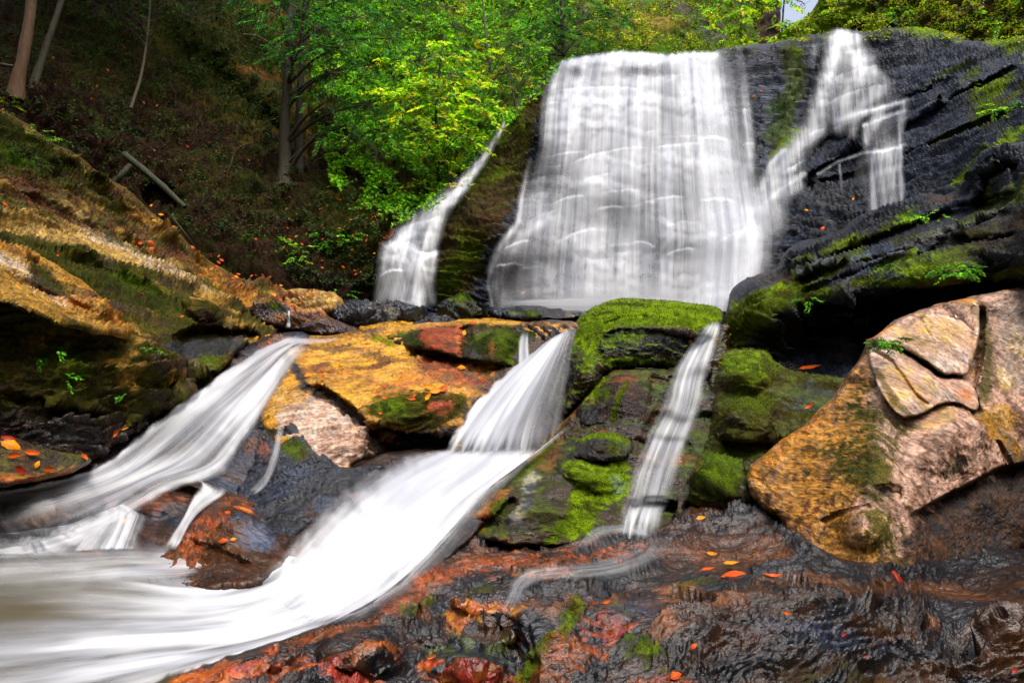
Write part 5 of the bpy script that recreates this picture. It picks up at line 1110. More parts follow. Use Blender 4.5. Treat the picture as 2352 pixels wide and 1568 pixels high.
ZA2 = zblur(ZALL, 2, 2)
ZA5 = zblur(ZALL, 5, 2)
ZAM = zblur(zmin(ZALL, 2), 2, 2)

def resample(line, n):
    P = np.array(line, float)
    for _ in range(2):       # round the corners
        Q = [P[0]]
        for a_, b_ in zip(P[:-1], P[1:]):
            Q += [0.75 * a_ + 0.25 * b_, 0.25 * a_ + 0.75 * b_]
        Q.append(P[-1]); P = np.array(Q)
    L = np.concatenate([[0], np.cumsum(np.hypot(P[1:, 0] - P[:-1, 0], P[1:, 1] - P[:-1, 1]))])
    t = np.linspace(0, L[-1], n)
    return np.stack([np.interp(t, L, P[:, k]) for k in range(P.shape[1])], -1), L[-1]

def ribbon(name, lines, off=0.05, dome=0.0, edge=(0.12, 0.12), ends=(0.06, 0.06), gain=1.0, step=4.0, label=None, kind=None, zb=None, seed=0.0, free=None, cat='waterfall',
           varia=(0.35, 0.35), fsc=1.0, level=None, wave=0.0, zoff=0.0):
    """lines: streamlines from the left edge to the right edge, each [(x, y, density), ...] running downstream.
    The sheet lies just off the rock it runs over; free = (d0, d1) gives falling water its own distance."""
    rs = [resample(l, 200) for l in lines]
    Ls = np.mean([r[1] for r in rs])
    ns = max(int(Ls / step), 8)
    R = [resample(l, ns)[0] for l in lines]
    wid = np.mean([np.hypot(R[-1][:, 0] - R[0][:, 0], R[-1][:, 1] - R[0][:, 1]).mean()])
    nt = max(int(wid / step * 1.2), 6)
    R = np.stack(R)                                   # k, ns, 3
    k = len(lines)
    tt = np.linspace(0, k - 1, nt)
    i0 = np.clip(tt.astype(int), 0, k - 2); fr = (tt - i0)[:, None, None]
    fr = fr if k > 3 else fr
    G = R[i0] * (1 - fr) + R[i0 + 1] * fr             # nt, ns, 3
    t = np.linspace(0, 1, nt)[:, None] + np.zeros((1, ns)); s_ = np.linspace(0, 1, ns)[None, :] + np.zeros((nt, 1))
    px, py, den = G[..., 0].ravel(), G[..., 1].ravel(), G[..., 2].ravel()
    t, s_ = t.ravel(), s_.ravel()
    if free is not None:
        lo_, hi_ = np.interp(s_, np.linspace(0, 1, len(free)), free), 0
        d = lo_
    elif level is not None:
        d = np.minimum((py - H / 2) * 0 + (-level) * F / np.maximum(py - H / 2, 30), zat(px, py, ZA5) + 0.1)
    else:
        z2, z5 = zat(px, py, ZA2), zat(px, py, ZA5)
        d = np.minimum(z2, zat(px, py, ZAM))
    prof = np.sqrt(np.clip(1 - (2 * t - 1) ** 2, 0, 1))
    wv = fbm(np.stack([t * wid / 60 + seed, s_ * Ls / 260, 0 * t + seed], -1), 3)
    d = d - off - dome * prof * sstep(0, 0.15, s_) * (1 - 0.5 * sstep(0.8, 1, s_)) - wave * wv
    big = fbm(np.stack([t * wid / 28 + seed * 3, s_ * Ls / 330, 0 * t + seed + 2], -1), 3)
    mid = fbm(np.stack([t * wid / 9 + seed * 3, s_ * Ls / 160, 0 * t + seed + 7], -1), 3)
    den = den * (1 + varia[0] * 1.6 * big + varia[1] * 1.2 * mid) * gain
    en = fbm(np.stack([px / 40 + seed, py / 40, 0 * px + 5], -1), 3)
    te = t + 0.07 * en
    if edge[0]: den = den * sstep(0, edge[0], te)
    if edge[1]: den = den * sstep(0, edge[1], 1 - te)
    if ends[0]: den = den * sstep(0, ends[0], s_ + 0.1 * mid * ends[0])
    if ends[1]: den = den * sstep(0, ends[1], 1 - s_ + 0.6 * mid * ends[1])
    den = np.clip(den, 0, 1.1)
    v = U(px, py, d).reshape(-1, 3)
    idx = np.arange(nt * ns).reshape(nt, ns)
    f0 = np.stack([idx[:-1, :-1], idx[:-1, 1:], idx[1:, 1:], idx[1:, :-1]], -1).reshape(-1, 4)
    flow = np.stack([t * wid / 100 * fsc, s_ * Ls / 100 * (0.6 + 0.4 * fsc), 0 * t + seed], -1)
    o = mesh_obj(name, v, f0, FOAM, None, True, dict(foam=den, flow=flow))
    return tag(o, label, cat if not kind else None, None, kind)

# the still, brown pool at the lower left
PZ = -1.262
_v = []
_n = 60
_gx, _gy = np.meshgrid(np.linspace(-7, -0.35, _n), np.linspace(0.6, 5.2, _n))
_gz = PZ - 0.012 + 0.012 * fbm(np.stack([_gx.ravel() * 1.5 + _gy.ravel(), _gy.ravel() * 3, 0 * _gx.ravel()], -1), 3)
_i = np.arange(_n * _n).reshape(_n, _n)
tag(mesh_obj('stream_water', np.stack([_gx.ravel(), _gy.ravel(), _gz], -1), np.stack([_i[:-1, :-1], _i[:-1, 1:], _i[1:, 1:], _i[1:, :-1]], -1).reshape(-1, 4), POOL), kind='structure')

# foam lying on the pool
ribbon('stream_water', [[(700, 1180, .2), (640, 1240, .3), (560, 1300, .35), (470, 1330, .4), (300, 1300, .55), (150, 1280, .55), (-120, 1290, .6)],
                        [(760, 1180, .6), (700, 1260, .8), (600, 1330, .95), (470, 1365, .95), (300, 1345, .3), (150, 1330, .1), (-120, 1335, .05)],
                        [(820, 1200, 1), (760, 1280, 1), (660, 1370, 1), (500, 1410, 1), (300, 1410, .5), (120, 1410, .12), (-120, 1420, .05)],
                        [(900, 1240, 1), (820, 1320, 1), (700, 1410, 1), (500, 1460, 1), (300, 1470, .85), (100, 1490, .55), (-120, 1500, .4)],
                        [(960, 1260, 1), (880, 1350, 1), (720, 1435, 1), (540, 1488, 1), (340, 1520, .9), (120, 1555, .6), (-120, 1590, .4)],
                        [(980, 1290, .9), (890, 1372, .9), (740, 1440, .9), (560, 1496, .9), (420, 1548, .5), (250, 1610, .3), (-120, 1680, .2)]],
       level=PZ + 0.02, off=0.0, edge=(0.16, 0.05), ends=(0.12, 0.0), varia=(0.75, 0.25), fsc=0.45, wave=0.012, kind='structure', seed=2.0, step=5)
ribbon('stream_water', [[(520, 1235, .5), (440, 1245, .9), (330, 1245, .9), (200, 1243, .85), (60, 1240, .8), (-120, 1245, .8)], [(500, 1290, .5), (420, 1300, .8), (300, 1296, .6), (150, 1310, .35), (-120, 1320, .35)],
                        [(440, 1330, .2), (380, 1345, .3), (250, 1350, .2), (100, 1370, .15), (-120, 1380, .1)]],
       level=PZ + 0.035, off=0.0, edge=(0.45, 0.4), ends=(0.1, 0.0), varia=(0.8, 0.3), fsc=0.5, gain=0.8, kind='structure', seed=3.0, step=5)

# the big white slide from the plunge to the pool
ribbon('waterfall', [[(1006, 1030, .95), (930, 1043, .95), (850, 1075, .9), (790, 1115, .85), (720, 1175, .8), (660, 1245, .75), (590, 1330, .6)],
                     [(1060, 1028, 1), (980, 1058, 1), (900, 1100, 1), (830, 1160, 1), (760, 1240, 1), (690, 1310, 1), (620, 1370, 1)],
                     [(1130, 1026, 1), (1062, 1080, 1), (980, 1130, 1), (900, 1200, 1), (830, 1280, 1), (740, 1360, 1), (650, 1415, 1)],
                     [(1200, 1022, 1), (1132, 1090, 1), (1050, 1150, 1), (980, 1225, 1), (900, 1310, 1), (800, 1385, 1), (680, 1440, 1)],
                     [(1245, 1030, .95), (1180, 1078, .95), (1090, 1140, .9), (1032, 1215, .9), (960, 1290, .9), (870, 1368, .9), (740, 1438, .9)],
                     [(1300, 980, .7), (1240, 1030, .6), (1120, 1125, .5), (1048, 1215, .4), (985, 1285, .4), (895, 1362, .5), (760, 1434, .6)],
                     [(1330, 965, .2), (1270, 1020, .2), (1160, 1120, .2), (1095, 1215, .15), (1035, 1290, .2), (935, 1372, .2), (800, 1446, .2)]],
       free=None, off=0.03, dome=0.20, edge=(0.20, 0.25), ends=(0.07, 0.12), varia=(0.16, 0.05), fsc=0.35, wave=0.04, label='broad milky cascade sliding from the plunge down into the brown pool', seed=5.0)

# middle chute: free fall into the plunge
ribbon('waterfall', [[(1268, 772, .5), (1215, 815, .7), (1140, 870, .9), (1085, 930, .95), (1045, 985, .9), (1010, 1052, .8)],
                     [(1290, 760, .8), (1240, 810, .95), (1175, 880, 1.0), (1120, 950, .95), (1085, 1000, .9), (1060, 1060, .9)],
                     [(1300, 752, .9), (1265, 805, .95), (1215, 880, .95), (1165, 960, .9), (1140, 1010, .9), (1120, 1065, .9)],
                     [(1306, 748, .6), (1282, 800, .5), (1245, 880, .38), (1210, 960, .4), (1195, 1010, .45), (1190, 1060, .7)],
                     [(1316, 746, .25), (1300, 800, .16), (1282, 880, .14), (1262, 950, .13), (1250, 1000, .18), (1240, 1045, .5)],
                     [(1328, 746, .15), (1318, 800, .1), (1308, 880, .07), (1300, 930, .06), (1288, 980, .08), (1275, 1020, .2)]],
       free=(6.95, 6.45, 6.05, 5.75, 5.45, 5.2), edge=(0.05, 0.10), ends=(0.08, 0.2), varia=(0.25, 0.3), dome=0.06, off=0.02, label='middle chute arching off the golden ledge beside the moss-topped boulder', seed=6.0, step=3)
ribbon('waterfall', [[(1195, 762, .4), (1188, 800, .8), (1190, 850, .8), (1175, 900, .6)], [(1205, 758, .6), (1200, 800, .9), (1205, 850, .9), (1200, 900, .6)], [(1216, 760, .4), (1216, 800, .6), (1222, 850, .5), (1220, 890, .4)]],
       off=0.06, edge=(0.25, 0.25), ends=(0.15, 0.2), label='short thin spill left of the middle chute, over the mossy step', seed=7.0, step=2.5)

# lower left cascade
ribbon('waterfall', [[(690, 770, .7), (640, 778, .85), (590, 800, .8), (530, 840, .7), (470, 885, .7), (400, 935, .75), (330, 985, .85), (270, 1040, .9), (220, 1075, .8), (120, 1105, .8), (0, 1125, .8), (-80, 1130, .8)],
                     [(700, 775, .7), (650, 795, .8), (600, 830, .5), (545, 870, .6), (490, 910, .7), (430, 955, .5), (370, 1005, .4), (310, 1060, .6), (250, 1095, .6), (150, 1125, .5), (0, 1150, .5), (-80, 1160, .4)],
                     [(710, 778, .6), (660, 805, .6), (620, 850, .8), (570, 900, .75), (520, 950, .8), (470, 1000, .6), (420, 1050, .55), (350, 1085, .85), (270, 1120, .45), (150, 1170, .2), (0, 1220, .15), (-80, 1240, .3)],
                     [(715, 785, .5), (672, 815, .5), (640, 860, .7), (600, 920, .8), (560, 970, .8), (520, 1020, .7), (480, 1070, .65), (410, 1090, .8), (340, 1110, .55), (260, 1170, .45), (120, 1240, .5), (-80, 1270, .6)],
                     [(720, 795, .3), (680, 830, .5), (655, 870, .5), (620, 930, .55), (585, 985, .6), (555, 1035, .55), (525, 1090, .5), (475, 1105, .75), (400, 1125, .5), (320, 1180, .7), (250, 1240, .7), (150, 1280, .6)]],
       off=0.05, dome=0.05, edge=(0.08, 0.16), ends=(0.06, 0.03), varia=(0.85, 0.3), gain=0.82, fsc=0.7, label='lower left cascade sliding over brown stone from the golden ledge to the pool', seed=8.0, step=3.4)
ribbon('waterfall', [[(420, 1085, .5), (470, 1100, .6), (440, 1140, .5), (420, 1190, .45), (370, 1260, .6)], [(500, 1115, .6), (500, 1135, .8), (450, 1160, .7), (425, 1200, .6), (400, 1262, .7)], [(530, 1120, .5), (515, 1140, .6), (462, 1170, .6), (435, 1205, .5), (410, 1255, .5)]],
       off=0.06, edge=(0.3, 0.2), ends=(0.15, 0.1), varia=(0.5, 0.4), label='small spill curling round the glistening rock wedge at the cascade foot', seed=9.0, step=3)
ribbon('waterfall', [[(-60, 1232, .6), (40, 1225, .6), (20, 1250, .5), (-10, 1275, .5)], [(120, 1215, .2), (200, 1195, .4), (160, 1230, .3), (120, 1270, .3)], [(260, 1170, .4), (290, 1150, .6), (280, 1200, .6), (250, 1262, .7)], [(340, 1180, .2), (350, 1190, .3), (330, 1220, .35), (320, 1262, .5)]],
       off=0.05, edge=(0.1, 0.2), ends=(0.15, 0.05), varia=(0.8, 0.5), label='thin curtain falling into the pool at the lower left edge', seed=10.0, step=3)
ribbon('waterfall', [[(640, 955, .3), (632, 1000, .4), (620, 1050, .3), (600, 1100, .35), (560, 1130, .5)], [(655, 960, .2), (650, 1010, .3), (640, 1060, .2), (620, 1110, .2), (590, 1140, .2)]],
       off=0.05, edge=(0.3, 0.3), ends=(0.2, 0.1), varia=(1, 1), label='faint thread of water under the golden ledge, right of the lower cascade', seed=11.0, step=2.5)

# small cascade on the right
ribbon('waterfall', [[(1628, 738, .6), (1596, 775, .5), (1566, 812, .6), (1536, 862, .5), (1520, 930, .35), (1490, 985, .55), (1468, 1040, .5), (1446, 1092, .3), (1430, 1142, .3), (1418, 1182, .5), (1408, 1230, .5)],
                     [(1642, 736, .9), (1622, 775, .8), (1600, 815, .9), (1580, 865, .8), (1570, 930, .6), (1540, 990, .8), (1520, 1040, .6), (1500, 1090, .5), (1490, 1145, .5), (1470, 1185, .7), (1462, 1240, .9)],
                     [(1662, 736, .8), (1652, 780, .6), (1638, 832, .6), (1626, 872, .5), (1618, 940, .25), (1592, 1000, .35), (1576, 1050, .3), (1560, 1096, .2), (1542, 1146, .35), (1526, 1186, .6), (1520, 1242, .6)]],
       off=0.05, edge=(0.25, 0.3), ends=(0.04, 0.12), varia=(0.6, 0.6), gain=0.85, label='narrow stepped cascade tumbling right of the moss-topped boulder', seed=12.0, step=2.8)
ribbon('waterfall', [[(1440, 1225, .3), (1460, 1250, .3), (1400, 1280, .2), (1310, 1290, .2), (1220, 1295, .3), (1170, 1325, .35), (1155, 1380, .25), (1110, 1430, .12)], [(1475, 1230, .5), (1490, 1260, .3), (1420, 1298, .25), (1320, 1310, .4), (1235, 1312, .45), (1188, 1335, .4), (1178, 1380, .25), (1140, 1430, .15)], [(1520, 1230, .3), (1560, 1262, .2), (1450, 1325, .15), (1330, 1335, .2), (1250, 1332, .25), (1210, 1350, .2), (1205, 1390, .1), (1190, 1440, .05)]],
       off=0.025, edge=(0.4, 0.4), ends=(0.15, 0.25), varia=(0.8, 0.6), gain=0.7, label='thin glassy runnel winding across the foreground rock from the narrow cascade', seed=13.0, step=2.8)
ribbon('waterfall', [[(1495, 1205, .25), (1420, 1202, .2), (1365, 1208, .18), (1335, 1235, .12), (1318, 1262, .05)], [(1495, 1240, .4), (1440, 1230, .15), (1400, 1230, .1), (1370, 1248, .06), (1350, 1268, .03)]],
       off=0.03, edge=(0.2, 0.4), ends=(0.1, 0.2), varia=(0.5, 0.6), label='clear spill spreading over the low stone at the narrow cascade foot', seed=14.0, step=2.8)
ribbon('waterfall', [[(661, 712, .8), (660, 735, .9), (656, 752, .6)], [(667, 712, .8), (667, 735, .9), (668, 752, .6)]], off=0.08, edge=(0.2, 0.2), ends=(0.1, 0.2), varia=(0.1, 0.1),
       label='tiny vertical spout dropping between the brown rocks of the left bank', seed=15.0, step=2)
ribbon('stream_water', [[(790, 770, .3), (740, 778, .4), (680, 772, .6), (640, 775, .6)], [(780, 782, .3), (730, 790, .4), (690, 792, .6), (650, 795, .7)]], off=0.03, edge=(0.3, 0.3), ends=(0.2, 0.1), kind='structure', seed=16.0, step=2.8)
# foam at the foot of the main falls
ribbon('stream_water', [[(1120, 690, .3), (1250, 684, .8), (1350, 680, 1), (1450, 678, 1), (1640, 682, .9)], [(1120, 704, .3), (1250, 700, .9), (1350, 700, 1), (1450, 702, 1), (1640, 704, 1)], [(1120, 716, .1), (1250, 714, .5), (1350, 722, .6), (1450, 722, .6), (1640, 720, .5)]],
       free=(8.9, 8.9), edge=(0.2, 0.2), ends=(0.2, 0.1), varia=(0.2, 0.2), kind='structure', seed=17.0, step=3)

# spray hanging at the foot of the main falls
def mist(cx, cy, d, rx, ry, rz, dens):
    m, n, l = nodemat('spray')
    out = n.new('ShaderNodeOutputMaterial'); vol = n.new('ShaderNodeVolumePrincipled')
    vol.inputs['Color'].default_value = (0.95, 0.96, 1, 1); vol.inputs['Anisotropy'].default_value = 0.2
    tc = n.new('ShaderNodeTexCoord'); ln = n.new('ShaderNodeVectorMath'); ln.operation = 'LENGTH'
    l.new(tc.outputs['Object'], ln.inputs[0])
    mr = n.new('ShaderNodeMapRange'); mr.interpolation_type = 'SMOOTHSTEP'
    mr.inputs[1].default_value = 0.1; mr.inputs[2].default_value = 0.98; mr.inputs[3].default_value = dens; mr.inputs[4].default_value = 0
    l.new(ln.outputs['Value'], mr.inputs[0]); l.new(mr.outputs[0], vol.inputs['Density']); l.new(vol.outputs[0], out.inputs['Volume'])
    bm = __import__('bmesh').new(); __import__('bmesh').ops.create_icosphere(bm, subdivisions=3, radius=1)
    me = bpy.data.meshes.new('mist'); bm.to_mesh(me); bm.free(); me.materials.append(m)
    o = bpy.data.objects.new('mist', me); COL.objects.link(o)
    o.location = U(cx, cy, d).reshape(3); o.scale = (rx / F * d, rz, ry / F * d)
    tag(o, kind='stuff')
mist(1500, 690, 9.0, 330, 75, 0.8, 1.3)
mist(1660, 640, 9.1, 150, 110, 0.7, 1.0)

# ------------------------------------------------------------------ fallen leaves
def leaf_mesh(name, mat, curl=0.25, wid=0.36, seed=0):
    r = random.Random(seed)
    n = 7
    vs, fs = [], []
    for i in range(n + 1):
        u = i / n
        w_ = wid * math.sin(math.pi * u ** 0.85) ** 0.8 * (1 + r.uniform(-.06, .06)) if 0 < i < n else 0.01
        z = curl * ((u - .5) ** 2) * 1.2
        for k, c in ((-1, 1), (-.5, .5), (0, 0), (.5, .5), (1, 1)):
            vs.append(((u - .5), k * w_ + 0.06 * math.sin(u * 3.1) + (r.uniform(-.025, .025) if abs(k) == 1 else 0), z + curl * c * w_ * 0.9 + r.uniform(-.012, .012)))
    for i in range(n):
        for k in range(4):
            a_ = i * 5 + k
            fs.append((a_, a_ + 1, a_ + 6, a_ + 5))
    # stalk
    b_ = len(vs)
    vs += [(-.5, -.012, curl * .3), (-.5, .012, curl * .3), (-.72, .02, curl * .45), (-.72, .0, curl * .45)]
    fs.append((b_, b_ + 1, b_ + 2, b_ + 3))
    me = bpy.data.meshes.new(name); me.from_pydata(vs, [], fs); me.update()
    for p in me.polygons: p.use_smooth = True
    me.materials.append(mat)
    return me
LM = {}
for nm, c1_, c2_ in (('yellow', (0.62, 0.26, 0.004), (0.50, 0.14, 0.004)), ('orange', (0.50, 0.09, 0.004), (0.36, 0.035, 0.003)), ('red', (0.28, 0.018, 0.004), (0.14, 0.010, 0.004)), ('tan', (0.34, 0.13, 0.02), (0.22, 0.07, 0.01))):
    mt_ = flat_leaf_material('fallen_leaf_' + nm, c1_, c2_)
    LM[nm] = [leaf_mesh('fallen_leaf', mt_, cu, wd, sd_) for cu, wd, sd_ in ((0.35, 0.28, 1), (0.75, 0.22, 2), (-0.5, 0.31, 3))]

ZN = zblur(ZALL, 1, 1)
def surf_frame(px, py):
    e = 7
    c = U(px, py, zat(np.array([px]), np.array([py]), ZN)[0]).reshape(3)
    q = []
    for dx, dy in ((e, 0), (0, e)):
        q.append(U(px + dx, py + dy, zat(np.array([px + dx]), np.array([py + dy]), ZA2)[0]).reshape(3) - U(px - dx, py - dy, zat(np.array([px - dx]), np.array([py - dy]), ZA2)[0]).reshape(3))
    n_ = np.cross(q[0], q[1]); n_ /= np.linalg.norm(n_) + 1e-9
    if n_ @ c > 0: n_ = -n_
    return c, n_

def put_leaf(px, py, size_px, col, ang, label, group=None, cat='leaf', lift=0.012, flat=0.5, var=None):
    """size_px: leaf length as seen; ang: direction of its long axis in the picture"""
    c, n_ = surf_frame(px, py)
    view = -c / np.linalg.norm(c)
    n_ = n_ * flat + view * (1 - flat); n_ /= np.linalg.norm(n_)
    L = size_px / F * c[1]
    ax = np.array([math.cos(math.radians(ang)), 0, math.sin(math.radians(ang))])
    ax = ax - n_ * (ax @ n_); ax /= np.linalg.norm(ax) + 1e-9
    ay = np.cross(n_, ax)
    me = random.choice(LM[col]) if var is None else LM[col][var]
    o = bpy.data.objects.new('fallen_leaf', me); COL.objects.link(o)
    M = Matrix(((ax[0], ay[0], n_[0], 0), (ax[1], ay[1], n_[1], 0), (ax[2], ay[2], n_[2], 0), (0, 0, 0, 1)))
    p = c + n_ * (lift + 0.04 * L) + view * 0.012
    o.matrix_world = Matrix.Translation(Vector(p)) @ M @ Matrix.Scale(L, 4)
    return tag(o, label, cat, group)

NAMED = [
 (1637, 1279, 26, 'yellow', -40, 'yellow leaf lying upright-most on the dark rock right of the foreground runnel'),
 (1611, 1194, 22, 'yellow', 0, 'small yellow leaf alone on black rock, between narrow cascade and split boulder'),
 (1775, 1336, 46, 'orange', -25, 'orange oval leaf on the rim of the front rock shelf, right of two flat leaves'),
 (1685, 1319, 58, 'orange', 0, 'long flat orange leaf seen nearly edge-on at the front shelf rim'),
 (1628, 1315, 30, 'orange', 4, 'thin curled orange leaf tip just left of the long flat leaf'),
 (1680, 1302, 36, 'yellow', 2, 'faint yellow sliver of leaf above the long flat orange leaf'),
 (2060, 1328, 40, 'red', 85, 'dark red leaf standing upright on the rim under the split boulder'),
 (1862, 852, 50, 'orange', -5, 'slim orange leaf on the mossy ledge left of the split boulder, upper one'),
 (1865, 938, 26, 'orange', 0, 'small orange leaf at the left edge of the split boulder'),
 (1060, 845, 20, 'yellow', 0, 'round bright yellow leaf alone on the wet red stone left of the middle chute'),
 (1066, 767, 18, 'yellow', 75, 'upright yellow leaf stuck on the mossy step behind the golden ledge'),
 (1087, 742, 18, 'orange', 5, 'orange leaf lying on the golden rim above the mossy step'),
 (1010, 888, 20, 'yellow', 35, 'topmost yellow leaf of the cluster on the golden ledge'),
 (1018, 896, 24, 'orange', 50, 'orange leaf at the right end of the leaf cluster'),
 (1001, 902, 28, 'yellow', 20, 'large yellow leaf in the middle of the leaf cluster'),
 (985, 893, 26, 'yellow', 15, 'yellow leaf at the left of the cluster, touching it'),
 (982, 915, 24, 'yellow', 60, 'yellow leaf hanging just below the leaf cluster'),
 (947, 893, 18, 'yellow', 55, 'single small yellow leaf left of the leaf cluster'),
 (945, 918, 20, 'orange', -10, 'orange-yellow leaf at lower left of the leaf cluster'),
 (895, 1010, 16, 'orange', 0, 'small orange leaf at the lip of the pale stone above the plunge'),
 (708, 862, 18, 'yellow', 40, 'yellow leaf on the black crack of the golden ledge, left of a pair'),
 (742, 870, 16, 'orange', 70, 'orange leaf on the black crack of the golden ledge, right of a pair'),
 (287, 1203, 30, 'yellow', 50, 'pointed yellow leaf caught on the brown hump in the lower cascade'),
 (203, 665, 18, 'orange', 80, 'orange leaf stuck to the mossy face beside the tan jutting slab'),
 (390, 870, 22, 'yellow', 30, 'yellow leaf on the stone lip left of the lower cascade, left of a pair'),
 (432, 878, 22, 'yellow', 10, 'yellow leaf on the stone lip left of the lower cascade, nearest the water'),
 (476, 860, 12, 'orange', 5, 'tiny orange leaf beside the lower cascade above a yellow pair'),
 (514, 1243, 20, 'orange', 15, 'orange leaf curled on the glistening brown rock wedge'),
 (536, 1240, 14, 'yellow', 30, 'small yellow fleck of leaf next to the curled one on the glistening wedge'),
 (525, 1180, 14, 'orange', -20, 'tiny orange leaf near the top of the glistening rock wedge'),
 (25, 1023, 42, 'yellow', -4, 'long yellow-orange leaf on the left bank at the picture edge'),
 (20, 1010, 36, 'red', -20, 'red-orange leaf half under the long yellow one at the left edge'),
 (75, 1047, 34, 'orange', 8, 'orange leaf on the left bank right of the long yellow one'),
 (32, 1045, 26, 'orange', 0, 'orange leaf below the long yellow one at the left edge'),
 (42, 1080, 28, 'red', -25, 'dark red leaf lowest on the left bank'),
 (113, 1075, 22, 'orange', 0, 'small orange leaf by the water on the left bank'),
 (87, 1067, 18, 'yellow', 70, 'yellow leaf tilted on edge low on the left bank'),
 (190, 1052, 20, 'orange', -30, 'orange leaf nearest the water on the left bank point'),
 (282, 982, 18, 'yellow', 0, 'yellow leaf on dark rock beside the lower cascade, upper of two'),
 (262, 992, 24, 'orange', 25, 'orange-red leaf on dark rock beside the lower cascade, lower of two'),
 (1563, 1062, 10, 'orange', 0, 'tiny orange leaf on the brown step of the narrow cascade'),
 (1585, 785, 14, 'yellow', 80, 'greenish yellow leaf on moss just left of the narrow cascade top'),
 (895, 538, 38, 'orange', 45, 'long red-orange leaf streak on the bank left of the narrow fall'),
 (1552, 1634 - 80, 30, 'orange', 40, 'curled orange leaf on the bottom edge of the foreground rock'),
 (1962, 458, 12, 'yellow', 80, 'yellow leaf on the black cliff right of the main falls, rightmost of the low ones'),
 (1890, 525, 14, 'orange', 60, 'orange leaf lowest on the black cliff right of the main falls'),
 (1852, 484, 10, 'yellow', -30, 'small yellow leaf on black cliff between the low orange one and the cascade'),
 (1957, 322, 15, 'orange', 20, 'orange leaf on cliff inside the upper right falls, left of two'),
 (2000, 310, 13, 'orange', 0, 'orange leaf on cliff inside the upper right falls, right of two'),
 (1750, 210, 13, 'orange', 10, 'orange leaf on the mossy dark cliff between both upper falls'),
 (1730, 225, 14, 'yellow', 5, 'yellow leaf on the dark cliff just left of the mossy streak'),
 (1716, 168, 10, 'yellow', 0, 'tiny yellow leaf beside the thin thread of water high on the cliff'),
 (1880, 177, 11, 'orange', 20, 'orange leaf high on the cliff left of the upper right falls'),
 (1286, 255, 9, 'yellow', 70, 'tiny pale leaf at the upper left edge of the main falls'),
 (1346, 398, 10, 'orange', 80, 'orange leaf on the cliff behind the left threads of the main falls'),
 (1267, 376, 9, 'red', 10, 'tiny red leaf on the mossy cliff edge near the main falls'),
 (1280, 573, 10, 'yellow', 60, 'yellow leaf on wet cliff at left lower edge of the main falls, upper one'),
 (1203, 673, 10, 'yellow', 10, 'yellow leaf at the foot of the left threads of the main falls'),
 (880, 722, 12, 'yellow', 70, 'small yellow leaf on the dark rock at the foot of the narrow fall'),
]
for a_ in NAMED:
    put_leaf(*a_, flat=0.85 if 'flat' in a_[5] or 'edge-on' in a_[5] or 'slim' in a_[5] or 'thin' in a_[5] else 0.6)
# drifts of leaves too alike to tell apart
def drift(n, pts, wid, szr, cols, label, group, lift=0.015):
    P = np.array(pts, float)
    for _ in range(n):
        t = random.random() * (len(P) - 1); i = int(t); f = t - i
        p = P[i] * (1 - f) + P[min(i + 1, len(P) - 1)] * f
        x_, y_ = p[0] + random.gauss(0, wid[0]), p[1] + random.gauss(0, wid[1])
        put_leaf(x_, y_, random.uniform(*szr), random.choice(cols), random.uniform(-60, 60), label, group, lift=lift)
drift(60, [(470, 590), (530, 630), (600, 665), (660, 690)], (30, 12), (7, 12), ['orange', 'red', 'orange', 'yellow'], 'small orange leaf in the drift on the brown slope above the left bank', 'leaf drift on the brown slope')
drift(22, [(5, 470), (60, 480), (150, 500), (330, 560), (420, 600)], (30, 8), (12, 20), ['orange', 'red', 'orange'], 'orange leaf scattered along the top of the tan left slab', 'leaves on top of the tan slab')
drift(20, [(580, 690), (680, 700), (760, 700), (620, 740)], (24, 10), (8, 14), ['orange', 'yellow', 'orange'], 'orange leaf among the brown rocks where the left bank meets the stream', 'leaves among the bank rocks')
drift(66, [(640, 560), (760, 520), (860, 520), (800, 620)], (50, 40), (6, 10), ['yellow', 'orange', 'tan', 'orange'], 'small fallen leaf on the wooded bank left of the narrow fall', 'leaves on the wooded bank')
drift(24, [(150, 130), (250, 280), (400, 350), (520, 440)], (60, 50), (5, 9), ['red', 'tan', 'orange'], 'dull fallen leaf on the dark forest slope', 'leaves on the dark slope')
drift(12, [(700, 790), (820, 850), (960, 880), (880, 1000)], (50, 30), (9, 15), ['orange', 'yellow', 'orange'], 'single leaf stuck to the golden ledge or the pale stone below it', 'stray leaves on the golden ledge')
drift(10, [(20, 620), (200, 700), (420, 720), (500, 800)], (50, 30), (8, 13), ['orange', 'red'], 'single small leaf on the mossy face of the left bank', 'stray leaves on the mossy bank face')
drift(8, [(1250, 1400), (1600, 1440), (2250, 1500)], (60, 40), (12, 22), ['orange', 'tan', 'red'], 'dull small leaf scrap on the dark front rock face', 'leaf scraps on the front rock')
drift(12, [(280, 430), (380, 520), (460, 590)], (14, 10), (9, 14), ['orange', 'yellow'], 'orange leaf on the crest of the left bank', 'leaves on the bank crest')
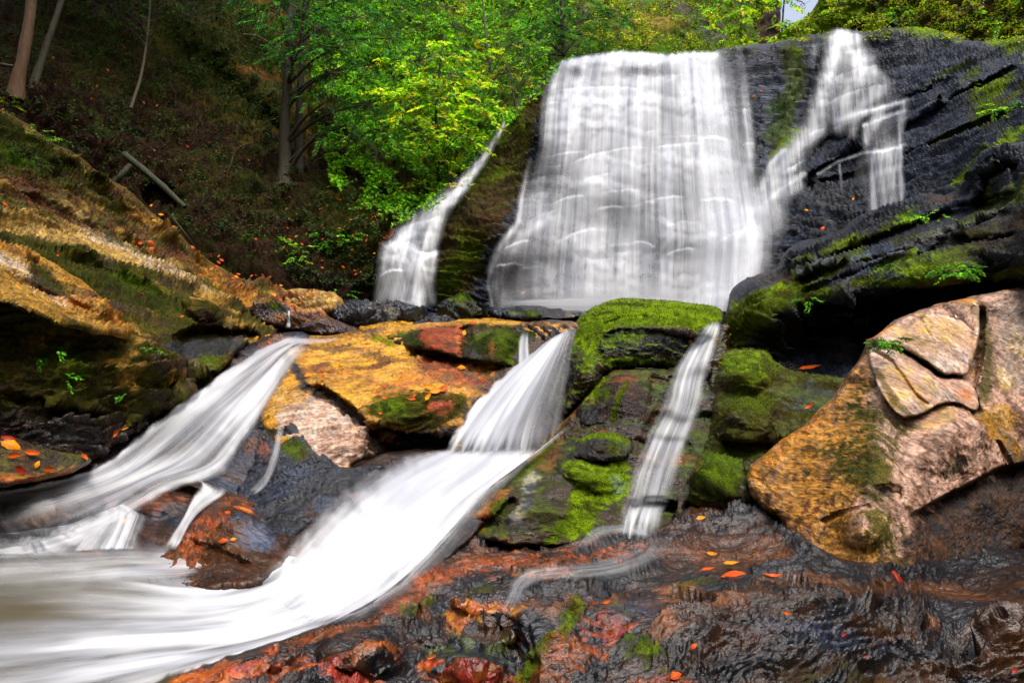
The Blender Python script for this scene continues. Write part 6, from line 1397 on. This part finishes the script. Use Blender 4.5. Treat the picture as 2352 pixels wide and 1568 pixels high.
# ------------------------------------------------------------------ vegetation
def tube(pts, radii, sides=8, wob=0.0, seed=0):
    P = np.array(pts, float); n = len(P)
    T = np.gradient(P, axis=0); T /= np.linalg.norm(T, axis=1, keepdims=True) + 1e-9
    up = np.array([0.31, 0.9, 0.3]); A_ = np.cross(T, up); A_ /= np.linalg.norm(A_, axis=1, keepdims=True) + 1e-9
    B_ = np.cross(T, A_)
    th = np.linspace(0, 2 * math.pi, sides, endpoint=False)
    R = np.array(radii, float)[:, None]
    if wob:
        r_ = np.random.default_rng(seed); R = R * (1 + wob * r_.normal(size=(n, sides)))
    v = P[:, None, :] + (R * np.cos(th))[..., None] * A_[:, None, :] + (R * np.sin(th))[..., None] * B_[:, None, :]
    idx = np.arange(n * sides).reshape(n, sides)
    f = np.stack([idx[:-1], np.roll(idx[:-1], -1, 1), np.roll(idx[1:], -1, 1), idx[1:]], -1).reshape(-1, 4)
    return v.reshape(-1, 3), f

def smooth_path(pts, n=12):
    P = np.array(pts, float)
    for _ in range(2):
        Q = [P[0]]
        for a_, b_ in zip(P[:-1], P[1:]): Q += [0.75 * a_ + 0.25 * b_, 0.25 * a_ + 0.75 * b_]
        Q.append(P[-1]); P = np.array(Q)
    L = np.concatenate([[0], np.cumsum(np.linalg.norm(np.diff(P, axis=0), axis=1))])
    t = np.linspace(0, L[-1], n)
    return np.stack([np.interp(t, L, P[:, k]) for k in range(P.shape[1])], -1)

def cards(c, ax, nr, ln, wd, col, fold=0.25):
    """one folded four-cornered leaf per point"""
    ax = ax / (np.linalg.norm(ax, axis=1, keepdims=True) + 1e-9)
    sd = np.cross(nr, ax); sd /= np.linalg.norm(sd, axis=1, keepdims=True) + 1e-9
    nn = np.cross(ax, sd)
    ln = ln[:, None]; wd = wd[:, None]
    v = np.stack([c - ax * ln * 0.5, c + sd * wd * 0.5 + nn * wd * fold, c + ax * ln * 0.5 - nn * ln * 0.12, c - sd * wd * 0.5 + nn * wd * fold], 1).reshape(-1, 3)
    n = len(c)
    b = np.arange(n)[:, None] * 4
    f = np.concatenate([b + np.array([[0, 1, 2]]), b + np.array([[0, 2, 3]])], 0)
    return v, f, np.repeat(col, 4, axis=0)

R8 = np.random.default_rng(21)
STY = {   # leaf length px, width px, droop, spread, colours (linear), share of odd colour
    'beech': dict(l=(11, 19), w=0.52, droop=0.25, cols=[(0.36, 0.66, 0.006), (0.20, 0.54, 0.006), (0.55, 0.72, 0.01)], odd=((0.55, 0.34, 0.01), 0.08), twig=42, step=5.5, flat=0.6),
    'mid': dict(l=(7, 11), w=0.5, droop=0.2, cols=[(0.14, 0.42, 0.006), (0.06, 0.26, 0.006), (0.28, 0.52, 0.008)], odd=((0.30, 0.26, 0.01), 0.05), twig=34, step=5, flat=0.6),
    'hemlock': dict(l=(7, 11), w=0.26, droop=0.5, cols=[(0.035, 0.19, 0.014), (0.015, 0.10, 0.008), (0.07, 0.27, 0.014)], odd=((0.20, 0.14, 0.01), 0.02), twig=46, step=2.6, flat=0.75),
    'yellow': dict(l=(6, 10), w=0.5, droop=0.2, cols=[(0.28, 0.40, 0.006), (0.14, 0.28, 0.006), (0.42, 0.46, 0.01)], odd=((0.55, 0.25, 0.01), 0.12), twig=26, step=4.5, flat=0.6),
    'dark': dict(l=(7, 11), w=0.4, droop=0.4, cols=[(0.022, 0.065, 0.004), (0.010, 0.034, 0.003), (0.045, 0.085, 0.004)], odd=((0.10, 0.07, 0.01), 0.03), twig=36, step=4, flat=0.6),  # greens dimmed in colour for growth standing in shade
    'fern': dict(l=(8, 13), w=0.42, droop=0.35, cols=[(0.07, 0.30, 0.006), (0.04, 0.20, 0.006), (0.14, 0.38, 0.01)], odd=((0.2, 0.25, 0.01), 0.02), twig=30, step=4, flat=0.45),
}
def foliage(clumps, sty, seed=0):
    """clumps: (px, py, d, rx, ry, density[, depth spread m]) -> leaf cards on drooping twigs"""
    s = STY[sty]; r = np.random.default_rng(seed)
    C, A, N, L, Wd, K = [], [], [], [], [], []
    twigs = []
    for cl in clumps:
        cx, cy, d, rx, ry, dens = cl[:6]
        dz = cl[6] if len(cl) > 6 else (rx + ry) * 0.5 / F * d * 0.8
        ntw = max(int(dens * rx * ry / (s['twig'] * s['step'] * 0.75)), 3)
        th = r.uniform(0, 2 * math.pi, ntw); rad = np.sqrt(r.uniform(0, 1, ntw))
        tx = cx + rx * rad * np.cos(th); ty = cy + ry * rad * np.sin(th)
        td = d + dz * r.uniform(-1, 1, ntw)
        base = U(tx, ty, td)
        cen = U(cx, cy, d).reshape(3)
        out = base - cen; out /= np.linalg.norm(out, axis=1, keepdims=True) + 1e-9
        dr = out + r.normal(0, 0.6, (ntw, 3)); dr[:, 2] = dr[:, 2] * 0.35 - s['droop'] * 0.6; dr[:, 1] *= 0.8
        dr /= np.linalg.norm(dr, axis=1, keepdims=True)
        tl = s['twig'] * r.uniform(0.6, 1.3, ntw) / F * td
        bright = r.choice([0.3, 0.65, 1.05, 1.5], ntw, p=[.22, .28, .3, .2]) * r.uniform(0.8, 1.2, ntw)
        m = max(int(s['twig'] / s['step']), 3)
        up = np.array([0, 0, 1.0])
        for j in range(m):
            t = (j + 0.5) / m
            for sgn in (-1, 1):
                side = np.cross(dr, up); side /= np.linalg.norm(side, axis=1, keepdims=True) + 1e-9
                ll = r.uniform(*s['l'], ntw) / F * td * (1.15 - 0.5 * t)
                a_ = dr * 0.75 + side * sgn * 0.8 + r.normal(0, 0.22, (ntw, 3)); a_[:, 2] -= s['droop'] * 0.35
                a_ /= np.linalg.norm(a_, axis=1, keepdims=True)
                p = base + dr * (t * tl)[:, None] + a_ * (ll * 0.55)[:, None]
                p[:, 2] -= s['droop'] * (t ** 2) * tl * 0.5
                nr = up * s['flat'] + r.normal(0, 0.42, (ntw, 3)) + np.array([0, -0.35, 0])
                ci = r.integers(0, len(s['cols']), ntw)
                col = np.array(s['cols'])[ci] * (bright * r.uniform(0.75, 1.3, ntw))[:, None]
                odd = r.uniform(0, 1, ntw) < s['odd'][1]
                col[odd] = np.array(s['odd'][0]) * r.uniform(0.6, 1.2, odd.sum())[:, None]
                C.append(p); A.append(a_); N.append(nr); L.append(ll); Wd.append(ll * s['w']); K.append(col)
        k_ = min(ntw, 14)
        for q in range(k_):
            twigs.append((cen, base[q], base[q] + dr[q] * tl[q]))
    v, f, c = cards(np.concatenate(C), np.concatenate(A), np.concatenate(N), np.concatenate(L), np.concatenate(Wd), np.clip(np.concatenate(K), 0, 0.8))
    return v, f, c, twigs

def plant(name, label, cat, sty, clumps, trunk=None, bark=None, seed=0, group=None, twigs=True):
    b0 = trunk[0] if trunk else (clumps[0][0], clumps[0][1] + clumps[0][4], clumps[0][2])
    root = tag(empty(name, tuple(U(b0[0], b0[1], b0[2]))), label, cat, group)
    inv = Matrix.Translation(-Vector(root.location))
    v, f, c, tw = foliage(clumps, sty, seed)
    o = mesh_obj('foliage', v, f, LEAF, root, False, dict(base=c)); o.matrix_parent_inverse = inv; o['kind'] = 'stuff'
    bk = bark or BARK
    vs, fs, off_ = [], [], 0
    if trunk:
        P = smooth_path([tuple(U(a_[0], a_[1], a_[2])) + (a_[3] * 0.5 / F * a_[2],) for a_ in trunk], 22)
        v_, f_ = tube(P[:, :3], P[:, 3], 12, 0.05, seed)
        o = mesh_obj('trunk', v_, f_, bk, root); o.matrix_parent_inverse = inv
        for cl in clumps[:14]:
            e = U(cl[0], cl[1], cl[2]).reshape(3)
            dists = np.linalg.norm(P[:, :3] - (e - np.array([0, 0, 0.5])), axis=1); k = int(dists.argmin())
            a_ = P[k, :3]; mid = (a_ + e) / 2 + np.array([0, 0, 0.12 * np.linalg.norm(e - a_)])
            Q = smooth_path([a_, mid, e], 7); r0 = max(min(P[k, 3] * 0.45, 0.05), 0.008)
            v_, f_ = tube(Q, np.linspace(r0, r0 * 0.3, 7), 5)
            o = mesh_obj('branch', v_, f_, bk, root); o.matrix_parent_inverse = inv
    if twigs:
        for cen, p0, p1 in tw:
            v_, f_ = tube(np.array([cen, (cen + p0) / 2 + np.array([0, 0, .03]), p0, p1]), [0.006, 0.005, 0.004, 0.002], 3)
            vs.append(v_); fs.append(f_ + off_); off_ += len(v_)
        o = mesh_obj('twigs', np.concatenate(vs), np.concatenate(fs), bk, root); o.matrix_parent_inverse = inv; o['kind'] = 'stuff'
    return root

def Z(px, py): return float(zat(np.array([float(px)]), np.array([float(py)]), ZALL)[0])
def cl(px, py, rx, ry, dens=1.0, near=0.4, dz=None):
    d = Z(px, py) - near
    return (px, py, d, rx, ry, dens) + ((dz,) if dz else ())

# hemlocks on the slope
plant('hemlock_tree', 'tall hemlock with feathery green boughs, front trunk of a pair on the dark slope', 'tree', 'hemlock',
      [(640, 30, 12.0, 70, 40, 1.1), (720, 60, 12.0, 90, 40, 1.1), (690, 110, 11.8, 70, 30, 1.1), (780, 110, 11.8, 80, 40, 1.1), (760, 170, 11.8, 60, 34, 1.0), (820, 40, 12.2, 90, 40, 1.1), (850, 150, 12, 50, 40, 1),
       (790, 290, 12.0, 50, 30, 0.9), (840, 240, 12, 50, 36, 0.9), (740, 240, 12, 46, 26, 0.8), (900, 90, 12.2, 60, 40, 1), (600, -30, 12.5, 80, 40, 1), (730, 310, 12, 30, 16, 0.8), (640, 130, 12.3, 40, 26, 0.7), (700, 200, 12.2, 40, 22, 0.7), (880, 300, 12, 40, 40, .8)],
      trunk=[(656, 432, 12.3, 52), (656, 404, 12.35, 33), (654, 330, 12.4, 25), (656, 250, 12.4, 22), (662, 150, 12.4, 20), (668, 40, 12.4, 18), (672, -120, 12.4, 15)], seed=1)
plant('hemlock_tree', 'slimmer hemlock standing just behind and right of the front trunk', 'tree', 'hemlock',
      [(720, 0, 13.0, 90, 40, 1), (780, -40, 13, 90, 40, 1), (700, -60, 13, 90, 40, 1), (860, 0, 13, 70, 40, 1), (700, 170, 13, 50, 24, .7)],
      trunk=[(688, 420, 12.8, 34), (687, 385, 12.9, 22), (686, 300, 12.9, 18), (690, 180, 12.9, 16), (700, 60, 12.9, 14), (706, -120, 12.9, 12)], seed=2)
plant('hemlock_tree', 'hemlock with dark trunk and green boughs at top centre left of the main falls', 'tree', 'hemlock',
      [(1290, 60, 15.4, 60, 30, 1.1), (1240, 90, 15.2, 50, 26, 1), (1340, 80, 15.4, 60, 24, 1), (1330, 20, 15.6, 60, 30, 1), (1250, 20, 15.6, 60, 30, 1), (1290, 120, 15.2, 50, 16, .9), (1200, 150, 14.8, 30, 30, .9), (1390, 40, 16, 50, 30, .9)],
      trunk=[(1294, 128, 15.6, 12), (1292, 60, 15.6, 10), (1290, -60, 15.6, 8)], seed=3)
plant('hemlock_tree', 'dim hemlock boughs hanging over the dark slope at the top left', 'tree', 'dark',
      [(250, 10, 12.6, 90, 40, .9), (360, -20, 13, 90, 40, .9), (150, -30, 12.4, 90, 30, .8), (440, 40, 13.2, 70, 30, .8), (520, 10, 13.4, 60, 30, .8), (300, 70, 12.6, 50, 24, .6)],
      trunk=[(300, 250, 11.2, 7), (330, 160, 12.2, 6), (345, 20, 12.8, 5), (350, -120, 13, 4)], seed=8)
# bright beech saplings
plant('beech_tree', 'bright yellow-green beech sapling overhanging the top of the narrow fall', 'tree', 'beech',
      [(960, 140, 12.0, 70, 40, 1.2), (1030, 170, 11.8, 70, 44, 1.2), (930, 220, 11.6, 60, 40, 1.2), (1000, 240, 11.4, 80, 46, 1.3), (1080, 230, 11.6, 56, 44, 1.2), (950, 300, 11.4, 66, 36, 1.2), (1030, 310, 11.4, 70, 40, 1.2),
       (1090, 290, 11.6, 36, 30, 1.1), (910, 340, 11.4, 34, 16, 1), (1000, 370, 11.5, 46, 26, 1), (1050, 360, 11.6, 36, 20, 1), (900, 170, 12, 40, 40, 1), (1060, 120, 12.2, 60, 34, 1)],
      trunk=[(1010, 440, 12.0, 9), (1005, 380, 11.9, 8), (1000, 280, 11.8, 7), (1010, 150, 11.9, 5), (1020, 80, 12, 3)], bark=BARK, seed=4)
plant('shrub', 'yellowing leafy shrub beside the upper left corner of the main falls', 'shrub', 'yellow',
      [(1150, 170, 12.9, 46, 30, 1.1), (1200, 190, 12.8, 40, 26, 1), (1120, 140, 13, 40, 26, 1), (1180, 230, 12.6, 30, 20, .8), (1225, 160, 13, 30, 20, .9), (1140, 100, 13.2, 40, 24, 1)],
      trunk=[(1185, 262, 12.7, 5), (1180, 220, 12.7, 4), (1170, 160, 12.8, 3)], seed=5)
plant('beech_tree', 'fresh green sapling on the slope directly above the main falls edge', 'tree', 'mid',
      [(1180, 100, 13.4, 60, 34, 1.1), (1110, 50, 13.8, 60, 34, 1.1), (1040, 60, 13.5, 60, 34, 1.1), (960, 60, 13.5, 60, 34, 1.1), (1180, 30, 14.2, 60, 34, 1.1), (1100, -20, 14.5, 80, 30, 1.1), (1000, -10, 14.5, 60, 26, .9), (1225, 130, 13.8, 36, 20, 1), (920, 20, 13.8, 50, 30, .9)],
      trunk=[(1130, 200, 13.4, 8), (1120, 120, 13.4, 6), (1110, 20, 13.8, 4), (1105, -40, 14, 3)], seed=6)
# trees on the far gorge wall
far = [(1430, 40, 'yellow', 60, 36), (1400, 90, 'yellow', 60, 22), (1480, 96, 'yellow', 60, 18), (1580, 60, 'mid', 60, 40), (1560, 100, 'yellow', 40, 14), (1620, 20, 'mid', 40, 30), (1660, 96, 'yellow', 40, 16)]
fl = ['light shrub over the left half of the falls lip, topmost on the pale wall', 'low yellow-green bush just above the main falls lip, leftmost', 'low bush above the middle of the main falls lip',
      'green shrub on the grey gorge wall above the main falls', 'small yellowish bush low on the far wall, above the white crest', 'green shrub at the top edge on the far gorge wall', 'low bush between the main lip and the dark gorge end']
for k, (x_, y_, st_, rx_, ry_) in enumerate(far):
    plant('shrub', fl[k], 'shrub', st_, [(x_, y_, Z(x_, y_) - 0.6, rx_, ry_, 0.75), (x_ + rx_ * .6, y_ - ry_ * .4, Z(x_, y_) - 0.8, rx_ * .6, ry_ * .6, 0.75)], seed=40 + k)
plant('beech_tree', 'luminous lime green tree hanging in front of the dark gorge end', 'tree', 'beech',
      [(1710, 10, 20, 40, 34, 1.5), (1700, 60, 19.5, 36, 30, 1.4), (1670, 30, 20, 34, 34, 1.3), (1725, -30, 20, 50, 30, 1.2), (1695, 95, 19.5, 20, 14, 1.1), (1650, -10, 20.5, 40, 24, 1.2)],
      trunk=[(1700, 130, 20, 5), (1702, 60, 20, 4), (1708, -60, 20, 3)], seed=60)
plant('maple_tree', 'backlit tree with sparse leaves against the white gap of sky', 'tree', 'mid',
      [(1795, 10, 26, 24, 34, 1.2), (1850, 10, 27, 34, 26, 0.45), (1800, 50, 26, 20, 16, 0.7), (1830, -30, 27, 60, 24, .7)],
      trunk=[(1795, 90, 26, 5), (1798, 40, 26, 4), (1806, -60, 26, 3)], seed=61)
# growth on the right bank
rb = [(1810, 78, 'beech', 50, 18, 'bright green clump on the bank just right of the sky gap'), (1880, 50, 'beech', 50, 26, 'lime green bush above the head of the upper right falls'), (1930, 10, 'yellow', 50, 34, 'yellow-green bush at the top edge right of the sky gap'),
      (2010, 40, 'yellow', 50, 22, 'small yellow-green bush over the black notch at the cliff top'), (2100, 40, 'mid', 60, 26, 'green undergrowth clump above the dark cliff, third from the right corner'), (2190, 70, 'yellow', 60, 26, 'yellowing undergrowth hanging over the dark cliff edge'),
      (2230, 10, 'yellow', 70, 26, 'olive bush at the top edge near the right corner'), (2310, 40, 'mid', 50, 30, 'dark green bush in the top right corner'), (1760, 96, 'yellow', 24, 8, 'low mossy tuft at the cliff lip between both falls')]
for k, (x_, y_, st_, rx_, ry_, lb) in enumerate(rb):
    plant('shrub', lb, 'shrub', st_, [(x_, y_, Z(x_, y_) - 0.15, rx_, ry_, 0.7, 0.3), (x_ - rx_ * .5, y_ + ry_ * .4, Z(x_, y_) - 0.15, rx_ * .6, ry_ * .5, 0.6, .25)], seed=70 + k)
# small plants, ferns
sm = [(925, 458, 40, 16, 'fern', 'small fern clump beside the slope of the narrow fall, brightest one'), (860, 482, 30, 12, 'fern', 'small green plant on the wooded bank, second left of the narrow fall'),
      (770, 545, 50, 22, 'fern', 'low leafy plant in the middle of the wooded bank'), (690, 575, 46, 24, 'mid', 'low yellowish plant left on the wooded bank'), (715, 625, 26, 12, 'mid', 'small plant low on the wooded bank'),
      (820, 420, 40, 20, 'mid', 'undergrowth tuft under the beech sapling'), (960, 420, 44, 22, 'yellow', 'yellow undergrowth between beech sapling and narrow fall'), (1060, 420, 30, 24, 'yellow', 'mossy tuft hanging over the top of the narrow fall'), (790, 672, 30, 6, 'fern', 'flat green tuft behind the rocks at the narrow fall foot'),
      (780, 360, 40, 20, 'dark', 'dim plant between the hemlocks and the beech sapling'),
      (2130, 612, 80, 26, 'fern', 'large bright fern bed on the black ledge above the split boulder'), (2200, 622, 50, 16, 'fern', 'right end of the fern growth on the black ledge'), (2060, 625, 40, 16, 'fern', 'left end of the fern growth on the black ledge'),
      (1960, 553, 24, 10, 'fern', 'small bright fern tuft high on the dark bench near the falls'), (2130, 500, 40, 10, 'mid', 'thin green tuft high on the bench under the cliff'), (1975, 725, 34, 10, 'fern', 'fern sprig on the black overhang'), (1850, 685, 20, 8, 'fern', 'small fern sprig at the left of the black overhang'),
      (2040, 785, 40, 14, 'fern', 'dim fern growing in the dark hollow left of the split boulder'), (40, 372, 50, 24, 'dark', 'dark ground plant on the crest of the left bank'), (80, 320, 40, 26, 'mid', 'green plant at the crest of the left bank'),
      (20, 240, 30, 30, 'yellow', 'lichen-pale bush at the left picture edge'), (240, 430, 36, 10, 'yellow', 'small yellow-green plant on the crest of the left bank'), (130, 800, 18, 8, 'fern', 'tiny fern under the jutting tan slab, left one'), (150, 862, 26, 10, 'fern', 'tiny fern low in the mossy hollow'),
      (335, 808, 22, 9, 'fern', 'tiny fern right of the tip of the jutting slab'), (290, 905, 18, 7, 'fern', 'tiny fern low on the mossy face near the cascade'), (86, 822, 12, 6, 'fern', 'pale tiny sprig in the mossy hollow, leftmost'), (2290, 200, 40, 12, 'yellow', 'mossy plant strip on the black cliff at the right'), (2300, 250, 46, 16, 'mid', 'green plants on the black cliff at the right edge'), (2300, 350, 40, 14, 'yellow', 'yellow-green plants above the bench at the right edge')]
for k, (x_, y_, rx_, ry_, st_, lb) in enumerate(sm):
    plant('fern' if st_ == 'fern' else 'undergrowth_plant', lb, 'plant', st_, [(x_, y_, Z(x_, y_) - (0.3 if x_ > 1800 else 0.16), rx_, ry_, 3.2 if x_ > 1800 else 1.4, 0.18)], seed=100 + k, twigs=False)

# scattered low growth that nobody could count on the slopes
def ground_cover(name, poly, n, sty, seed, size=1.0, near=0.05, prob=None):
    r = np.random.default_rng(seed); P = np.array(poly, float)
    px = r.uniform(P[:, 0].min(), P[:, 0].max(), n * 3); py = r.uniform(P[:, 1].min(), P[:, 1].max(), n * 3)
    sd, _, _ = sdpoly(px, py, poly)
    q = fbm(np.stack([px / 60 + seed, py / 45, 0 * px], -1), 3)
    k = (sd > 0) & (q + r.uniform(-.3, .3, len(px)) > 0.05)
    px, py = px[k][:n], py[k][:n]
    s = STY[sty]; d = zat(px, py, ZALL) - near * r.uniform(0, 1, len(px))
    c = U(px, py, d); nn = len(px)
    ll = r.uniform(*s['l'], nn) / F * d * size
    a_ = r.normal(0, 1, (nn, 3)); a_[:, 2] = -abs(a_[:, 2]) * 0.5
    nr = np.array([0.2, -0.5, 0.8]) + r.normal(0, .5, (nn, 3))
    col = np.array(s['cols'])[r.integers(0, 3, nn)] * (r.uniform(0.5, 1.5, nn) * (0.8 + 0.8 * np.clip(q[k][:n], -.5, .5)))[:, None]
    odd = r.uniform(0, 1, nn) < s['odd'][1] * 0.5; col[odd] = np.array(s['odd'][0]) * 0.7
    v, f, cc = cards(c, a_, nr, ll, ll * s['w'], col)
    return tag(mesh_obj(name, v, f, LEAF, None, False, dict(base=cc)), kind='stuff')
ground_cover('undergrowth', [(700, -200), (1340, -200), (1320, 130), (1240, 220), (1120, 330), (1000, 480), (900, 520), (760, 420), (720, 250)], 24000, 'mid', 200, 1.3, 0.5)
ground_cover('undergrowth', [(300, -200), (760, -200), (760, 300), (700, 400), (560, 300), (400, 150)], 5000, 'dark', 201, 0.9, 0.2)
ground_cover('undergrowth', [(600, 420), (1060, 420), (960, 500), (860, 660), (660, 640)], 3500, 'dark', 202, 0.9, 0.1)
ground_cover('undergrowth', [(1300, -200), (1745, -200), (1745, 130), (1300, 130)], 12000, 'yellow', 203, 0.7, 0.3)
ground_cover('undergrowth', [(1745, 110), (1900, 0), (2352, -100), (2352, 100), (2200, 90), (1800, 95)], 9000, 'yellow', 204, 0.8, 0.15)
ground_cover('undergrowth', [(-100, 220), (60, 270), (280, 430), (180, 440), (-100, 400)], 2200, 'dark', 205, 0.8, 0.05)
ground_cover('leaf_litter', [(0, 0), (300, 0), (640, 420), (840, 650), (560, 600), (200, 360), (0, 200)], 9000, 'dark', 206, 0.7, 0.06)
_ll = COL.objects['leaf_litter'] if 'leaf_litter' in COL.objects else None
if _ll:
    a_ = _ll.data.attributes['base']; n_ = len(a_.data); c_ = np.ones((n_ // 4, 4), np.float32)
    c_[:, :3] = np.array([(0.06, 0.012, 0.004), (0.03, 0.012, 0.004), (0.10, 0.03, 0.006), (0.02, 0.03, 0.004)])[R8.integers(0, 4, n_ // 4)] * R8.uniform(.3, 1.2, (n_ // 4, 1))
    a_.data.foreach_set('color', np.repeat(c_, 4, 0).ravel())

ground_cover('undergrowth', [(0, -100), (560, -100), (700, 330), (640, 560), (450, 540), (200, 360), (0, 220)], 9000, 'dark', 207, 0.9, 0.12)
# bare trunks, logs and sticks on the left
def log(name, label, cat, pts, bark, sides=10, wob=0.06, seed=0):
    P = smooth_path([tuple(U(a_[0], a_[1], a_[2])) + (a_[3] * 0.5 / F * a_[2],) for a_ in pts], 16)
    v_, f_ = tube(P[:, :3], P[:, 3], sides, wob, seed)
    return tag(mesh_obj(name, v_, f_, bark), label, cat)
log('tree_trunk', 'leaning orange-brown bare tree trunk near the top left corner', 'tree', [(34, 232, 9.9, 46), (40, 190, 9.95, 30), (50, 150, 10, 25), (60, 90, 10.1, 24), (72, 20, 10.3, 22), (78, -120, 10.6, 20)], BARK2, seed=1)
log('tree_trunk', 'dim thinner trunk leaning right behind the orange-brown one', 'tree', [(70, 215, 10.3, 24), (88, 160, 10.6, 15), (115, 80, 10.8, 13), (140, 10, 11, 12), (165, -100, 11.2, 11)], BARK, seed=2)
log('fallen_log', 'mossy fallen log slanting down over the dark hollow on the left slope', 'log', [(285, 355, 10.3, 15), (350, 405, 10.1, 15), (425, 476, 10.0, 11)], BARK3, seed=3)
log('fallen_log', 'short log stub propped against the slanting mossy log', 'log', [(300, 380, 10.1, 14), (278, 404, 10.0, 14), (250, 432, 10.0, 11)], BARK3, seed=4)
log('stick', 'pale crooked stick standing on the dark slope left of the hemlocks', 'stick', [(522, 397, 11.0, 4), (532, 375, 11.0, 4), (540, 345, 11.0, 4), (562, 332, 11.0, 3), (578, 328, 11, 2)], BARK2, 5, seed=5)
log('stick', 'thin dark stick leaning on the crest of the left bank', 'stick', [(396, 500, 8.9, 5), (425, 535, 8.9, 4), (448, 568, 9.0, 3)], BARK, 5, seed=6)
log('stick', 'pale broken branch above the dark slope, left of the hemlock boughs', 'stick', [(560, 80, 12.6, 5), (600, 84, 12.4, 5), (640, 120, 12.4, 4), (670, 165, 12.4, 3)], BARK2, 5, seed=7)
log('stick', 'rotting thin branch lying across the left edge of the slope', 'stick', [(-20, 145, 9.2, 9), (10, 150, 9.2, 8), (30, 152, 9.3, 6)], BARK, 6, seed=8)

# unseen forest crowns added just over the top of the picture to shade the left slope
def shade_crown(cx, cy, cz, r_, n, seed):
    r = np.random.default_rng(seed)
    p = r.normal(0, 1, (n, 3)); p /= np.linalg.norm(p, axis=1, keepdims=True); p *= (r.uniform(0, 1, n) ** 0.4)[:, None]
    p = p * np.array([r_, r_, r_ * 0.35]) + np.array([cx, cy, cz])
    a_ = r.normal(0, 1, (n, 3)); nr = np.array([0, 0, 1.0]) + r.normal(0, .4, (n, 3))
    ll = r.uniform(0.2, 0.38, n)
    col = np.array(STY['dark']['cols'])[r.integers(0, 3, n)]
    return cards(p, a_, nr, ll, ll * .6, col)
for k, (cx, cy, cz, rr) in enumerate([(-9, 9, 9.5, 3.6), (-7.5, 12.5, 11, 3.4), (-11, 14, 12, 4), (-12, 5, 8.5, 3.4), (-7, 5.5, 7.2, 2.6)]):
    root = tag(empty('maple_tree', (cx - 1, cy + 1, 3.0)), ['tall dark tree leaning over the left slope, above the orange-brown trunk', 'tall dark tree over the middle of the forest slope', 'tall dark tree deepest in the forest above the left slope', 'dark tree at the far left beyond the picture edge', 'dark overhanging tree nearest the left bank'][k], 'tree')
    inv = Matrix.Translation(-Vector(root.location))
    v_, f_, c_ = shade_crown(cx, cy, cz, rr, 2600, 300 + k)
    o = mesh_obj('foliage', v_, f_, LEAF, root, False, dict(base=c_)); o.matrix_parent_inverse = inv; o['kind'] = 'stuff'
    v_, f_ = tube(np.array([(cx - 3.5, cy + 2.5, cz - 4.2), (cx - 2, cy + 1.5, cz - 1.6), (cx, cy, cz)]), [0.2, 0.15, 0.08], 9, .05)
    o = mesh_obj('trunk', v_, f_, BARK, root); o.matrix_parent_inverse = inv

# moss fronds standing on the mossy stone
tv, tf, tc, base_i = [], [], [], 0
for (p, n_, c, nm) in mossy_pts:
    m = len(p)
    d = p[:, 1]
    h = (2.2 + 3.2 * R8.uniform(0, 1, m)) / F * d
    w_ = h * R8.uniform(0.35, 0.6, m)
    t = R8.normal(0, 1, (m, 3)); sd = np.cross(n_, t); sd /= np.linalg.norm(sd, axis=1, keepdims=True) + 1e-9
    tip = p + (n_ + R8.normal(0, .35, (m, 3)) + np.array([0, 0, .12])) * h[:, None]
    b0 = p - n_ * (h * .25)[:, None]
    v_ = np.stack([b0 - sd * w_[:, None] * .5, b0 + sd * w_[:, None] * .5, tip], 1).reshape(-1, 3)
    tv.append(v_); tf.append(np.arange(3 * m).reshape(m, 3) + base_i); base_i += 3 * m
    k_ = (R8.choice([0.55, 1.0, 1.5, 2.1], m, p=[.3, .35, .25, .1]) * R8.uniform(.8, 1.2, m))[:, None]
    tc.append(np.repeat(np.clip(c * k_ * np.array([1.05, 1.1, 1]), 0, .6), 3, axis=0))
if tv:
    tag(mesh_obj('moss', np.concatenate(tv), np.concatenate(tf), MOSSM, None, False, dict(base=np.concatenate(tc))), kind='stuff')
